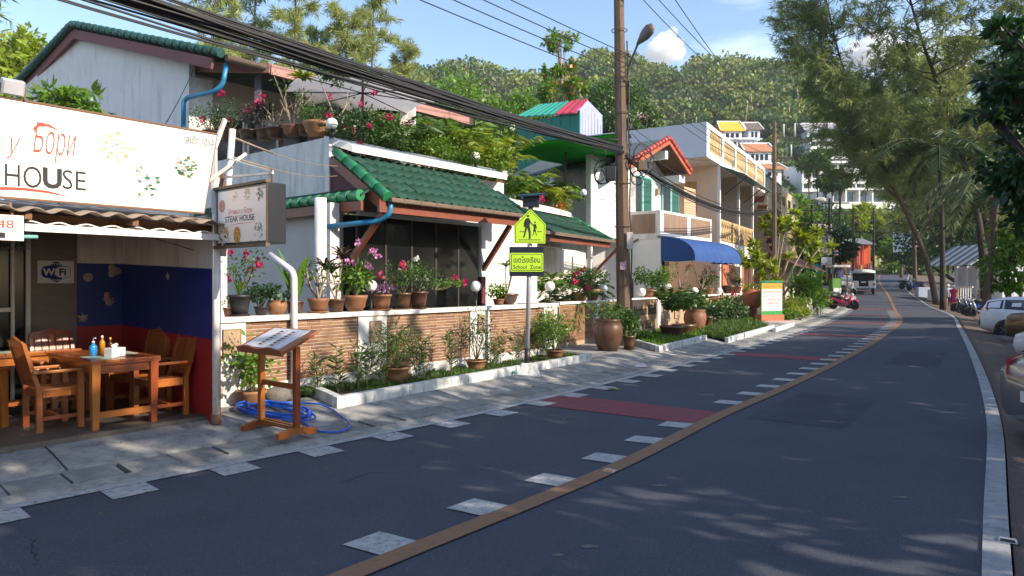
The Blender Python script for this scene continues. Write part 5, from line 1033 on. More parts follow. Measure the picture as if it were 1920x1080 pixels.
for k in range(24):a=9.0+k*.5;g4(a,a+.44,-.05,-.0+.012*(k%2),3.9,6.4,'plank',planks)
for k in range(2):a=6.6+k*1.9;g4(a,a+1.4,.01,.05,4.6,5.8,'window',mat('blue_window',(.05,.15,.45))if 'blue_window' not in MATS else MATS['blue_window'])
for k in range(18):a=2+k*1.1;z=4.1-k*.012;mb=MB();mb.prism([G4.p(a,-.05,z),G4.p(a+1.05,-.05,z-.02),G4.p(a+1.05,2.3,z-1.25),G4.p(a,2.3,z-1.23)],(0,0,.07));fix_normals(mb.build('porch_roof_sheet',mroof,gh))
for k in range(6):a=2.4+k*3.6;g4(a,a+.16,1.9,2.06,PZ,2.9,'porch_post',greenp)
for k in range(7):mb=MB();a=.6+k*.9;mb.bar(G4.p(a,.35,7.4-k*.5),G4.p(a+1.0,.05,7.1-k*.5),.6,.08);mb.build('step_roof',mroof,gh)
g4(4,18,1.2,1.35,PZ,1.4,'low_wall',beige)
# white block left of the rent sign
# ------------------------------------------------ rent sign and carved board
ro=P(1441,598,28.2);ro.z=.25;rs=thing('rent_sign','ROOM FOR RENT board with green and yellow header standing on a terracotta block','sign',ro);RF=Fr(P(1422,0,28.2).xy,(.9,.43));a0,a1=RF.s_at(1428),RF.s_at(1466);rz0_,rz1_=P(0,583,28.5).z,P(0,527,28.5).z
def rr_b(a0,a1,t0,t1,z0,z1,name,m,bev=0):mb=MB();RF.box(mb,a0,a1,t0,t1,z0,z1);return mb.build(name,m,rs,bevel=bev)
tcw=mat('terracotta_block',(.45,.15,.07),(.38,.12,.06),3,.8)
rr_b(a0-.1,a1+.03,-.3,.1,0,.42,'base_block',tcw);rr_b(a0-.35,a1+.2,.1,.5,0,.18,'step',mat('pinkish_step',(.42,.30,.26),(.35,.25,.22),4));rr_b(a0-.03,a1+.03,-.03,.0,.42,rz1_+.02,'frame',greenp)
rr_b(a0,a1,.001,.012,rz0_,rz1_-.34,'white_panel',mat('rent_white',(.80,.72,.72)));rr_b(a0,a1,.001,.012,rz1_-.335,rz1_-.1,'yellow_header',mat('rent_yellow',(.80,.36,.03)));rr_b(a0,a1,.001,.012,rz1_-.095,rz1_,'green_header',mat('rent_green',(.03,.16,.08)))
put_text('Natthon Beach Villa',a0+.03,a1-.03,rz1_-.27,.12,MATS['rent_green'],rs,RF,.015)
for k,(tx,u0,u1,h)in enumerate((('ROOM FOR RENT',.04,.96,.13),('DAILY MONTHLY',.08,.95,.075),('Tel 0862838288',.1,.9,.09),('Tel 0898743856',.1,.9,.09))):put_text(tx,a0+(a1-a0)*u0,a0+(a1-a0)*u1,rz1_-.52-k*.15,h,ink_red,rs,RF,.015)
rr_b(a0+.05,a1-.05,.0125,.014,rz0_+.03,rz0_+.05,'printed_line',mat('rent_blue',(.1,.15,.5)))
nbf=Fr(P(1187,0,18.6).xy,P(1229,0,20.0).xy-P(1187,0,18.6).xy);ln=(P(1229,0,20.0)-P(1187,0,18.6)).length;nb0=thing('name_board','tan carved stone board reading Natthon Beach Villa beside the utility pole','sign',nbf.p(ln/2,0,PZ));z0n,z1n=.30,1.30
mb=MB();nbf.box(mb,0,ln,-.08,0,PZ,z1n);mb.build('board',mat('tan_board',(.42,.29,.17),(.36,.25,.15),3,.85,.2,30),nb0,bevel=.02);eng=mat('dark_engraving',(.045,.028,.018))
put_text('Natthon Beach',.06,ln-.05,.86,.27,eng,nb0,nbf,.012,bold=.008);put_text('Villa',ln*.3,ln*.75,.46,.24,eng,nb0,nbf,.012,bold=.008)
# ------------------------------------------------ utility poles, lamps, wires
P1=Vector((P(1171,0,17.4).x,17.4,.15));LEAN=-.016
def at_pole(z):return Vector((P1.x+LEAN*z,P1.y,z))
up=thing('utility_pole','thick brown utility pole with cable coils beside the carved name board','utility pole',P1)
mb=MB();mb.tube([at_pole(z)for z in(.0,2,4,6,8,11)],[.185,.18,.165,.15,.135,.12],8,smooth=False);mb.build('shaft',pole_m,up)
mb=MB();mb.bar(at_pole(9.05)+Vector((-.2,-.12,0)),at_pole(9.05)+Vector((.75,-.05,.02)),.08,.1);mb.build('cross_arm',black_metal,up)
mb=MB();mb.bar(at_pole(9.0)+Vector((.1,-.12,-.02)),at_pole(9.0)+Vector((1.2,-.05,.1)),.07,.07);mb.build('cross_arm',gutter_m,up)
for z in(7.55,7.3,7.05,6.8,5.9,5.7,5.5,5.3):mb=MB();q=at_pole(z)+Vector((.22,-.06,0));mb.lathe(q,[(.03,-.05),(.05,-.03),(.03,0),(.05,.03),(.03,.05)],8);mb.build('insulator',black_metal,up)
mb=MB();mb.bar(at_pole(6.7)+Vector((.2,-.05,0)),at_pole(7.65)+Vector((.2,-.05,0)),.02,.03);mb.bar(at_pole(5.2)+Vector((.2,-.05,0)),at_pole(6.0)+Vector((.2,-.05,0)),.02,.03);mb.build('rack',gutter_m,up)
for z in(8.2,7.6,6.9,6.1,4.3,3.2):mb=MB();r=.20;mb.tube([at_pole(z)+Vector((r*math.cos(a),r*math.sin(a),0))for a in[k*.524 for k in range(13)]],.012,5);mb.build('band',gutter_m,up)
mb=MB();mb.tube([at_pole(z)+Vector((.19+.02*math.sin(z*3),-.10,0))for z in[.3+.4*k for k in range(20)]],.018,5);mb.build('riser_cable',cable_m,up)
mb=MB();q=at_pole(2.85)+Vector((.14,-.19,0));mb.box(q.x-.07,q.x+.09,q.y-.02,q.y,q.z-.22,q.z+.2);mb.build('notice_plate',mat('pale_plate',(.55,.5,.5)),up)
mb=MB();q=at_pole(2.2)+Vector((-.04,-.20,0));mb.box(q.x-.07,q.x+.07,q.y-.012,q.y,q.z-.1,q.z+.1);mb.build('sticker',mat('pink_sticker',(.6,.4,.5),(.3,.2,.3),30),up)
rr=random.Random(11)
for k in range(9):  # loops of slack cable tied to the pole
 z=5.0+rr.uniform(-.5,.3);dx=rr.choice((-1,1))*rr.uniform(.25,.65);r=rr.uniform(.14,.32);c=at_pole(z)+Vector((dx,-.12+rr.uniform(-.1,.2),-.15));mb=MB()
 mb.tube([c+Vector((r*math.cos(a)*.8,.05*math.sin(a*2),r*math.sin(a)))for a in[j*.35 for j in range(19)]],.014,5);mb.build('cable_coil',cable_m,up)
mb=MB();mb.box(P1.x-.5,P1.x-.25,P1.y-.25,P1.y-.05,4.35,4.7);mb.build('junction_box',black_metal,up,bevel=.02);mb=MB();mb.box(P1.x+.3,P1.x+.52,P1.y-.25,P1.y-.05,4.6,4.85);mb.build('junction_box',gutter_m,up,bevel=.02)
# street lamp on the pole
hd=P(1209,66,16.6);lamp=thing('street_lamp','grey cobra head street lamp on a curved arm high on the thick utility pole','street lamp',at_pole(6.2)+Vector((.2,0,0)));al=at_pole(6.3)+Vector((.16,-.06,0));p2_=P(1178,128,17.1);p3_=P(1196,82,16.8)
mb=MB();mb.tube([al,al+Vector((.0,0,.55)),p2_,p3_,hd.lerp(p3_,.6)],.028,8);mb.build('arm',gutter_m,lamp)
ax=(hd-p3_).normalized();sd=Vector((1,0,0));
def lamp_head(par,c,ax,Ln,wd,up_=Vector((0,-1,0)),m=None):
 x=ax.cross(up_).normalized();y=x.cross(ax).normalized();vs=[];st_=[(-.5,.18,.3),(-.3,.5,.7),(0,.95,1),(.3,1,.95),(.5,.5,.5)];n=12
 for u,w_,h in st_:
  for k in range(n):a=6.283*k/n;vs.append(c+ax*u*Ln+x*math.cos(a)*wd*w_/2+y*math.sin(a)*wd*.32*h)
 fs=[(i*n+k,i*n+(k+1)%n,(i+1)*n+(k+1)%n,(i+1)*n+k)for i in range(len(st_)-1)for k in range(n)]+[tuple(range(n))[::-1],tuple((len(st_)-1)*n+k for k in range(n))]
 fix_normals(MB().add(vs,fs,True).build('head',m or mat('lamp_body',(.16,.13,.11),rough=.4),par))
 MB().disc(c+ax*Ln*.12-y*wd*.32,wd*.3,y,14,rx=wd*.3).build('lens',mat('street_lens',(.30,.27,.22),rough=.15)if 'street_lens' not in MATS else MATS['street_lens'],par)
lamp_head(lamp,hd+Vector((0,0,0)),ax,.62,.30,Vector((0,-1,.3)))
# other poles
poles={2:(1452,33.5,229,.13,'brown utility pole with two steel brackets behind the rent sign'),3:(1555,69,372,.16,'dark utility pole in front of the distant white hotel'),4:(1522,60,384,.13,'dark leaning post in the shade left of the distant lamp pole'),5:(1600,80,392,.15,'utility pole above the red street stalls'),6:(1638,88,390,.15,'utility pole nearest the far bend, right of the red stalls'),7:(1575,74,372,.14,'slim utility pole between two dark ones over the market')}
PT_={}
for k,(px,Y,yt,r,lab)in poles.items():
 b=P(px,0,Y);b.z=gz(Y)+.1;tz=P(px,yt,Y).z;o=thing('utility_pole',lab,'utility pole',b,'utility poles down the street');mb=MB();mb.tube([b,Vector((b.x,b.y,tz))],[r,r*.75],8,smooth=False);mb.build('shaft',pole_m if k==2 else bark_d,o);PT_[k]=Vector((b.x,b.y,tz))
 if k==2:
  for z0,xr,in((tz-.75,1.05),(tz-1.75,.85)):mb=MB();mb.bar(Vector((b.x,b.y,z0)),Vector((b.x+xr,b.y,z0)),.07,.07);mb.build('cross_arm',black_metal,o)
  for x_,z0,z1 in((.45,tz-.72,tz-.1),(1.0,tz-.72,tz-.05),(.82,tz-1.72,tz-1.1)):mb=MB();mb.tube([Vector((b.x+x_,b.y,z0)),Vector((b.x+x_,b.y,z1))],.045,8);mb.build('insulator',mat('pale_insulator',(.6,.58,.58))if 'pale_insulator' not in MATS else MATS['pale_insulator'],o)
  mb=MB();mb.bar(Vector((b.x+.1,b.y,tz-1.75)),Vector((b.x+.1,b.y,tz-.75)),.04,.04);mb.bar(Vector((b.x,b.y,tz-1.3)),Vector((b.x+.5,b.y,tz-.78)),.04,.04);mb.build('bracket',black_metal,o)
  for j in range(5):mb=MB();q=Vector((b.x+.28,b.y-.05,5.2+j*.22));mb.lathe(q,[(.03,-.05),(.06,0),(.03,.05)],6);mb.build('insulator',black_metal,o)
 else:
  for j in range(2):mb=MB();mb.bar(Vector((b.x-.8,b.y,tz-.5-j*1.1)),Vector((b.x+1.0,b.y,tz-.5-j*1.1)),.1,.12);mb.build('cross_arm',black_metal,o)
q=P(1486,394,58);q2=P(1528,377,57);l2=thing('street_lamp','pale street lamp head on a long arm over the distant left kerb','street lamp',q);mb=MB();mb.tube([P(1480,402,58.5),q,q2],.05,6);mb.build('arm',gutter_m,l2);lamp_head(l2,P(1536,374,57),Vector((1,0,-.05)).normalized(),1.1,.42,Vector((0,-1,0)),mat('pale_head',(.6,.58,.55)))
def wire(a,b,sag,r,label=None,n=14,jit=0,mbx=None):
 pts=[Vector(a).lerp(Vector(b),k/n)+Vector((0,0,-sag*4*(k/n)*(1-k/n)))for k in range(n+1)]
 if mbx is not None:mbx.tube(pts,r,5);return
 mb=MB();mb.tube(pts,r,5);mb.build('overhead_wire',cable_m,label=label,cat='wire',loc=a)
# thick bundle of cables: previous pole (off frame, left) -> pole -> pole 2
back=Vector((-16.2,-6.2,5.95));A0=at_pole(5.12)+Vector((.0,-.2,0))
bd=thing('cable_bundle','thick black bundle of telephone cables sagging from the top left to the pole','cable bundle',A0);rr=random.Random(3)
for k in range(26):
 a=6.283*rr.random();q=.10*math.sqrt(rr.random());o1=Vector((q*math.cos(a)*.5,q*math.cos(a),q*math.sin(a)));o2=Vector((rr.uniform(-.10,.10),rr.uniform(-.2,.2),rr.uniform(-.14,.26)));n=30;pts=[];ph=rr.random()*6;sg=.28+rr.uniform(-.06,.10)+(.22 if k%6==0 else 0)
 for j in range(n+1):
  u=j/n;mixu=min(1,max(0,(u-.12)/.5));off_=o1.lerp(o2,mixu)+Vector((.012*math.sin(u*25+ph),0,.014*math.sin(u*31+ph*2)));pts.append(A0.lerp(back,u)+off_+Vector((0,0,-sg*4*u*(1-u))))
 mb=MB();mb.tube(pts,.011+.008*rr.random()+(.008 if k<4 else 0),5);mb.build('cable',cable_m,bd)
B0=at_pole(4.98)+Vector((.1,-.1,0));B1=Vector((PT_[2].x,PT_[2].y,5.35));bd2=thing('cable_bundle','thinner black cable bundle from the thick pole to the brown pole by the rent sign','cable bundle',B0)
for k in range(9):
 a=k*.7;mb=MB();q=Vector((.0,.03*math.cos(a),.035*math.sin(a)))*(1+k%3);wire(B0+q,B1+q,.65+rr.uniform(-.03,.03)+(.1 if k%4==0 else 0),.016,mbx=mb,n=22);mb.build('cable',cable_m,bd2)
bd3=thing('cable_bundle','far cable bundle running on from the brown pole down the street','cable bundle',B1)
for k in range(5):mb=MB();q=Vector((0,0,.07*k));wire(B1+q,Vector((PT_[4].x,PT_[4].y,5.6))+q,.7,.018,mbx=mb);mb.build('cable',cable_m,bd3)
# low voltage wires on the rack, coming from the left
for k,(zz,lab)in enumerate(((7.55,'topmost of the four black wires running to the thick pole from the upper left'),(7.3,'second from top of the four black wires reaching the thick pole'),(7.05,'third from top of the four black wires reaching the thick pole'),(6.8,'lowest of the four black wires reaching the thick pole'))):
 a=at_pole(zz)+Vector((.22,-.08,0));b=Vector((-15.7,-6.3,zz+.15));wire(a,b,.35,.011,lab,20)
 wire(a,PT_[2]+Vector((.28,0,-9.6+5.9+k*-.22+3.2-1.2)),.5,.010,['topmost','second','third','lowest'][k]+' of the four thin wires between the thick pole and the rent sign pole',16)
for k,(dx,zz,e,lab)in enumerate(((.75,9.15,(1.0,-.05),'outermost high voltage wire crossing the sky right of the thick pole'),(.3,9.2,(.45,-.08),'middle high voltage wire crossing the sky right of the thick pole'),(1.2,9.2,(.82,-1.1),'high voltage wire ending on the lower bracket of the brown pole'))):
 a=at_pole(zz)+Vector((dx,-.05,.1));wire(a,PT_[2]+Vector((e[0],0,e[1])),.35,.012,lab,16);wire(a,Vector((-15.5+dx,-6.6,9.6)),.4,.012,lab.replace('right of the thick pole','left of the thick pole').replace('ending on the lower bracket of the brown pole','above the upper house, left of the thick pole'),18)
 wire(PT_[2]+Vector((e[0],0,e[1])),PT_[3]+Vector((e[0]-.5,0,-.4)),.9,.014,['outer','middle','lower'][k]+' far wire from the brown pole to the distant dark poles',12)
for k,(px0,py0,Y0,tgt,lab)in enumerate(((1140,300,17.4,P(1240,350,24),'service wire from the thick pole to the house windows'),(1180,235,17.4,P(1330,300,30),'service wire from the thick pole to the cream building'),(1185,250,17.4,P(1300,330,27),'thin drop wire from the thick pole to the red gable'),(1160,285,17.4,P(990,236,26),'thin drop wire from the thick pole to the rooftop hut'))):wire(P(px0,py0,Y0),tgt,.3,.009,lab,12)
wire(P(363,130,14.9),P(300,250,9),.05,.008,'thin black stay wire across the white gable wall',6)
wire(P(612,110,20),P(1160,262,17.2),.5,.012,'lone black wire below the bundle over the terrace plants',14)
# ------------------------------------------------ school zone sign
so=gl(990,700);SX=so.x;SY=so.y;sz=so.z;sg=thing('school_sign','lime green school crossing sign on a grey pole with a small solar panel','sign',(SX,SY,sz));kpx=SY/F
mb=MB();mb.hexa([(SX-.24,SY-.2,sz-.1),(SX+.26,SY-.2,sz-.1),(SX+.24,SY+.24,sz-.1),(SX-.22,SY+.24,sz-.1),(SX-.13,SY-.1,sz+.19),(SX+.14,SY-.1,sz+.19),(SX+.13,SY+.12,sz+.19),(SX-.12,SY+.12,sz+.19)]);mb.build('concrete_foot',kerb_white,sg,bevel=.02)
top=P(995,388,SY);mb=MB();mb.tube([(SX-.02,SY,sz+.15),(SX-.015,SY,sz+.45)],.05,12);mb.build('black_sleeve',black_metal,sg);mb=MB();mb.tube([(SX-.015,SY,sz+.45),(top.x,SY,top.z)],.044,12);mb.build('pole',mat('galvanised',(.50,.50,.53),(.40,.40,.44),4,.5,metal=.3),sg)
def sq(px,py,dy=0):q=P(px,py,SY);return Vector((q.x,SY-.07-dy,q.z))
def poly_plate(pts,dy,th,name,m):mb=MB();mb.prism([sq(x,y,dy)for x,y in pts],(0,-th,0));return fix_normals(mb.build(name,m,sg))
def rounded(x0,y0,x1,y1,r,n=5):
 o=[]
 for cx,cy,a0 in((x1-r,y1-r,0),(x0+r,y1-r,90),(x0+r,y0+r,180),(x1-r,y0+r,270)):o+=[(cx+r*math.cos(R_(a0+90*k/n)),cy+r*math.sin(R_(a0+90*k/n)))for k in range(n+1)]
 return o
pent=lambda e:[(994,392+e*1.4),(1023-e,421+e*.3),(1022-e,457-e),(964+e,457-e),(963.5+e,424+e*.3)]
poly_plate(pent(0),0,.006,'warning_plate',lime);poly_plate(pent(2.2),.0065,.001,'border',ink);poly_plate(pent(3.2),.0078,.001,'inner_face',lime)
K_=lambda pts,nm='pedestrian_symbol':poly_plate(pts,.009,.0012,nm,ink)
def cir(cx,cy,r,n=12):return[(cx+r*math.cos(6.283*k/n),cy+r*math.sin(6.283*k/n))for k in range(n)]
K_(cir(989.7,405.8,2.3));K_([(986.5,410),(992,409.5),(994,414),(993,424),(995,436),(994.5,449),(991.5,449),(991,437),(988.5,428),(985,440),(982.5,447),(980.5,446),(983.5,434),(985,424),(984.5,416)]);K_([(985,411),(987,413),(985,420),(985.5,426),(982,426.5),(982,419)]);K_([(992.5,413.5),(999,421.5),(998,423),(992,416.5)])
K_(cir(1003,417.6,1.7));K_([(1000,421),(1004.5,420.5),(1005.5,424),(1004,429),(1005,435),(999,435),(1000.5,429)]);K_([(1000.5,435),(1002,435),(999,443.5),(997.8,443)]);K_([(1003,435),(1004.3,435),(1006.5,442.5),(1005.3,443)]);K_([(1004.5,424),(1007.5,429),(1006.8,430),(1003.8,426)]);K_([(998,421),(1001,424),(1000,425),(997.6,422.5)])
K_([(974,434.3),(983,434.3),(983,435.6),(974,435.6)],'road_line');K_([(1007,434.3),(1015,434.3),(1015,435.6),(1007,435.6)],'road_line');K_([(972,449.6),(1013,449.6),(1013,450.9),(972,450.9)],'road_line');K_(cir(995,401.5,1),'bolt')
poly_plate(rounded(955,463,1019,518,2),-.045,.03,'solar_box',mat('navy_box',(.012,.016,.032),rough=.4));poly_plate(rounded(956.5,474.5,1018.5,509.5,2.5),.0,.006,'name_plate',lime);poly_plate(rounded(958.6,476.6,1016.6,507.6,2),.0065,.001,'border',ink);poly_plate(rounded(959.7,477.7,1015.5,506.5,1.6),.0078,.001,'inner_face',lime)
QF=Fr((sq(0,0).x,SY-.079),(1,0));gx_=lambda px:P(px,0,SY).x-QF.o.x
put_text('เขตโรงเรียน',gx_(963),gx_(1012),P(0,493,SY).z,12*kpx,ink,sg,QF,.0,bold=.02);put_text('School  Zone',gx_(962),gx_(1014),P(0,504.5,SY).z,7.6*kpx,ink,sg,QF,.0,bold=.015)
mb=MB();a=P(975,388,SY-.1);b=P(1021,370,SY);mb.box(a.x+.05,b.x-.1,SY-.12,SY+.08,P(0,389,SY).z,P(0,369,SY).z);mb.build('battery_box',MATS['navy_box'],sg,bevel=.01)
mb=MB();c=P(997,365,SY);Mx=Matrix.Translation(c)@Matrix.Rotation(R_(10),4,'X')@Matrix.Rotation(R_(-4),4,'Y');mb.box(-.24,.24,-.22,.22,-.012,.012,Mx);mb.build('solar_panel',mat('solar_blue',(.03,.06,.13),rough=.15),sg)
mb=MB();mb.box(c.x-.03,c.x+.03,SY-.03,SY+.03,P(0,372,SY).z,c.z-.01);mb.build('panel_post',black_metal,sg)
# ------------------------------------------------ vehicles
tyre_m=mat('tyre_rubber',(.022,.022,.024),(.015,.015,.016),9,.85);rim_m=mat('alloy_rim',(.45,.45,.47),(.35,.35,.37),5,.3,metal=.6);car_glass=mat('car_glass',(.015,.018,.022),(.01,.012,.015),2,.05,spec=.9);redl=mat('red_tail_lamp',(.55,.02,.02),(.4,.015,.015),20,.2,spec=.8);clearl=mat('clear_lamp',(.6,.62,.66),(.45,.48,.52),20,.1,spec=.9)
def wheel(par,M,x,y,r,w_,out,rim=rim_m,spokes=7):
 c=Vector((x,y,r));wb=MB();Rm=Matrix.Rotation(R_(90),3,'X');mb=MB();mb.lathe((0,0,0),[(r*.62,-w_/2),(r*.9,-w_/2),(r,-w_*.36),(r,w_*.36),(r*.9,w_/2),(r*.62,w_/2)],22,True,Rm);mb.v=[tuple(M@(Vector(v)+c))for v in mb.v];t=mb.build('wheel',tyre_m,par)
 mb=MB();mb.lathe((0,0,0),[(r*.64,w_*.44),(r*.60,w_*.50),(r*.56,w_*.44)],22,True,Rm if out<0 else Rm@Matrix.Rotation(R_(180),3,'X'));s_=1 if out>0 else-1
 for k in range(spokes):a=6.283*k/spokes;mb.bar((math.cos(a)*r*.1,s_*w_*.47,math.sin(a)*r*.1),(math.cos(a)*r*.6,s_*w_*.47,math.sin(a)*r*.6),.04,r*.14,up=Vector((0,1,0)))
 mb.lathe((0,s_*w_*.42,0),[(r*.13,-w_*.04),(r*.13,w_*.1)],10,False,Rm);mb.v=[tuple(M@(Vector(v)+c))for v in mb.v];fix_normals(mb.build('rim',rim,t));return t
def car(label,cat,M,st,W,paint,wx,wr,roof=True,name='parked_car',clad=None,rear_red=True,group=None,glass_from=1,rim=rim_m):
 """st: stations along x (front positive): (x, z sill, z belt, z top, half width belt, half width roof)"""
 o=M.translation.copy();t=thing(name,label,cat,o,group);n=len(st);vs=[];K=15
 def sec(s_,e=0.0):
  x,z0,zb,zt,wb,wr_=s_;tb=zt-zb;pts=[(wb*.80,z0),(wb*.94,z0+.07),(wb*1.0,z0+(zb-z0)*.45),(wb*.995,zb-.06),(wb*.96,zb),(wr_+(wb*.96-wr_)*.12,zt-tb*.18),(wr_*.88,zt-tb*.02),(0,zt)]
  return[(x,y,z)for y,z in pts]+[(x,-y,z)for y,z in pts[::-1][1:]]
 for s_ in st:vs+=[M@Vector(p)for p in sec(s_)]
 fs=[(i*K+j,(i+1)*K+j,(i+1)*K+j+1,i*K+j+1)for i in range(n-1)for j in range(K-1)]+[tuple(range(K)),tuple((n-1)*K+j for j in range(K))[::-1]]+[(i*K+K-1,(i+1)*K+K-1,(i+1)*K,i*K)for i in range(n-1)]
 fix_normals(MB().add(vs,fs,True).build('body',paint,t))
 cab=[s_ for s_ in st if s_[3]-s_[2]>.25]
 for sd in(1,-1):
  for i in range(len(cab)-1):
   a,b=sec(cab[i]),sec(cab[i+1]);g=.04
   A0,A1,B0,B1=[Vector(q)for q in(a[4],a[5],b[4],b[5])]
   def mk(P0,P1,Q0,Q1):return[P0.lerp(Q0,g).lerp(P1.lerp(Q1,g),.08),P0.lerp(Q0,1-g).lerp(P1.lerp(Q1,1-g),.08),P0.lerp(Q0,1-g).lerp(P1.lerp(Q1,1-g),.93),P0.lerp(Q0,g).lerp(P1.lerp(Q1,g),.93)]
   q=mk(A0,A1,B0,B1);q=[Vector((p.x,sd*(p.y+.012),p.z))for p in q];MB().add([M@p for p in q],[(0,1,2,3)]).build('side_window',car_glass,t)
 for i,j,nm in((0,1,'windscreen'),(-1,-2,'rear_window')):  # sloped screens
  k0=st.index(cab[i]);
  if nm=='windscreen' and k0>0:lo,hi=st[k0-1],st[k0]
  elif nm=='rear_window' and k0<n-1:lo,hi=st[k0+1],st[k0]
  else:continue
  sx=.012 if nm=='windscreen' else-.012;z0_,z1_=lo[3],hi[3];wl_,wh_=lo[4]*.82,hi[5]*.86;x0_,x1_=lo[0],hi[0]
  q=[Vector((x0_+(x1_-x0_)*.08+sx,wl_,z0_+(z1_-z0_)*.1+.015)),Vector((x0_+(x1_-x0_)*.08+sx,-wl_,z0_+(z1_-z0_)*.1+.015)),Vector((x0_+(x1_-x0_)*.9+sx,-wh_,z0_+(z1_-z0_)*.9+.012)),Vector((x0_+(x1_-x0_)*.9+sx,wh_,z0_+(z1_-z0_)*.9+.012))];MB().add([M@p for p in q],[(0,1,2,3)]).build(nm,car_glass,t)
 for x in wx:
  for sd in(1,-1):
   hw=W/2;mb=MB();R2=Matrix.Rotation(R_(90),3,'X');mb.lathe((0,0,0),[(wr*1.13,-.012),(wr*1.16,.0),(wr*1.13,.012),(.01,.012)],24,True,R2);mb.v=[tuple(M@(Vector(v)+Vector((x,sd*(hw+.0),wr))))for v in mb.v];mb.build('wheel_arch',clad or black_metal,t);wheel(t,M,x,sd*(hw-.07),wr,.20,sd,rim)
 xf,xr=st[0][0],st[-1][0];hb=st[0][4]
 for sd in(1,-1):
  zl=st[1][2];mb=MB();mb.box(st[1][0]-.12,st[0][0]-.03,sd*hb*.98-.14*(sd>0)-.0*sd,sd*hb*.98+.14*(sd<0),zl-.2,zl-.07,M);mb.build('headlight',clearl,t,bevel=.02)
  s2=st[-2];mb=MB();mb.hexa([M@Vector(q)for q in((xr-.015,sd*s2[4]*.70,s2[2]-.16),(xr+.26,sd*s2[4]*1.005,s2[2]-.13),(xr+.30,sd*s2[4]*.99,s2[2]-.12),(xr+.03,sd*s2[4]*.70,s2[2]-.16),(xr-.01,sd*s2[4]*.70,s2[2]+.02),(xr+.22,sd*s2[4]*1.005,s2[2]+.05),(xr+.26,sd*s2[4]*.98,s2[2]+.06),(xr+.03,sd*s2[4]*.7,s2[2]+.02))]);fix_normals(mb.build('tail_light',redl,t))
  cx_=cab[0][0]+.0;mb=MB();mb.ball(M@Vector((cx_-.05,sd*(cab[0][4]+.13),cab[0][2]+.09)),.09,7,(.6,1,.7));mb.build('mirror',paint,t)
  for hx in(.3,-.55):mb=MB();mb.box(hx-.09,hx+.09,sd*(cab[0][4]+.0)-.02,sd*(cab[0][4]+.0)+.02,cab[0][2]-.14,cab[0][2]-.11,M);mb.build('door_handle',paint,t)
 mb=MB();mb.box(xf-.02,xf+.035,-hb*.55,hb*.55,.32,.55,M);mb.build('grille',black_metal,t);mb=MB();mb.box(xr-.02,xr+.01,-.25,.25,.55,.67,M);mb.build('licence_plate',mat('plate',(.7,.7,.7))if 'plate' not in MATS else MATS['plate'],t)
 return t
def carM(x,y,ang,z=None,off=0.0):
 z=z if z is not None else-.24;return Matrix.Translation((x,y,z))@Matrix.Rotation(ang,4,'Z')
white_car=mat('white_car_paint',(.74,.74,.78),(.70,.70,.74),1,.22,coat=.6);brown_car=mat('bronze_car_paint',(.16,.105,.05),(.13,.085,.04),1,.25,metal=.3,coat=.6);silver_car=mat('silver_car_paint',(.30,.29,.28),(.26,.25,.25),1,.25,metal=.5,coat=.5);navy_car=mat('navy_car_paint',(.02,.035,.06),(.015,.025,.05),1,.25,coat=.5)
suv=[(2.1,.34,.62,.66,.70,.4),(2.0,.26,.78,.84,.80,.5),(1.3,.24,.90,.98,.86,.6),(.95,.24,.94,1.05,.87,.65),(.25,.24,.98,1.46,.88,.62),(-.6,.24,1.02,1.54,.88,.63),(-1.4,.24,1.06,1.52,.87,.60),(-1.95,.28,1.08,1.40,.84,.55),(-2.12,.34,.98,1.06,.78,.5)]
pick=[(2.55,.42,.80,.86,.80,.5),(2.45,.34,.98,1.05,.90,.6),(1.6,.34,1.08,1.16,.94,.7),(1.15,.34,1.10,1.22,.94,.7),(.55,.34,1.12,1.74,.94,.62),(-.4,.34,1.14,1.80,.94,.64),(-1.0,.34,1.14,1.74,.94,.64),(-1.15,.34,1.14,1.20,.94,.8),(-2.5,.36,1.16,1.20,.93,.85),(-2.6,.44,1.10,1.14,.90,.8)]
sedan=[(2.1,.3,.58,.62,.72,.4),(2.0,.22,.72,.78,.82,.5),(1.2,.2,.84,.92,.86,.6),(.85,.2,.88,.98,.87,.65),(.1,.2,.92,1.40,.87,.6),(-.7,.2,.94,1.45,.87,.6),(-1.45,.2,.98,1.34,.86,.56),(-1.95,.26,.98,1.04,.82,.55),(-2.1,.34,.88,.94,.76,.5)]
a_=R_(-50);fwd=Vector((math.cos(a_),math.sin(a_)));rear=P(1837,0,25.0).xy
c_=rear+fwd*2.1+Vector((-fwd.y,fwd.x))*.88;car('white hatchback SUV parked with its rear to the road, second row from the motorbikes','car',carM(c_.x,c_.y,a_,-.27),suv,1.76,white_car,(1.28,-1.28),.335,rim=mat('bronze_rim',(.20,.16,.13),(.12,.1,.09),5,.4,metal=.5))
a2=R_(122);f2=Vector((math.cos(a2),math.sin(a2)));nose=P(1880,0,21.8).xy;c_=nose-f2*2.55+Vector((f2.y,-f2.x))*.94;car('bronze pickup truck facing the road beside the white SUV','pickup truck',carM(c_.x,c_.y,a2,-.27),pick,1.88,brown_car,(1.6,-1.6),.37,clad=brown_car)
a3=R_(114);f3=Vector((math.cos(a3),math.sin(a3)));nose=P(1892,0,16.6).xy;c_=nose-f3*2.1+Vector((f3.y,-f3.x))*.87;car('white small car facing the road nearest the bronze pickup','car',carM(c_.x,c_.y,a3,-.2),sedan,1.74,white_car,(1.3,-1.3),.32)
a4=R_(-12);f4=Vector((math.cos(a4),math.sin(a4)));rear=P(1902,0,7.0).xy;c_=rear+f4*2.1+Vector((.62,.55));car('silver car whose rear corner shows at the right edge of the picture','car',carM(c_.x,c_.y,a4,-.12),sedan,1.74,silver_car,(1.28,-1.28),.33)
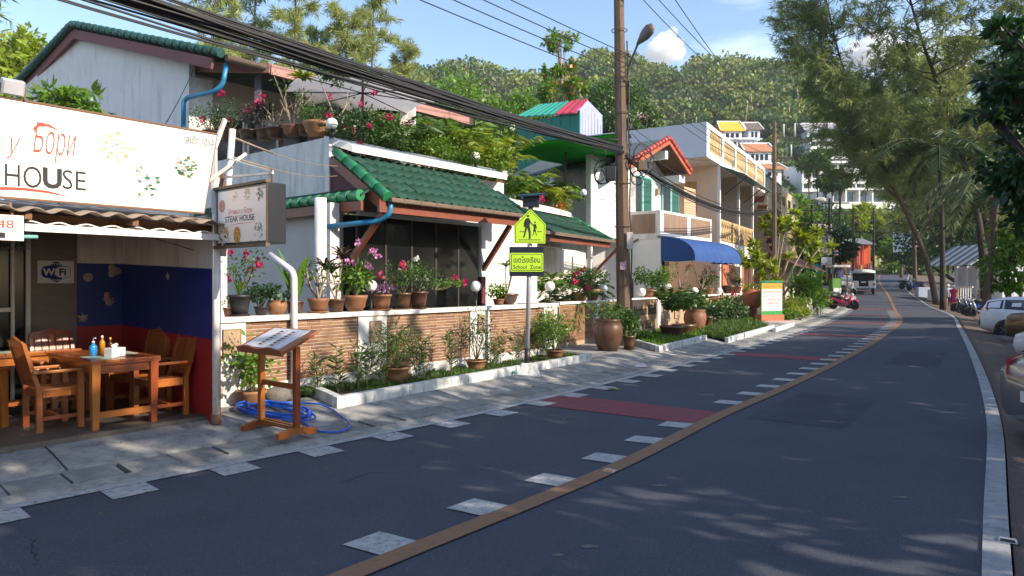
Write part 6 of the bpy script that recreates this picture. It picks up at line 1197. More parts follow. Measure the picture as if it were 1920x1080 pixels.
_q=P(1671,0,118);car('dark pickup truck driving away where the road climbs','pickup truck',carM(_q.x,_q.y,R_(62),gz(118)+.0),pick,1.88,navy_car,(1.6,-1.6),.38,name='moving_car')
# songthaew
_q=P(1619,0,60);zq=gz(60);M=Matrix.Translation((_q.x,_q.y,zq))@Matrix.Rotation(R_(63)-R_(90),4,'Z');tk_=thing('songthaew','white open backed passenger truck driving away on the left lane','truck',(_q.x,_q.y,zq))  # x right, y forward
tw_=mat('truck_white',(.72,.72,.70),(.6,.6,.58),2,.4)
def tb_(x0,x1,y0,y1,z0,z1,nm,m,bevel=0):mb=MB();mb.box(x0,x1,y0,y1,z0,z1,M);return mb.build(nm,m,tk_,bevel=bevel)
tb_(-.92,.92,-.3,2.4,.55,.68,'bed_floor',tw_,.02);tb_(-.92,-.87,-.3,2.4,.68,1.2,'side_panel',tw_,.02);tb_(.87,.92,-.3,2.4,.68,1.2,'side_panel',tw_,.02);tb_(-.9,-.38,-.32,-.28,.6,1.2,'tailgate',tw_,.02);tb_(.38,.9,-.32,-.28,.6,1.2,'tailgate',tw_,.02);tb_(-.38,.38,-.34,-.1,.42,.5,'rear_step',gutter_m)
mb=MB();mb.prism([M@Vector((x,-.35,z))for x,z in((-.95,1.88),(-.93,2.0),(-.8,2.12),(-.4,2.2),(0,2.22),(.4,2.2),(.8,2.12),(.93,2.0),(.95,1.88))],M.to_3x3()@Vector((0,3.1,0)),True);fix_normals(mb.build('roof',tw_,tk_))
for x in(-.9,.9):
 for y in(-.3,.55,1.4,2.3):tb_(x-.03,x+.03,y-.03,y+.03,1.2,1.9,'roof_post',tw_)
tb_(-.86,.86,2.35,2.4,.7,1.9,'front_screen',dark_in);tb_(-.8,-.45,-.2,2.2,.95,1.0,'bench',dark_in);tb_(.45,.8,-.2,2.2,.95,1.0,'bench',dark_in);tb_(-.86,.86,.6,.64,1.3,1.8,'sun_blind',dark_in)
tb_(-.88,.88,2.4,4.0,.6,1.75,'cab',tw_,.08);tb_(-.8,.8,4.0,4.9,.6,1.15,'bonnet',tw_,.1)
for x in(-.82,.82):tb_(x-.09,x+.09,-.35,-.31,.78,1.0,'tail_light',redl)
tb_(-.2,.2,-.36,-.33,1.02,1.15,'licence_plate',MATS['plate'])
M2=M@Matrix.Rotation(R_(90),4,'Z')
for x in(.55,4.2):
 for y in(-.76,.76):wheel(tk_,M2,x,y,.35,.2,1 if y>0 else-1)
# motorbikes
def motorbike(label,x,y,z,ang,paint,scale=1.0,seat=black_metal,group='parked motorbikes'):
 M=Matrix.Translation((x,y,z))@Matrix.Rotation(ang,4,'Z')@Matrix.Rotation(R_(7),4,'X')@Matrix.Diagonal((scale,scale,scale,1));t=thing('motorbike',label,'motorbike',(x,y,z),group)
 for wx_ in(.62,-.62):
  mb=MB();Rm=Matrix.Rotation(R_(90),3,'X');mb.lathe((0,0,0),[(.21,-.04),(.27,-.045),(.29,0),(.27,.045),(.21,.04)],18,True,Rm);mb.v=[tuple(M@(Vector(v)+Vector((wx_,0,.29))))for v in mb.v];w_=mb.build('wheel',tyre_m,t)
  mb=MB()
  for k in range(5):a=6.283*k/5;mb.bar((0,0,0),(math.cos(a)*.22,0,math.sin(a)*.22),.02,.03,up=Vector((0,1,0)))
  mb.v=[tuple(M@(Vector(v)+Vector((wx_,0,.29))))for v in mb.v];mb.build('rim',rim_m,w_)
 T3=lambda p:M@Vector(p)
 def loft(secs,nm,m):
  vs=[];n=10
  for x_,yc,zc,ry,rz in secs:
   for k in range(n):a=6.283*k/n;vs.append(T3((x_,ry*math.cos(a),zc+rz*math.sin(a))))
  fs=[(i*n+k,i*n+(k+1)%n,(i+1)*n+(k+1)%n,(i+1)*n+k)for i in range(len(secs)-1)for k in range(n)]+[tuple(range(n)),tuple((len(secs)-1)*n+k for k in range(n))];return fix_normals(MB().add(vs,fs,True).build(nm,m,t))
 loft([(-.95,0,.72,.03,.03),(-.7,0,.68,.12,.10),(-.3,0,.58,.15,.16),(.0,0,.42,.14,.12),(.25,0,.34,.13,.07),(.42,0,.42,.13,.10)],'body',paint);loft([(.38,0,.50,.16,.22),(.5,0,.72,.17,.22),(.52,0,.92,.10,.08)],'leg_shield',paint);loft([(.86,0,.50,.05,.03),(.66,0,.60,.07,.03),(.45,0,.52,.06,.05)],'front_fender',paint)
 loft([(-.75,0,.80,.10,.04),(-.4,0,.78,.15,.06),(-.05,0,.72,.12,.05),(.05,0,.66,.06,.04)],'seat',seat);loft([(-.25,0,.30,.10,.12),(.1,0,.28,.11,.12)],'engine',gutter_m)
 mb=MB();mb.tube([T3((.62,.06,.3)),T3((.45,.06,.85))],.02,6);mb.tube([T3((.62,-.06,.3)),T3((.45,-.06,.85))],.02,6);mb.build('fork',rim_m,t);mb=MB();mb.tube([T3((.30,.34,.99)),T3((.42,.12,.96)),T3((.42,-.12,.96)),T3((.30,-.34,.99))],.017,6);mb.build('handlebar',black_metal,t);mb=MB();mb.ball(T3((.54,0,.90)),.085*scale,8);mb.build('headlight',clearl,t)
 for sd in(1,-1):mb=MB();mb.tube([T3((.36,sd*.22,.97)),T3((.34,sd*.30,1.14))],.008,5);mb.ball(T3((.34,sd*.31,1.17)),.055,6,(.4,1,.8));mb.build('mirror',black_metal,t)
 mb=MB();mb.tube([T3((-.1,-.14,.26)),T3((-.75,-.16,.36))],.04,8);mb.build('exhaust',gutter_m,t);mb=MB();mb.box(-.92,-.86,-.06,.06,.62,.72,M);mb.build('tail_light',redl,t);return t
pinkp=mat('pink_motorbike_paint',(.55,.02,.14),(.45,.02,.11),2,.25,coat=.5);redp=mat('dark_red_motorbike_paint',(.22,.015,.02),(.16,.01,.015),2,.25,coat=.5);blackp=mat('black_motorbike_paint',(.015,.015,.018),(.01,.01,.012),2,.2,coat=.5);bluep=mat('blue_motorbike_paint',(.02,.08,.3),(.02,.06,.22),2,.25,coat=.5);silp=mat('grey_motorbike_paint',(.3,.3,.32),(.2,.2,.22),2,.3,coat=.4)
for px,Y,ang,m_,lab in((1582,42.5,-50,pinkp,'bright pink scooter at the left road edge'),(1573,44,-55,redp,'dark red scooter behind the bright pink scooter'),(1557,44.5,-120,silp,'grey scooter nearest the plants in the left motorbike group'),(1562,47,-60,blackp,'black scooter at the back of the left motorbike group'),(1590,58,-70,silp,'pale scooter by the food cart on the left'),(1815,42.5,160,blackp,'black motorbike nearest the walking couple'),(1828,41,165,bluep,'motorbike with blue tank in the middle of the right group'),(1838,38.5,150,blackp,'black motorbike in front of the right group'),(1846,37,160,silp,'grey motorbike nearest the white SUV'),(1704,66,-60,blackp,'dark motorbike by the far right road edge'),(1716,63.5,110,bluep,'dark motorbike with blue parts by the white blocks'),(1612,88,200,redp,'tiny dark red motorbike far up the left side')):
 q=P(px,0,Y);kr=1.05;motorbike(lab,q.x,q.y,gz(Y)+(-.2 if px>1790 else .05),R_(ang),m_,kr)
# ------------------------------------------------ people
def person(label,q,hgt,face,top_m,bottom_m,dress,hat=True,phase=1):
 k=hgt/1.7;t=thing('person',label,'person',q);M=Matrix.Translation(q)@Matrix.Rotation(face,4,'Z')@Matrix.Diagonal((k,k,k,1));skin=mat('skin',(.42,.24,.16),(.36,.2,.13),3,.6)if 'skin' not in MATS else MATS['skin']
 J={'pel':(0,0,.92),'che':(0,0,1.28),'nk':(0,0,1.45),'hd':(0,.01,1.58),'tp':(0,.01,1.68),'hl':(-.09,0,.88),'hr':(.09,0,.88),'kl':(-.10,.10*phase,.48),'kr':(.10,-.04*phase,.48),'al':(-.10,.06*phase,.08),'ar':(.10,-.20*phase,.10),'fl':(-.10,.20*phase,.03),'fr_':(.10,-.09*phase,.03),'sl':(-.19,0,1.38),'sr':(.19,0,1.38),'el':(-.25,-.06,1.12),'er':(.25,.06,1.12),'wl':(-.25,-.0,.87),'wr':(.25,.14,.88),'hdl':(-.25,.03,.78),'hdr':(.25,.18,.80)}
 names=list(J);ed=[('pel','che'),('che','nk'),('nk','hd'),('hd','tp'),('pel','hl'),('pel','hr'),('hl','kl'),('kl','al'),('al','fl'),('hr','kr'),('kr','ar'),('ar','fr_'),('che','sl'),('che','sr'),('sl','el'),('el','wl'),('wl','hdl'),('sr','er'),('er','wr'),('wr','hdr')]
 rad={'pel':.14,'che':.14,'nk':.055,'hd':.095,'tp':.07,'hl':.09,'hr':.09,'kl':.058,'kr':.058,'al':.038,'ar':.038,'fl':.035,'fr_':.035,'sl':.055,'sr':.055,'el':.038,'er':.038,'wl':.028,'wr':.028,'hdl':.032,'hdr':.032}
 me=bpy.data.meshes.new('body');me.from_pydata([M@Vector(J[n])-org(t)for n in names],[(names.index(a),names.index(b))for a,b in ed],[]);o=link_mesh('body',me,skin,t);o.modifiers.new('skin','SKIN');
 for i,n in enumerate(names):me.skin_vertices[0].data[i].radius=(rad[n]*k,)*2
 me.skin_vertices[0].data[0].use_root=True;ss=o.modifiers.new('sub','SUBSURF');ss.levels=1;ss.render_levels=1
 def ring(nm,m,rows):
  vs=[];n=12
  for z,rx,ry,y0 in rows:
   for j in range(n):a=6.283*j/n;vs.append(M@Vector((rx*math.cos(a),y0+ry*math.sin(a),z)))
  MB().add(vs,[(i*n+j,i*n+(j+1)%n,(i+1)*n+(j+1)%n,(i+1)*n+j)for i in range(len(rows)-1)for j in range(n)],True).build(nm,m,t)
 if dress:ring('dress',top_m,[(.50,.25,.24,0),(.7,.22,.2,0),(.92,.19,.16,0),(1.08,.155,.13,0),(1.3,.19,.15,0),(1.42,.15,.11,0),(1.45,.08,.07,0)])
 else:
  ring('shirt',top_m,[(.84,.19,.155,0),(1.05,.175,.15,0),(1.3,.20,.155,0),(1.41,.17,.11,0),(1.46,.075,.07,0)])
  for sd,y0 in((-1,.04),(1,-.02)):
   vs=[];n=10;rows=[(.93,.10,.11,0),(.7,.10,.11,y0*.6),(.5,.095,.1,y0)]
   for z,rx,ry,yy_ in rows:vs+=[M@Vector((sd*.1+rx*math.cos(6.283*j/n),yy_+ry*math.sin(6.283*j/n),z))for j in range(n)]
   MB().add(vs,[(i*n+j,i*n+(j+1)%n,(i+1)*n+(j+1)%n,(i+1)*n+j)for i in range(2)for j in range(n)],True).build('shorts_leg',bottom_m,t)
 for sd,e,s_ in((-1,'el','sl'),(1,'er','sr')):a=M@Vector(J[s_]);b=M@Vector(J[s_]).lerp(M@Vector(J[e]),1)if False else M@(Vector(J[s_]).lerp(Vector(J[e]),.65));mb=MB();mb.tube([a+Vector((0,0,.03)),b],[.075*k,.062*k],8);mb.build('sleeve',top_m,t)
 mb=MB();mb.ball(M@Vector((0,-.01,1.62)),.11*k,8,(.95,1.05,.95));mb.build('cap' if hat else 'hair',white_wall2 if hat else bark_d,t)
 if hat:mb=MB();mb.disc(M@Vector((0,.1,1.63)),.1*k,(0,0,1),10);mb.build('cap_brim',white_wall2,t)
 mb=MB();[mb.ball(M@Vector(c),.012*k,5)for c in((-.035,.10,1.585),(.035,.10,1.585))];mb.build('eyes',bark_d,t);mb=MB();mb.ball(M@Vector((0,.115,1.56)),.018*k,5);mb.build('nose',skin,t)
zq=-.12;q=P(1788,0,47);q.z=zq;person('person in magenta red dress and pale cap walking on the right pavement',q,1.66,R_(-15),mat('magenta_cloth',(.42,.02,.08),(.34,.015,.06),5,.9),None,True)
q=P(1777,0,47.8);q.z=zq;person('person in pale shirt, blue shorts and white cap behind the one in red',q,1.72,R_(-15),mat('pale_shirt',(.5,.52,.62),(.42,.44,.55),5,.9),mat('blue_shorts',(.03,.08,.3),(.02,.06,.2),5,.9),False,phase=-1)
# ------------------------------------------------ beach side house and small walls
bq=P(1795,0,54);bhh=thing('beach_house','white beach house with striped awning roof and white railing behind the walking couple','house',(bq.x,bq.y,-.3));HB=Fr(P(1758,0,55).xy,P(1845,0,50).xy-P(1758,0,55).xy);LHB=(P(1845,0,50).xy-P(1758,0,55).xy).length
def hb_(a0,a1,t0,t1,z0,z1,nm,m):mb=MB();HB.box(mb,a0,a1,t0,t1,z0,z1);return mb.build(nm,m,bhh)
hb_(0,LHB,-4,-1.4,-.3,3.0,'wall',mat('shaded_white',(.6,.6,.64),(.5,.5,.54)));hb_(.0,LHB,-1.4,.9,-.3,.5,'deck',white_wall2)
for k in range(16):a=.9+(LHB-.9)*k/16;hb_(a,a+.05,.82,.87,.5,1.35,'railing_bar',white_wall2)
hb_(.8,LHB,.8,.9,1.35,1.45,'hand_rail',white_wall2)
for k in range(12):a=-.3+(LHB+.3)*k/12;mb=MB();mb.prism([HB.p(a,-1.5,4.6),HB.p(a+LHB/12,-1.5,4.6),HB.p(a+LHB/12,1.0,3.0),HB.p(a,1.0,3.0)],(0,0,.05));fix_normals(mb.build('awning_stripe',white_wall2 if k%2 else mat('grey_stripe',(.25,.25,.32))if 'grey_stripe' not in MATS else MATS['grey_stripe'],bhh))
for k in range(4):hb_(.5+k*1.1,.62+k*1.1,-1.3,-1.2,.5,3.0,'post',white_wall2)
for i,(px0,px1,Y,z0,z1,m_,lab)in enumerate(((1722,1745,58,0,.75,mat('pale_blue_block',(.38,.45,.58),(.3,.36,.48)),'pale blue low wall behind the slanting casuarina trunk'),(1746,1760,54,-.1,.8,white_wall2,'short white wall piece touching the slanting trunk'),(1842,1856,47,-.2,1.2,beige,'beige gate pillar behind the right motorbikes'),(1788,1797,50,-.2,1.0,mat('yellow_bin',(.5,.33,.03)),'yellow bin behind the person in red'))):
 a=P(px0,0,Y);b=P(px1,0,Y);mb=MB();mb.box(a.x,b.x,Y,Y+.5,z0+gz(Y)-.2,z1+gz(Y));mb.build('low_wall' if i<3 else 'bin',m_,label=lab,cat='wall' if i<2 else('pillar' if i==2 else 'bin'),loc=Vector((a.x,Y,z0+gz(Y)-.2)),bevel=.03)
# ------------------------------------------------ market street end on the left
def blk(name,lab,cat,px0,px1,y0,y1,Y,m,depth=2.0,group=None,ang=0):
 a=P(px0,y1,Y);b=P(px1,y0,Y);mb=MB();mb.box(a.x,b.x,Y,Y+depth,a.z,b.z);return mb.build(name,m,label=lab,cat=cat,loc=Vector(((a.x+b.x)/2,Y,a.z)),group=group)
def stall(lab,px0,px1,yb,yt,Y,wall_m,roof_m,roofy,seed):
 a=P(px0,yb,Y);b=P(px1,yt,Y);zt=P(0,roofy,Y).z;a.z=min(a.z,gz(Y)+.1);t=thing('market_stall',lab,'stall',a);mb=MB();mb.box(a.x,b.x,Y+.3,Y+3,gz(Y),b.z);mb.build('back_wall',wall_m,t);mb=MB();mb.prism([(a.x-.4,Y-.6,b.z),(b.x+.4,Y-.6,b.z-.1),(b.x+.2,Y+3,zt),(a.x-.2,Y+3,zt)],(0,0,.1));fix_normals(mb.build('roof',roof_m,t));rg=random.Random(seed)
 for k in range(4):mb=MB();x=a.x+(b.x-a.x)*k/3;mb.box(x-.05,x+.05,Y-.5,Y-.4,gz(Y),b.z);mb.build('post',gutter_m,t)
 for k in range(6):x=a.x+(b.x-a.x)*(k+.2)/6;mb=MB();h=rg.uniform(.5,1.3);mb.box(x,x+(b.x-a.x)/8,Y-.2,Y+.1,gz(Y)+.2,gz(Y)+.2+h);mb.build('hung_goods',mat('goods%d'%k,[(.5,.05,.04),(.6,.3,.05),(.05,.2,.45),(.6,.6,.55),(.05,.3,.1),(.5,.1,.3)][k],rough=.8)if 'goods%d'%k not in MATS else MATS['goods%d'%k],t)
slate=MATS['slate_roof'];redw=mat('stall_red',(.48,.04,.035),(.38,.03,.03));orr=mat('stall_orange',(.70,.09,.02),(.6,.07,.02))
stall('red walled market stall with slate roof left of the lamp pole',1577,1604,500,464,100,redw,mat('pale_slate',(.35,.36,.42),(.28,.29,.34)),446,1);stall('orange red stall with slate roof and flag right of the red stall',1607,1634,500,458,104,orr,slate,446,2);stall('grey shop with yellow board above the dark pickup',1650,1686,495,474,135,mat('shop_grey',(.22,.22,.26)),slate,458,3);stall('small stall at the plant filled corner behind the songthaew',1545,1572,520,490,82,mat('stall_teal',(.08,.2,.2)),MATS['pale_slate'],482,4)
blk('shop_board','yellow square shop board on the grey shop front','sign',1662,1674,461,470,134.2,mat('board_yellow',(.6,.42,.03)),.1);blk('shop_board','dark notice board with pale rows beside the far left pole','sign',1535,1560,440,478,62,mat('board_dark',(.04,.035,.04),(.3,.28,.3),3.5,contrast=.05),.1);blk('shop_board','pale grey panel below the dark notice board','sign',1540,1560,482,497,62,mat('board_pale',(.35,.36,.42)),.1)
blk('school_sign','tiny lime school sign plates at the left of the far road','sign',1584.5,1593.5,486,501,70,lime,.05);mb=MB();q=P(1589,0,70.1);mb.tube([Vector((q.x,q.y,gz(70))),Vector((q.x,q.y,P(0,486,70).z))],.05,6);mb.build('sign_post',gutter_m,label='thin post of the tiny lime school sign',cat='post',loc=Vector((q.x,q.y,gz(70))))
for i,(c,nm)in enumerate((((.62,.62,.6),'white'),((.7,.38,.04),'orange'),((.05,.35,.15),'green'),((.62,.62,.6),'pale'),((.65,.5,.05),'yellow'))):blk('fence_panel',nm+' board of the striped roadside fence beside the dark pickup','fence panel',1637+i*4,1640.6+i*4,476+i%2,500,112,mat('fence_'+nm,c),.1)
for i,c in enumerate(((.7,.2,.03),(.05,.4,.2),(.6,.1,.04),(.65,.45,.05))):blk('fence_panel',['orange','green','red','yellow'][i]+' board of the far striped fence right of the grey shop','fence panel',1694+i*4.5,1697.5+i*4.5,478,491,140,mat('farfence%d'%i,c),.1)
fq=P(1566,474,66);ft=thing('flag','small Thai flag hanging at the far left roadside','flag',P(1563.5,500,66));mb=MB();a=P(1563.5,500,66);mb.tube([Vector((a.x,a.y,gz(66))),Vector((a.x,a.y,P(0,466,66).z))],.03,6);mb.build('flag_pole',gutter_m,ft)
for i,(c,u0,u1)in enumerate((((.5,.02,.03),0,.17),((.7,.7,.7),.17,.34),((.02,.03,.25),.34,.66),((.7,.7,.7),.66,.83),((.5,.02,.03),.83,1))):mb=MB();mb.box(a.x+.03,a.x+.42,a.y-.02,a.y,P(0,468,66).z-.62*u1,P(0,468,66).z-.62*u0);mb.build('flag_stripe',mat('flag%d'%i,c),ft)
cq=P(1575,545,57);ct=thing('food_cart','white roofed food cart with green panel behind the left scooters','cart',Vector((cq.x,57,gz(57))));
def ctb(px0,px1,y0,y1,d0,d1,nm,m):a=P(px0,y1,57);b=P(px1,y0,57);mb=MB();mb.box(a.x,b.x,57+d0,57+d1,a.z,b.z);mb.build(nm,m,ct)
ctb(1560,1590,497,501,-.4,1.2,'roof',white_wall2);ctb(1562,1577,522,546,0,.8,'cabinet',mat('cart_green',(.12,.33,.06)));ctb(1562,1577,540,547,-.03,0,'white_base',white_wall2);ctb(1577,1588,505,520,.6,.7,'screen',blue_paint)
for px in(1561.5,1577,1588):ctb(px-.6,px+.6,501,547,0,.05,'post',gutter_m)
q=gl(1520,592);t=thing('folding_board','white pavement board leaning by the bright plants','sign board',q);mb=MB();Mx=Matrix.Translation(q)@Matrix.Rotation(R_(35),4,'Z')@Matrix.Rotation(R_(-8),4,'X');mb.box(-.22,.22,-.02,.02,0,.95,Mx);mb.build('board',white_wall2,t);mb=MB();mb.box(-.17,.17,-.024,-.021,.15,.85,Mx);mb.build('printed_sheet',mat('sheet_print',(.6,.5,.5),(.35,.3,.4),14),t)
for i,px in enumerate((1534,1538)):q=gl(px,590);mb=MB();mb.lathe(q,[(.07,0),(.065,.38),(.04,.42)],10);mb.build('bollard',white_wall2,label=['left','right'][i]+' one of two short white bollards on the sunlit pavement',cat='bollard',loc=q)
# ------------------------------------------------ houses on the hill
def hroof(t,x0,x1,y0,y1,ze,zr,m,over=.6,name='roof',curve=.0):
 xm=(y0+y1)/2;mb=MB()
 for ya,yb in((y0-over,xm),(y1+over,xm)):
  mb.prism([(x0-over,ya,ze),(x1+over,ya,ze),(x1+over*.5,yb,zr),(x0-over*.5,yb,zr)],(0,0,.25))
 fix_normals(mb.build(name,m,t))
 mb=MB();mb.bar((x0-over*.5,xm,zr+.35),(x1+over*.5,xm,zr+.35),.3,.35);mb.bar((x0-over,y0-over,ze+.2),(x0-over*.5,xm,zr+.4),.25,.35);mb.bar((x1+over,y0-over,ze+.2),(x1+over*.5,xm,zr+.4),.25,.35);mb.build('white_ridge',white_wall2,t)
yelr=mat('yellow_glazed_roof',(.80,.42,.02),(.72,.36,.02),.8,.35);orgr=mat('orange_tile_roof',(.46,.20,.09),(.36,.15,.07),1,.7);brnr=mat('brown_tile_roof',(.16,.11,.09),(.11,.08,.07),1,.7);hotel_w=mat('hotel_white',(.72,.74,.80),(.64,.66,.72),.3,.7)
def hill_house(lab,px0,px1,ye,yr,yb,Y,roof_m,D=8,wins=3,storeys=1,wall=None):
 a,b=P(px0,ye,Y),P(px1,ye,Y);zr=P(0,yr,Y).z;zb=P(0,yb,Y).z;t=thing('hill_house',lab,'house',((a.x+b.x)/2,Y,zb-3));mb=MB();mb.box(a.x+.4,b.x-.4,Y+.3,Y+D,zb-14,a.z);mb.build('walls',wall or hotel_w,t);hroof(t,a.x,b.x,Y+.3,Y+D,a.z,zr,roof_m)
 for s_ in range(storeys):
  for k in range(wins):x=a.x+1+(b.x-a.x-2)*(k+.2)/wins;z1=a.z-.5-s_*(a.z-zb)/storeys;mb=MB();mb.box(x,x+(b.x-a.x-2)/wins*.6,Y+.22,Y+.28,z1-(a.z-zb)/storeys*.55,z1);mb.build('window',glass_d,t)
 return t
hill_house('hillside house with bright yellow glazed roof',1354,1394,246,224,262,205,yelr);hill_house('hillside house with brown gable right of the yellow roof',1402,1428,244,226,262,212,brnr,wins=2);hill_house('hillside house with orange tiled roof behind the balustrade building',1400,1450,285,265,305,170,orgr,wins=4);hill_house('white hillside terrace building below the yellow roof',1368,1424,262,256,285,190,hotel_w,wins=5)
hill_house('small orange roofed house above the green top room',1418,1470,318,303,330,140,orgr,wins=3);hill_house('hillside house with grey and white gabled roofs at the top of the hotel',1512,1590,245,228,262,215,mat('hotel_grey_roof',(.34,.33,.36),(.26,.25,.28),.5),wins=5);hill_house('green roofed white hut seen left of the thick pole on the hill',1148,1190,213,206,226,190,mat('pale_green_roof',(.25,.45,.33)),wins=2);hill_house('reddish wooden gabled house on the hill right of the thick pole',1200,1228,226,208,240,180,mat('faded_red_roof',(.30,.15,.12),(.22,.11,.09),1),wins=2,wall=mat('faded_red_wall',(.33,.18,.14)))
def hotel(lab,px0,px1,yt,yb,Y,st_,bays,D=12,tint=hotel_w):
 a,b=P(px0,yb,Y),P(px1,yt,Y);t=thing('hotel_block',lab,'hotel',((a.x+b.x)/2,Y,a.z-3));mb=MB();mb.box(a.x,b.x,Y+1.6,Y+D,a.z-16,b.z);mb.build('walls',tint,t);h=(b.z-a.z)/st_
 for s_ in range(st_):
  z0=a.z+h*s_;mb=MB();mb.box(a.x-.3,b.x+.3,Y,Y+1.7,z0+h-.45,z0+h);mb.build('balcony_slab',white_wall2,t);mb=MB();mb.box(a.x-.3,b.x+.3,Y,Y+.15,z0+h*.02,z0+h*.34);mb.build('balcony_front',white_wall2,t)
  for k in range(bays):x=a.x+(b.x-a.x)*(k+.15)/bays;mb=MB();mb.box(x,x+(b.x-a.x)/bays*.62,Y+1.5,Y+1.59,z0+.1,z0+h*.82);mb.build('window',mat('hotel_glass',(.06,.08,.12),(.2,.22,.28),.4,.15)if 'hotel_glass' not in MATS else MATS['hotel_glass'],t)
  for k in range(bays+1):x=a.x+(b.x-a.x)*k/bays;mb=MB();mb.box(x-.15,x+.15,Y+.1,Y+1.6,z0,z0+h);mb.build('fin',white_wall2,t)
hotel('white hotel block with long balconies, uppermost on the hillside',1520,1612,262,298,195,2,6);hotel('white hotel block with three balcony floors in the middle of the hillside',1506,1622,302,360,165,3,7);hotel('bluish white lowest hotel block showing a broad blank side wall',1562,1712,352,392,140,1,6);hotel('narrow white hotel tower right of the gabled roofs',1592,1622,244,300,205,3,2)
for i,(px0,px1,y0,y1,Y,lab)in enumerate(((1524,1562,420,445,95,'pink grey low house below the lowest hotel block'),(1592,1634,412,424,120,'white shed roof below the lowest hotel block'),(1715,1722,425,470,88,'white wall strip behind the far casuarina trunk'))):blk('low_house',lab,'house',px0,px1,y0,y1,Y,mat('pinkish_wall',(.5,.38,.38))if i==0 else white_wall2,5)
# ------------------------------------------------ clouds
cl_m=bpy.data.materials.new('cloud_vapour');cl_m.use_nodes=True;_n=cl_m.node_tree.nodes;_n.remove(_n['Principled BSDF']);_v=_n.new('ShaderNodeVolumePrincipled');_v.inputs['Color'].default_value=(1,1,1,1);_v.inputs['Density'].default_value=.022;_v.inputs['Anisotropy'].default_value=.2;cl_m.node_tree.links.new(_v.outputs[0],_n['Material Output'].inputs['Volume']);scene.cycles.volume_bounces=4
def cloud(lab,px,py,Y,wpx,hpx,n,seed):
 rg=np.random.default_rng(seed);c=P(px,py,Y);k=Y/F;mb=MB()
 for i in range(n):
  u=rg.random()*2-1;v=rg.random();r=(.07+.13*rg.random())*hpx*k;x=c.x+u*wpx*k*.5;z=c.z+(v-.3)*hpx*k*(1-abs(u)**1.5)*.8;mb.ball((x,c.y+rg.normal()*hpx*k*.3,z),r,9)
 o=mb.build('cloud',cl_m,kind='structure');rm=o.modifiers.new('merge','REMESH');rm.mode='VOXEL';rm.voxel_size=hpx*k*.05;return o
cloud('',1246,100,3200,60,60,170,1);cloud('',1640,110,3400,130,80,150,2);cloud('',1760,150,3300,120,90,120,3)
# ------------------------------------------------ trees
def A3(v):return np.array([v.x,v.y,v.z])if isinstance(v,Vector)else np.array(v,dtype=float)
def spline(pts,n):
 pts=[A3(p)for p in pts];out=[]
 for k in range(n+1):
  u=k/n*(len(pts)-1);i=min(int(u),len(pts)-2);f=u-i;p0,p1,p2,p3=pts[max(i-1,0)],pts[i],pts[i+1],pts[min(i+2,len(pts)-1)]
  out.append(.5*((2*p1)+(-p0+p2)*f+(2*p0-5*p1+4*p2-p3)*f*f+(-p0+3*p1-3*p2+p3)*f**3))
 return out
def casuarina(label,trunk,r0,nbr,blen,seed,nm=needle,strand=.75,per=11,f0=.25,name='casuarina_tree',group=None,width=.055,bm=None,droop=.35,up_=.35,step=.45,side=None):
 rg=np.random.default_rng(seed);tp=spline(trunk,18);t=thing(name,label,'tree',Vector(tp[0]),group);mb=MB();n=len(tp)
 mb.tube([Vector(p)for p in tp],[r0*(1-.85*i/(n-1))for i in range(n)],8);mb.build('trunk',bm or bark,t)
 bb_=MB();Cp=[];Dp=[]
 for b in range(nbr):
  f=f0+(1-f0)*(b+rg.random())/nbr;i=min(int(f*(n-1)),n-2);p=tp[i]+(tp[i+1]-tp[i])*(f*(n-1)-i)
  a=b*2.399+rg.random();
  if side is not None and rg.random()<.5:a=side+rg.normal()*.7
  d=np.array([math.cos(a),math.sin(a),up_+.5*rg.random()]);d/=np.linalg.norm(d);L_=blen*(1-.55*f)*(.6+.6*rg.random());k=max(4,int(L_/.5));pts=[p]
  for j in range(k):d=d+rg.normal(size=3)*.10+np.array([0,0,-.03]);d/=np.linalg.norm(d);pts.append(pts[-1]+d*L_/k)
  bb_.tube([Vector(q)for q in pts],[max(.012,r0*.28*(1-f*.5)*(1-.9*j/k))for j in range(k+1)],5,cap=False)
  for j in range(1,k+1):
   if j<k*.2:continue
   dd_=(pts[j]-pts[j-1]);dd_/=np.linalg.norm(dd_)
   for q in range(2+int(2*rg.random())):  # side twigs
    td=dd_*.6+rg.normal(size=3)*.6+np.array([0,0,.1]);td/=np.linalg.norm(td);tl=(.5+.9*rg.random())*min(1.4,L_/3);m=max(2,int(tl/step));e=pts[j]
    tip=e+td*tl;bb_.tube([Vector(e),Vector(tip)],[.014,.006],3,cap=False)
    for s_ in range(m+1):
     c=e+td*tl*(s_+.3)/(m+.3);kk=per
     Cp.append(np.repeat(c[None],kk,0)+rg.normal(size=(kk,3))*.06);Dp.append(td*.8+rg.normal(size=(kk,3))*.55+np.array([0,0,-droop]))
 bb_.build('branches',bm or bark,t)['kind']='stuff'
 Cc=np.concatenate(Cp);Dd=np.concatenate(Dp);V_,Q_=leaf_arrays(Cc,Dd,strand,aspect=width/strand*2,fold=.05);np_mesh('crown',V_,Q_,nm,t)['kind']='stuff';return t
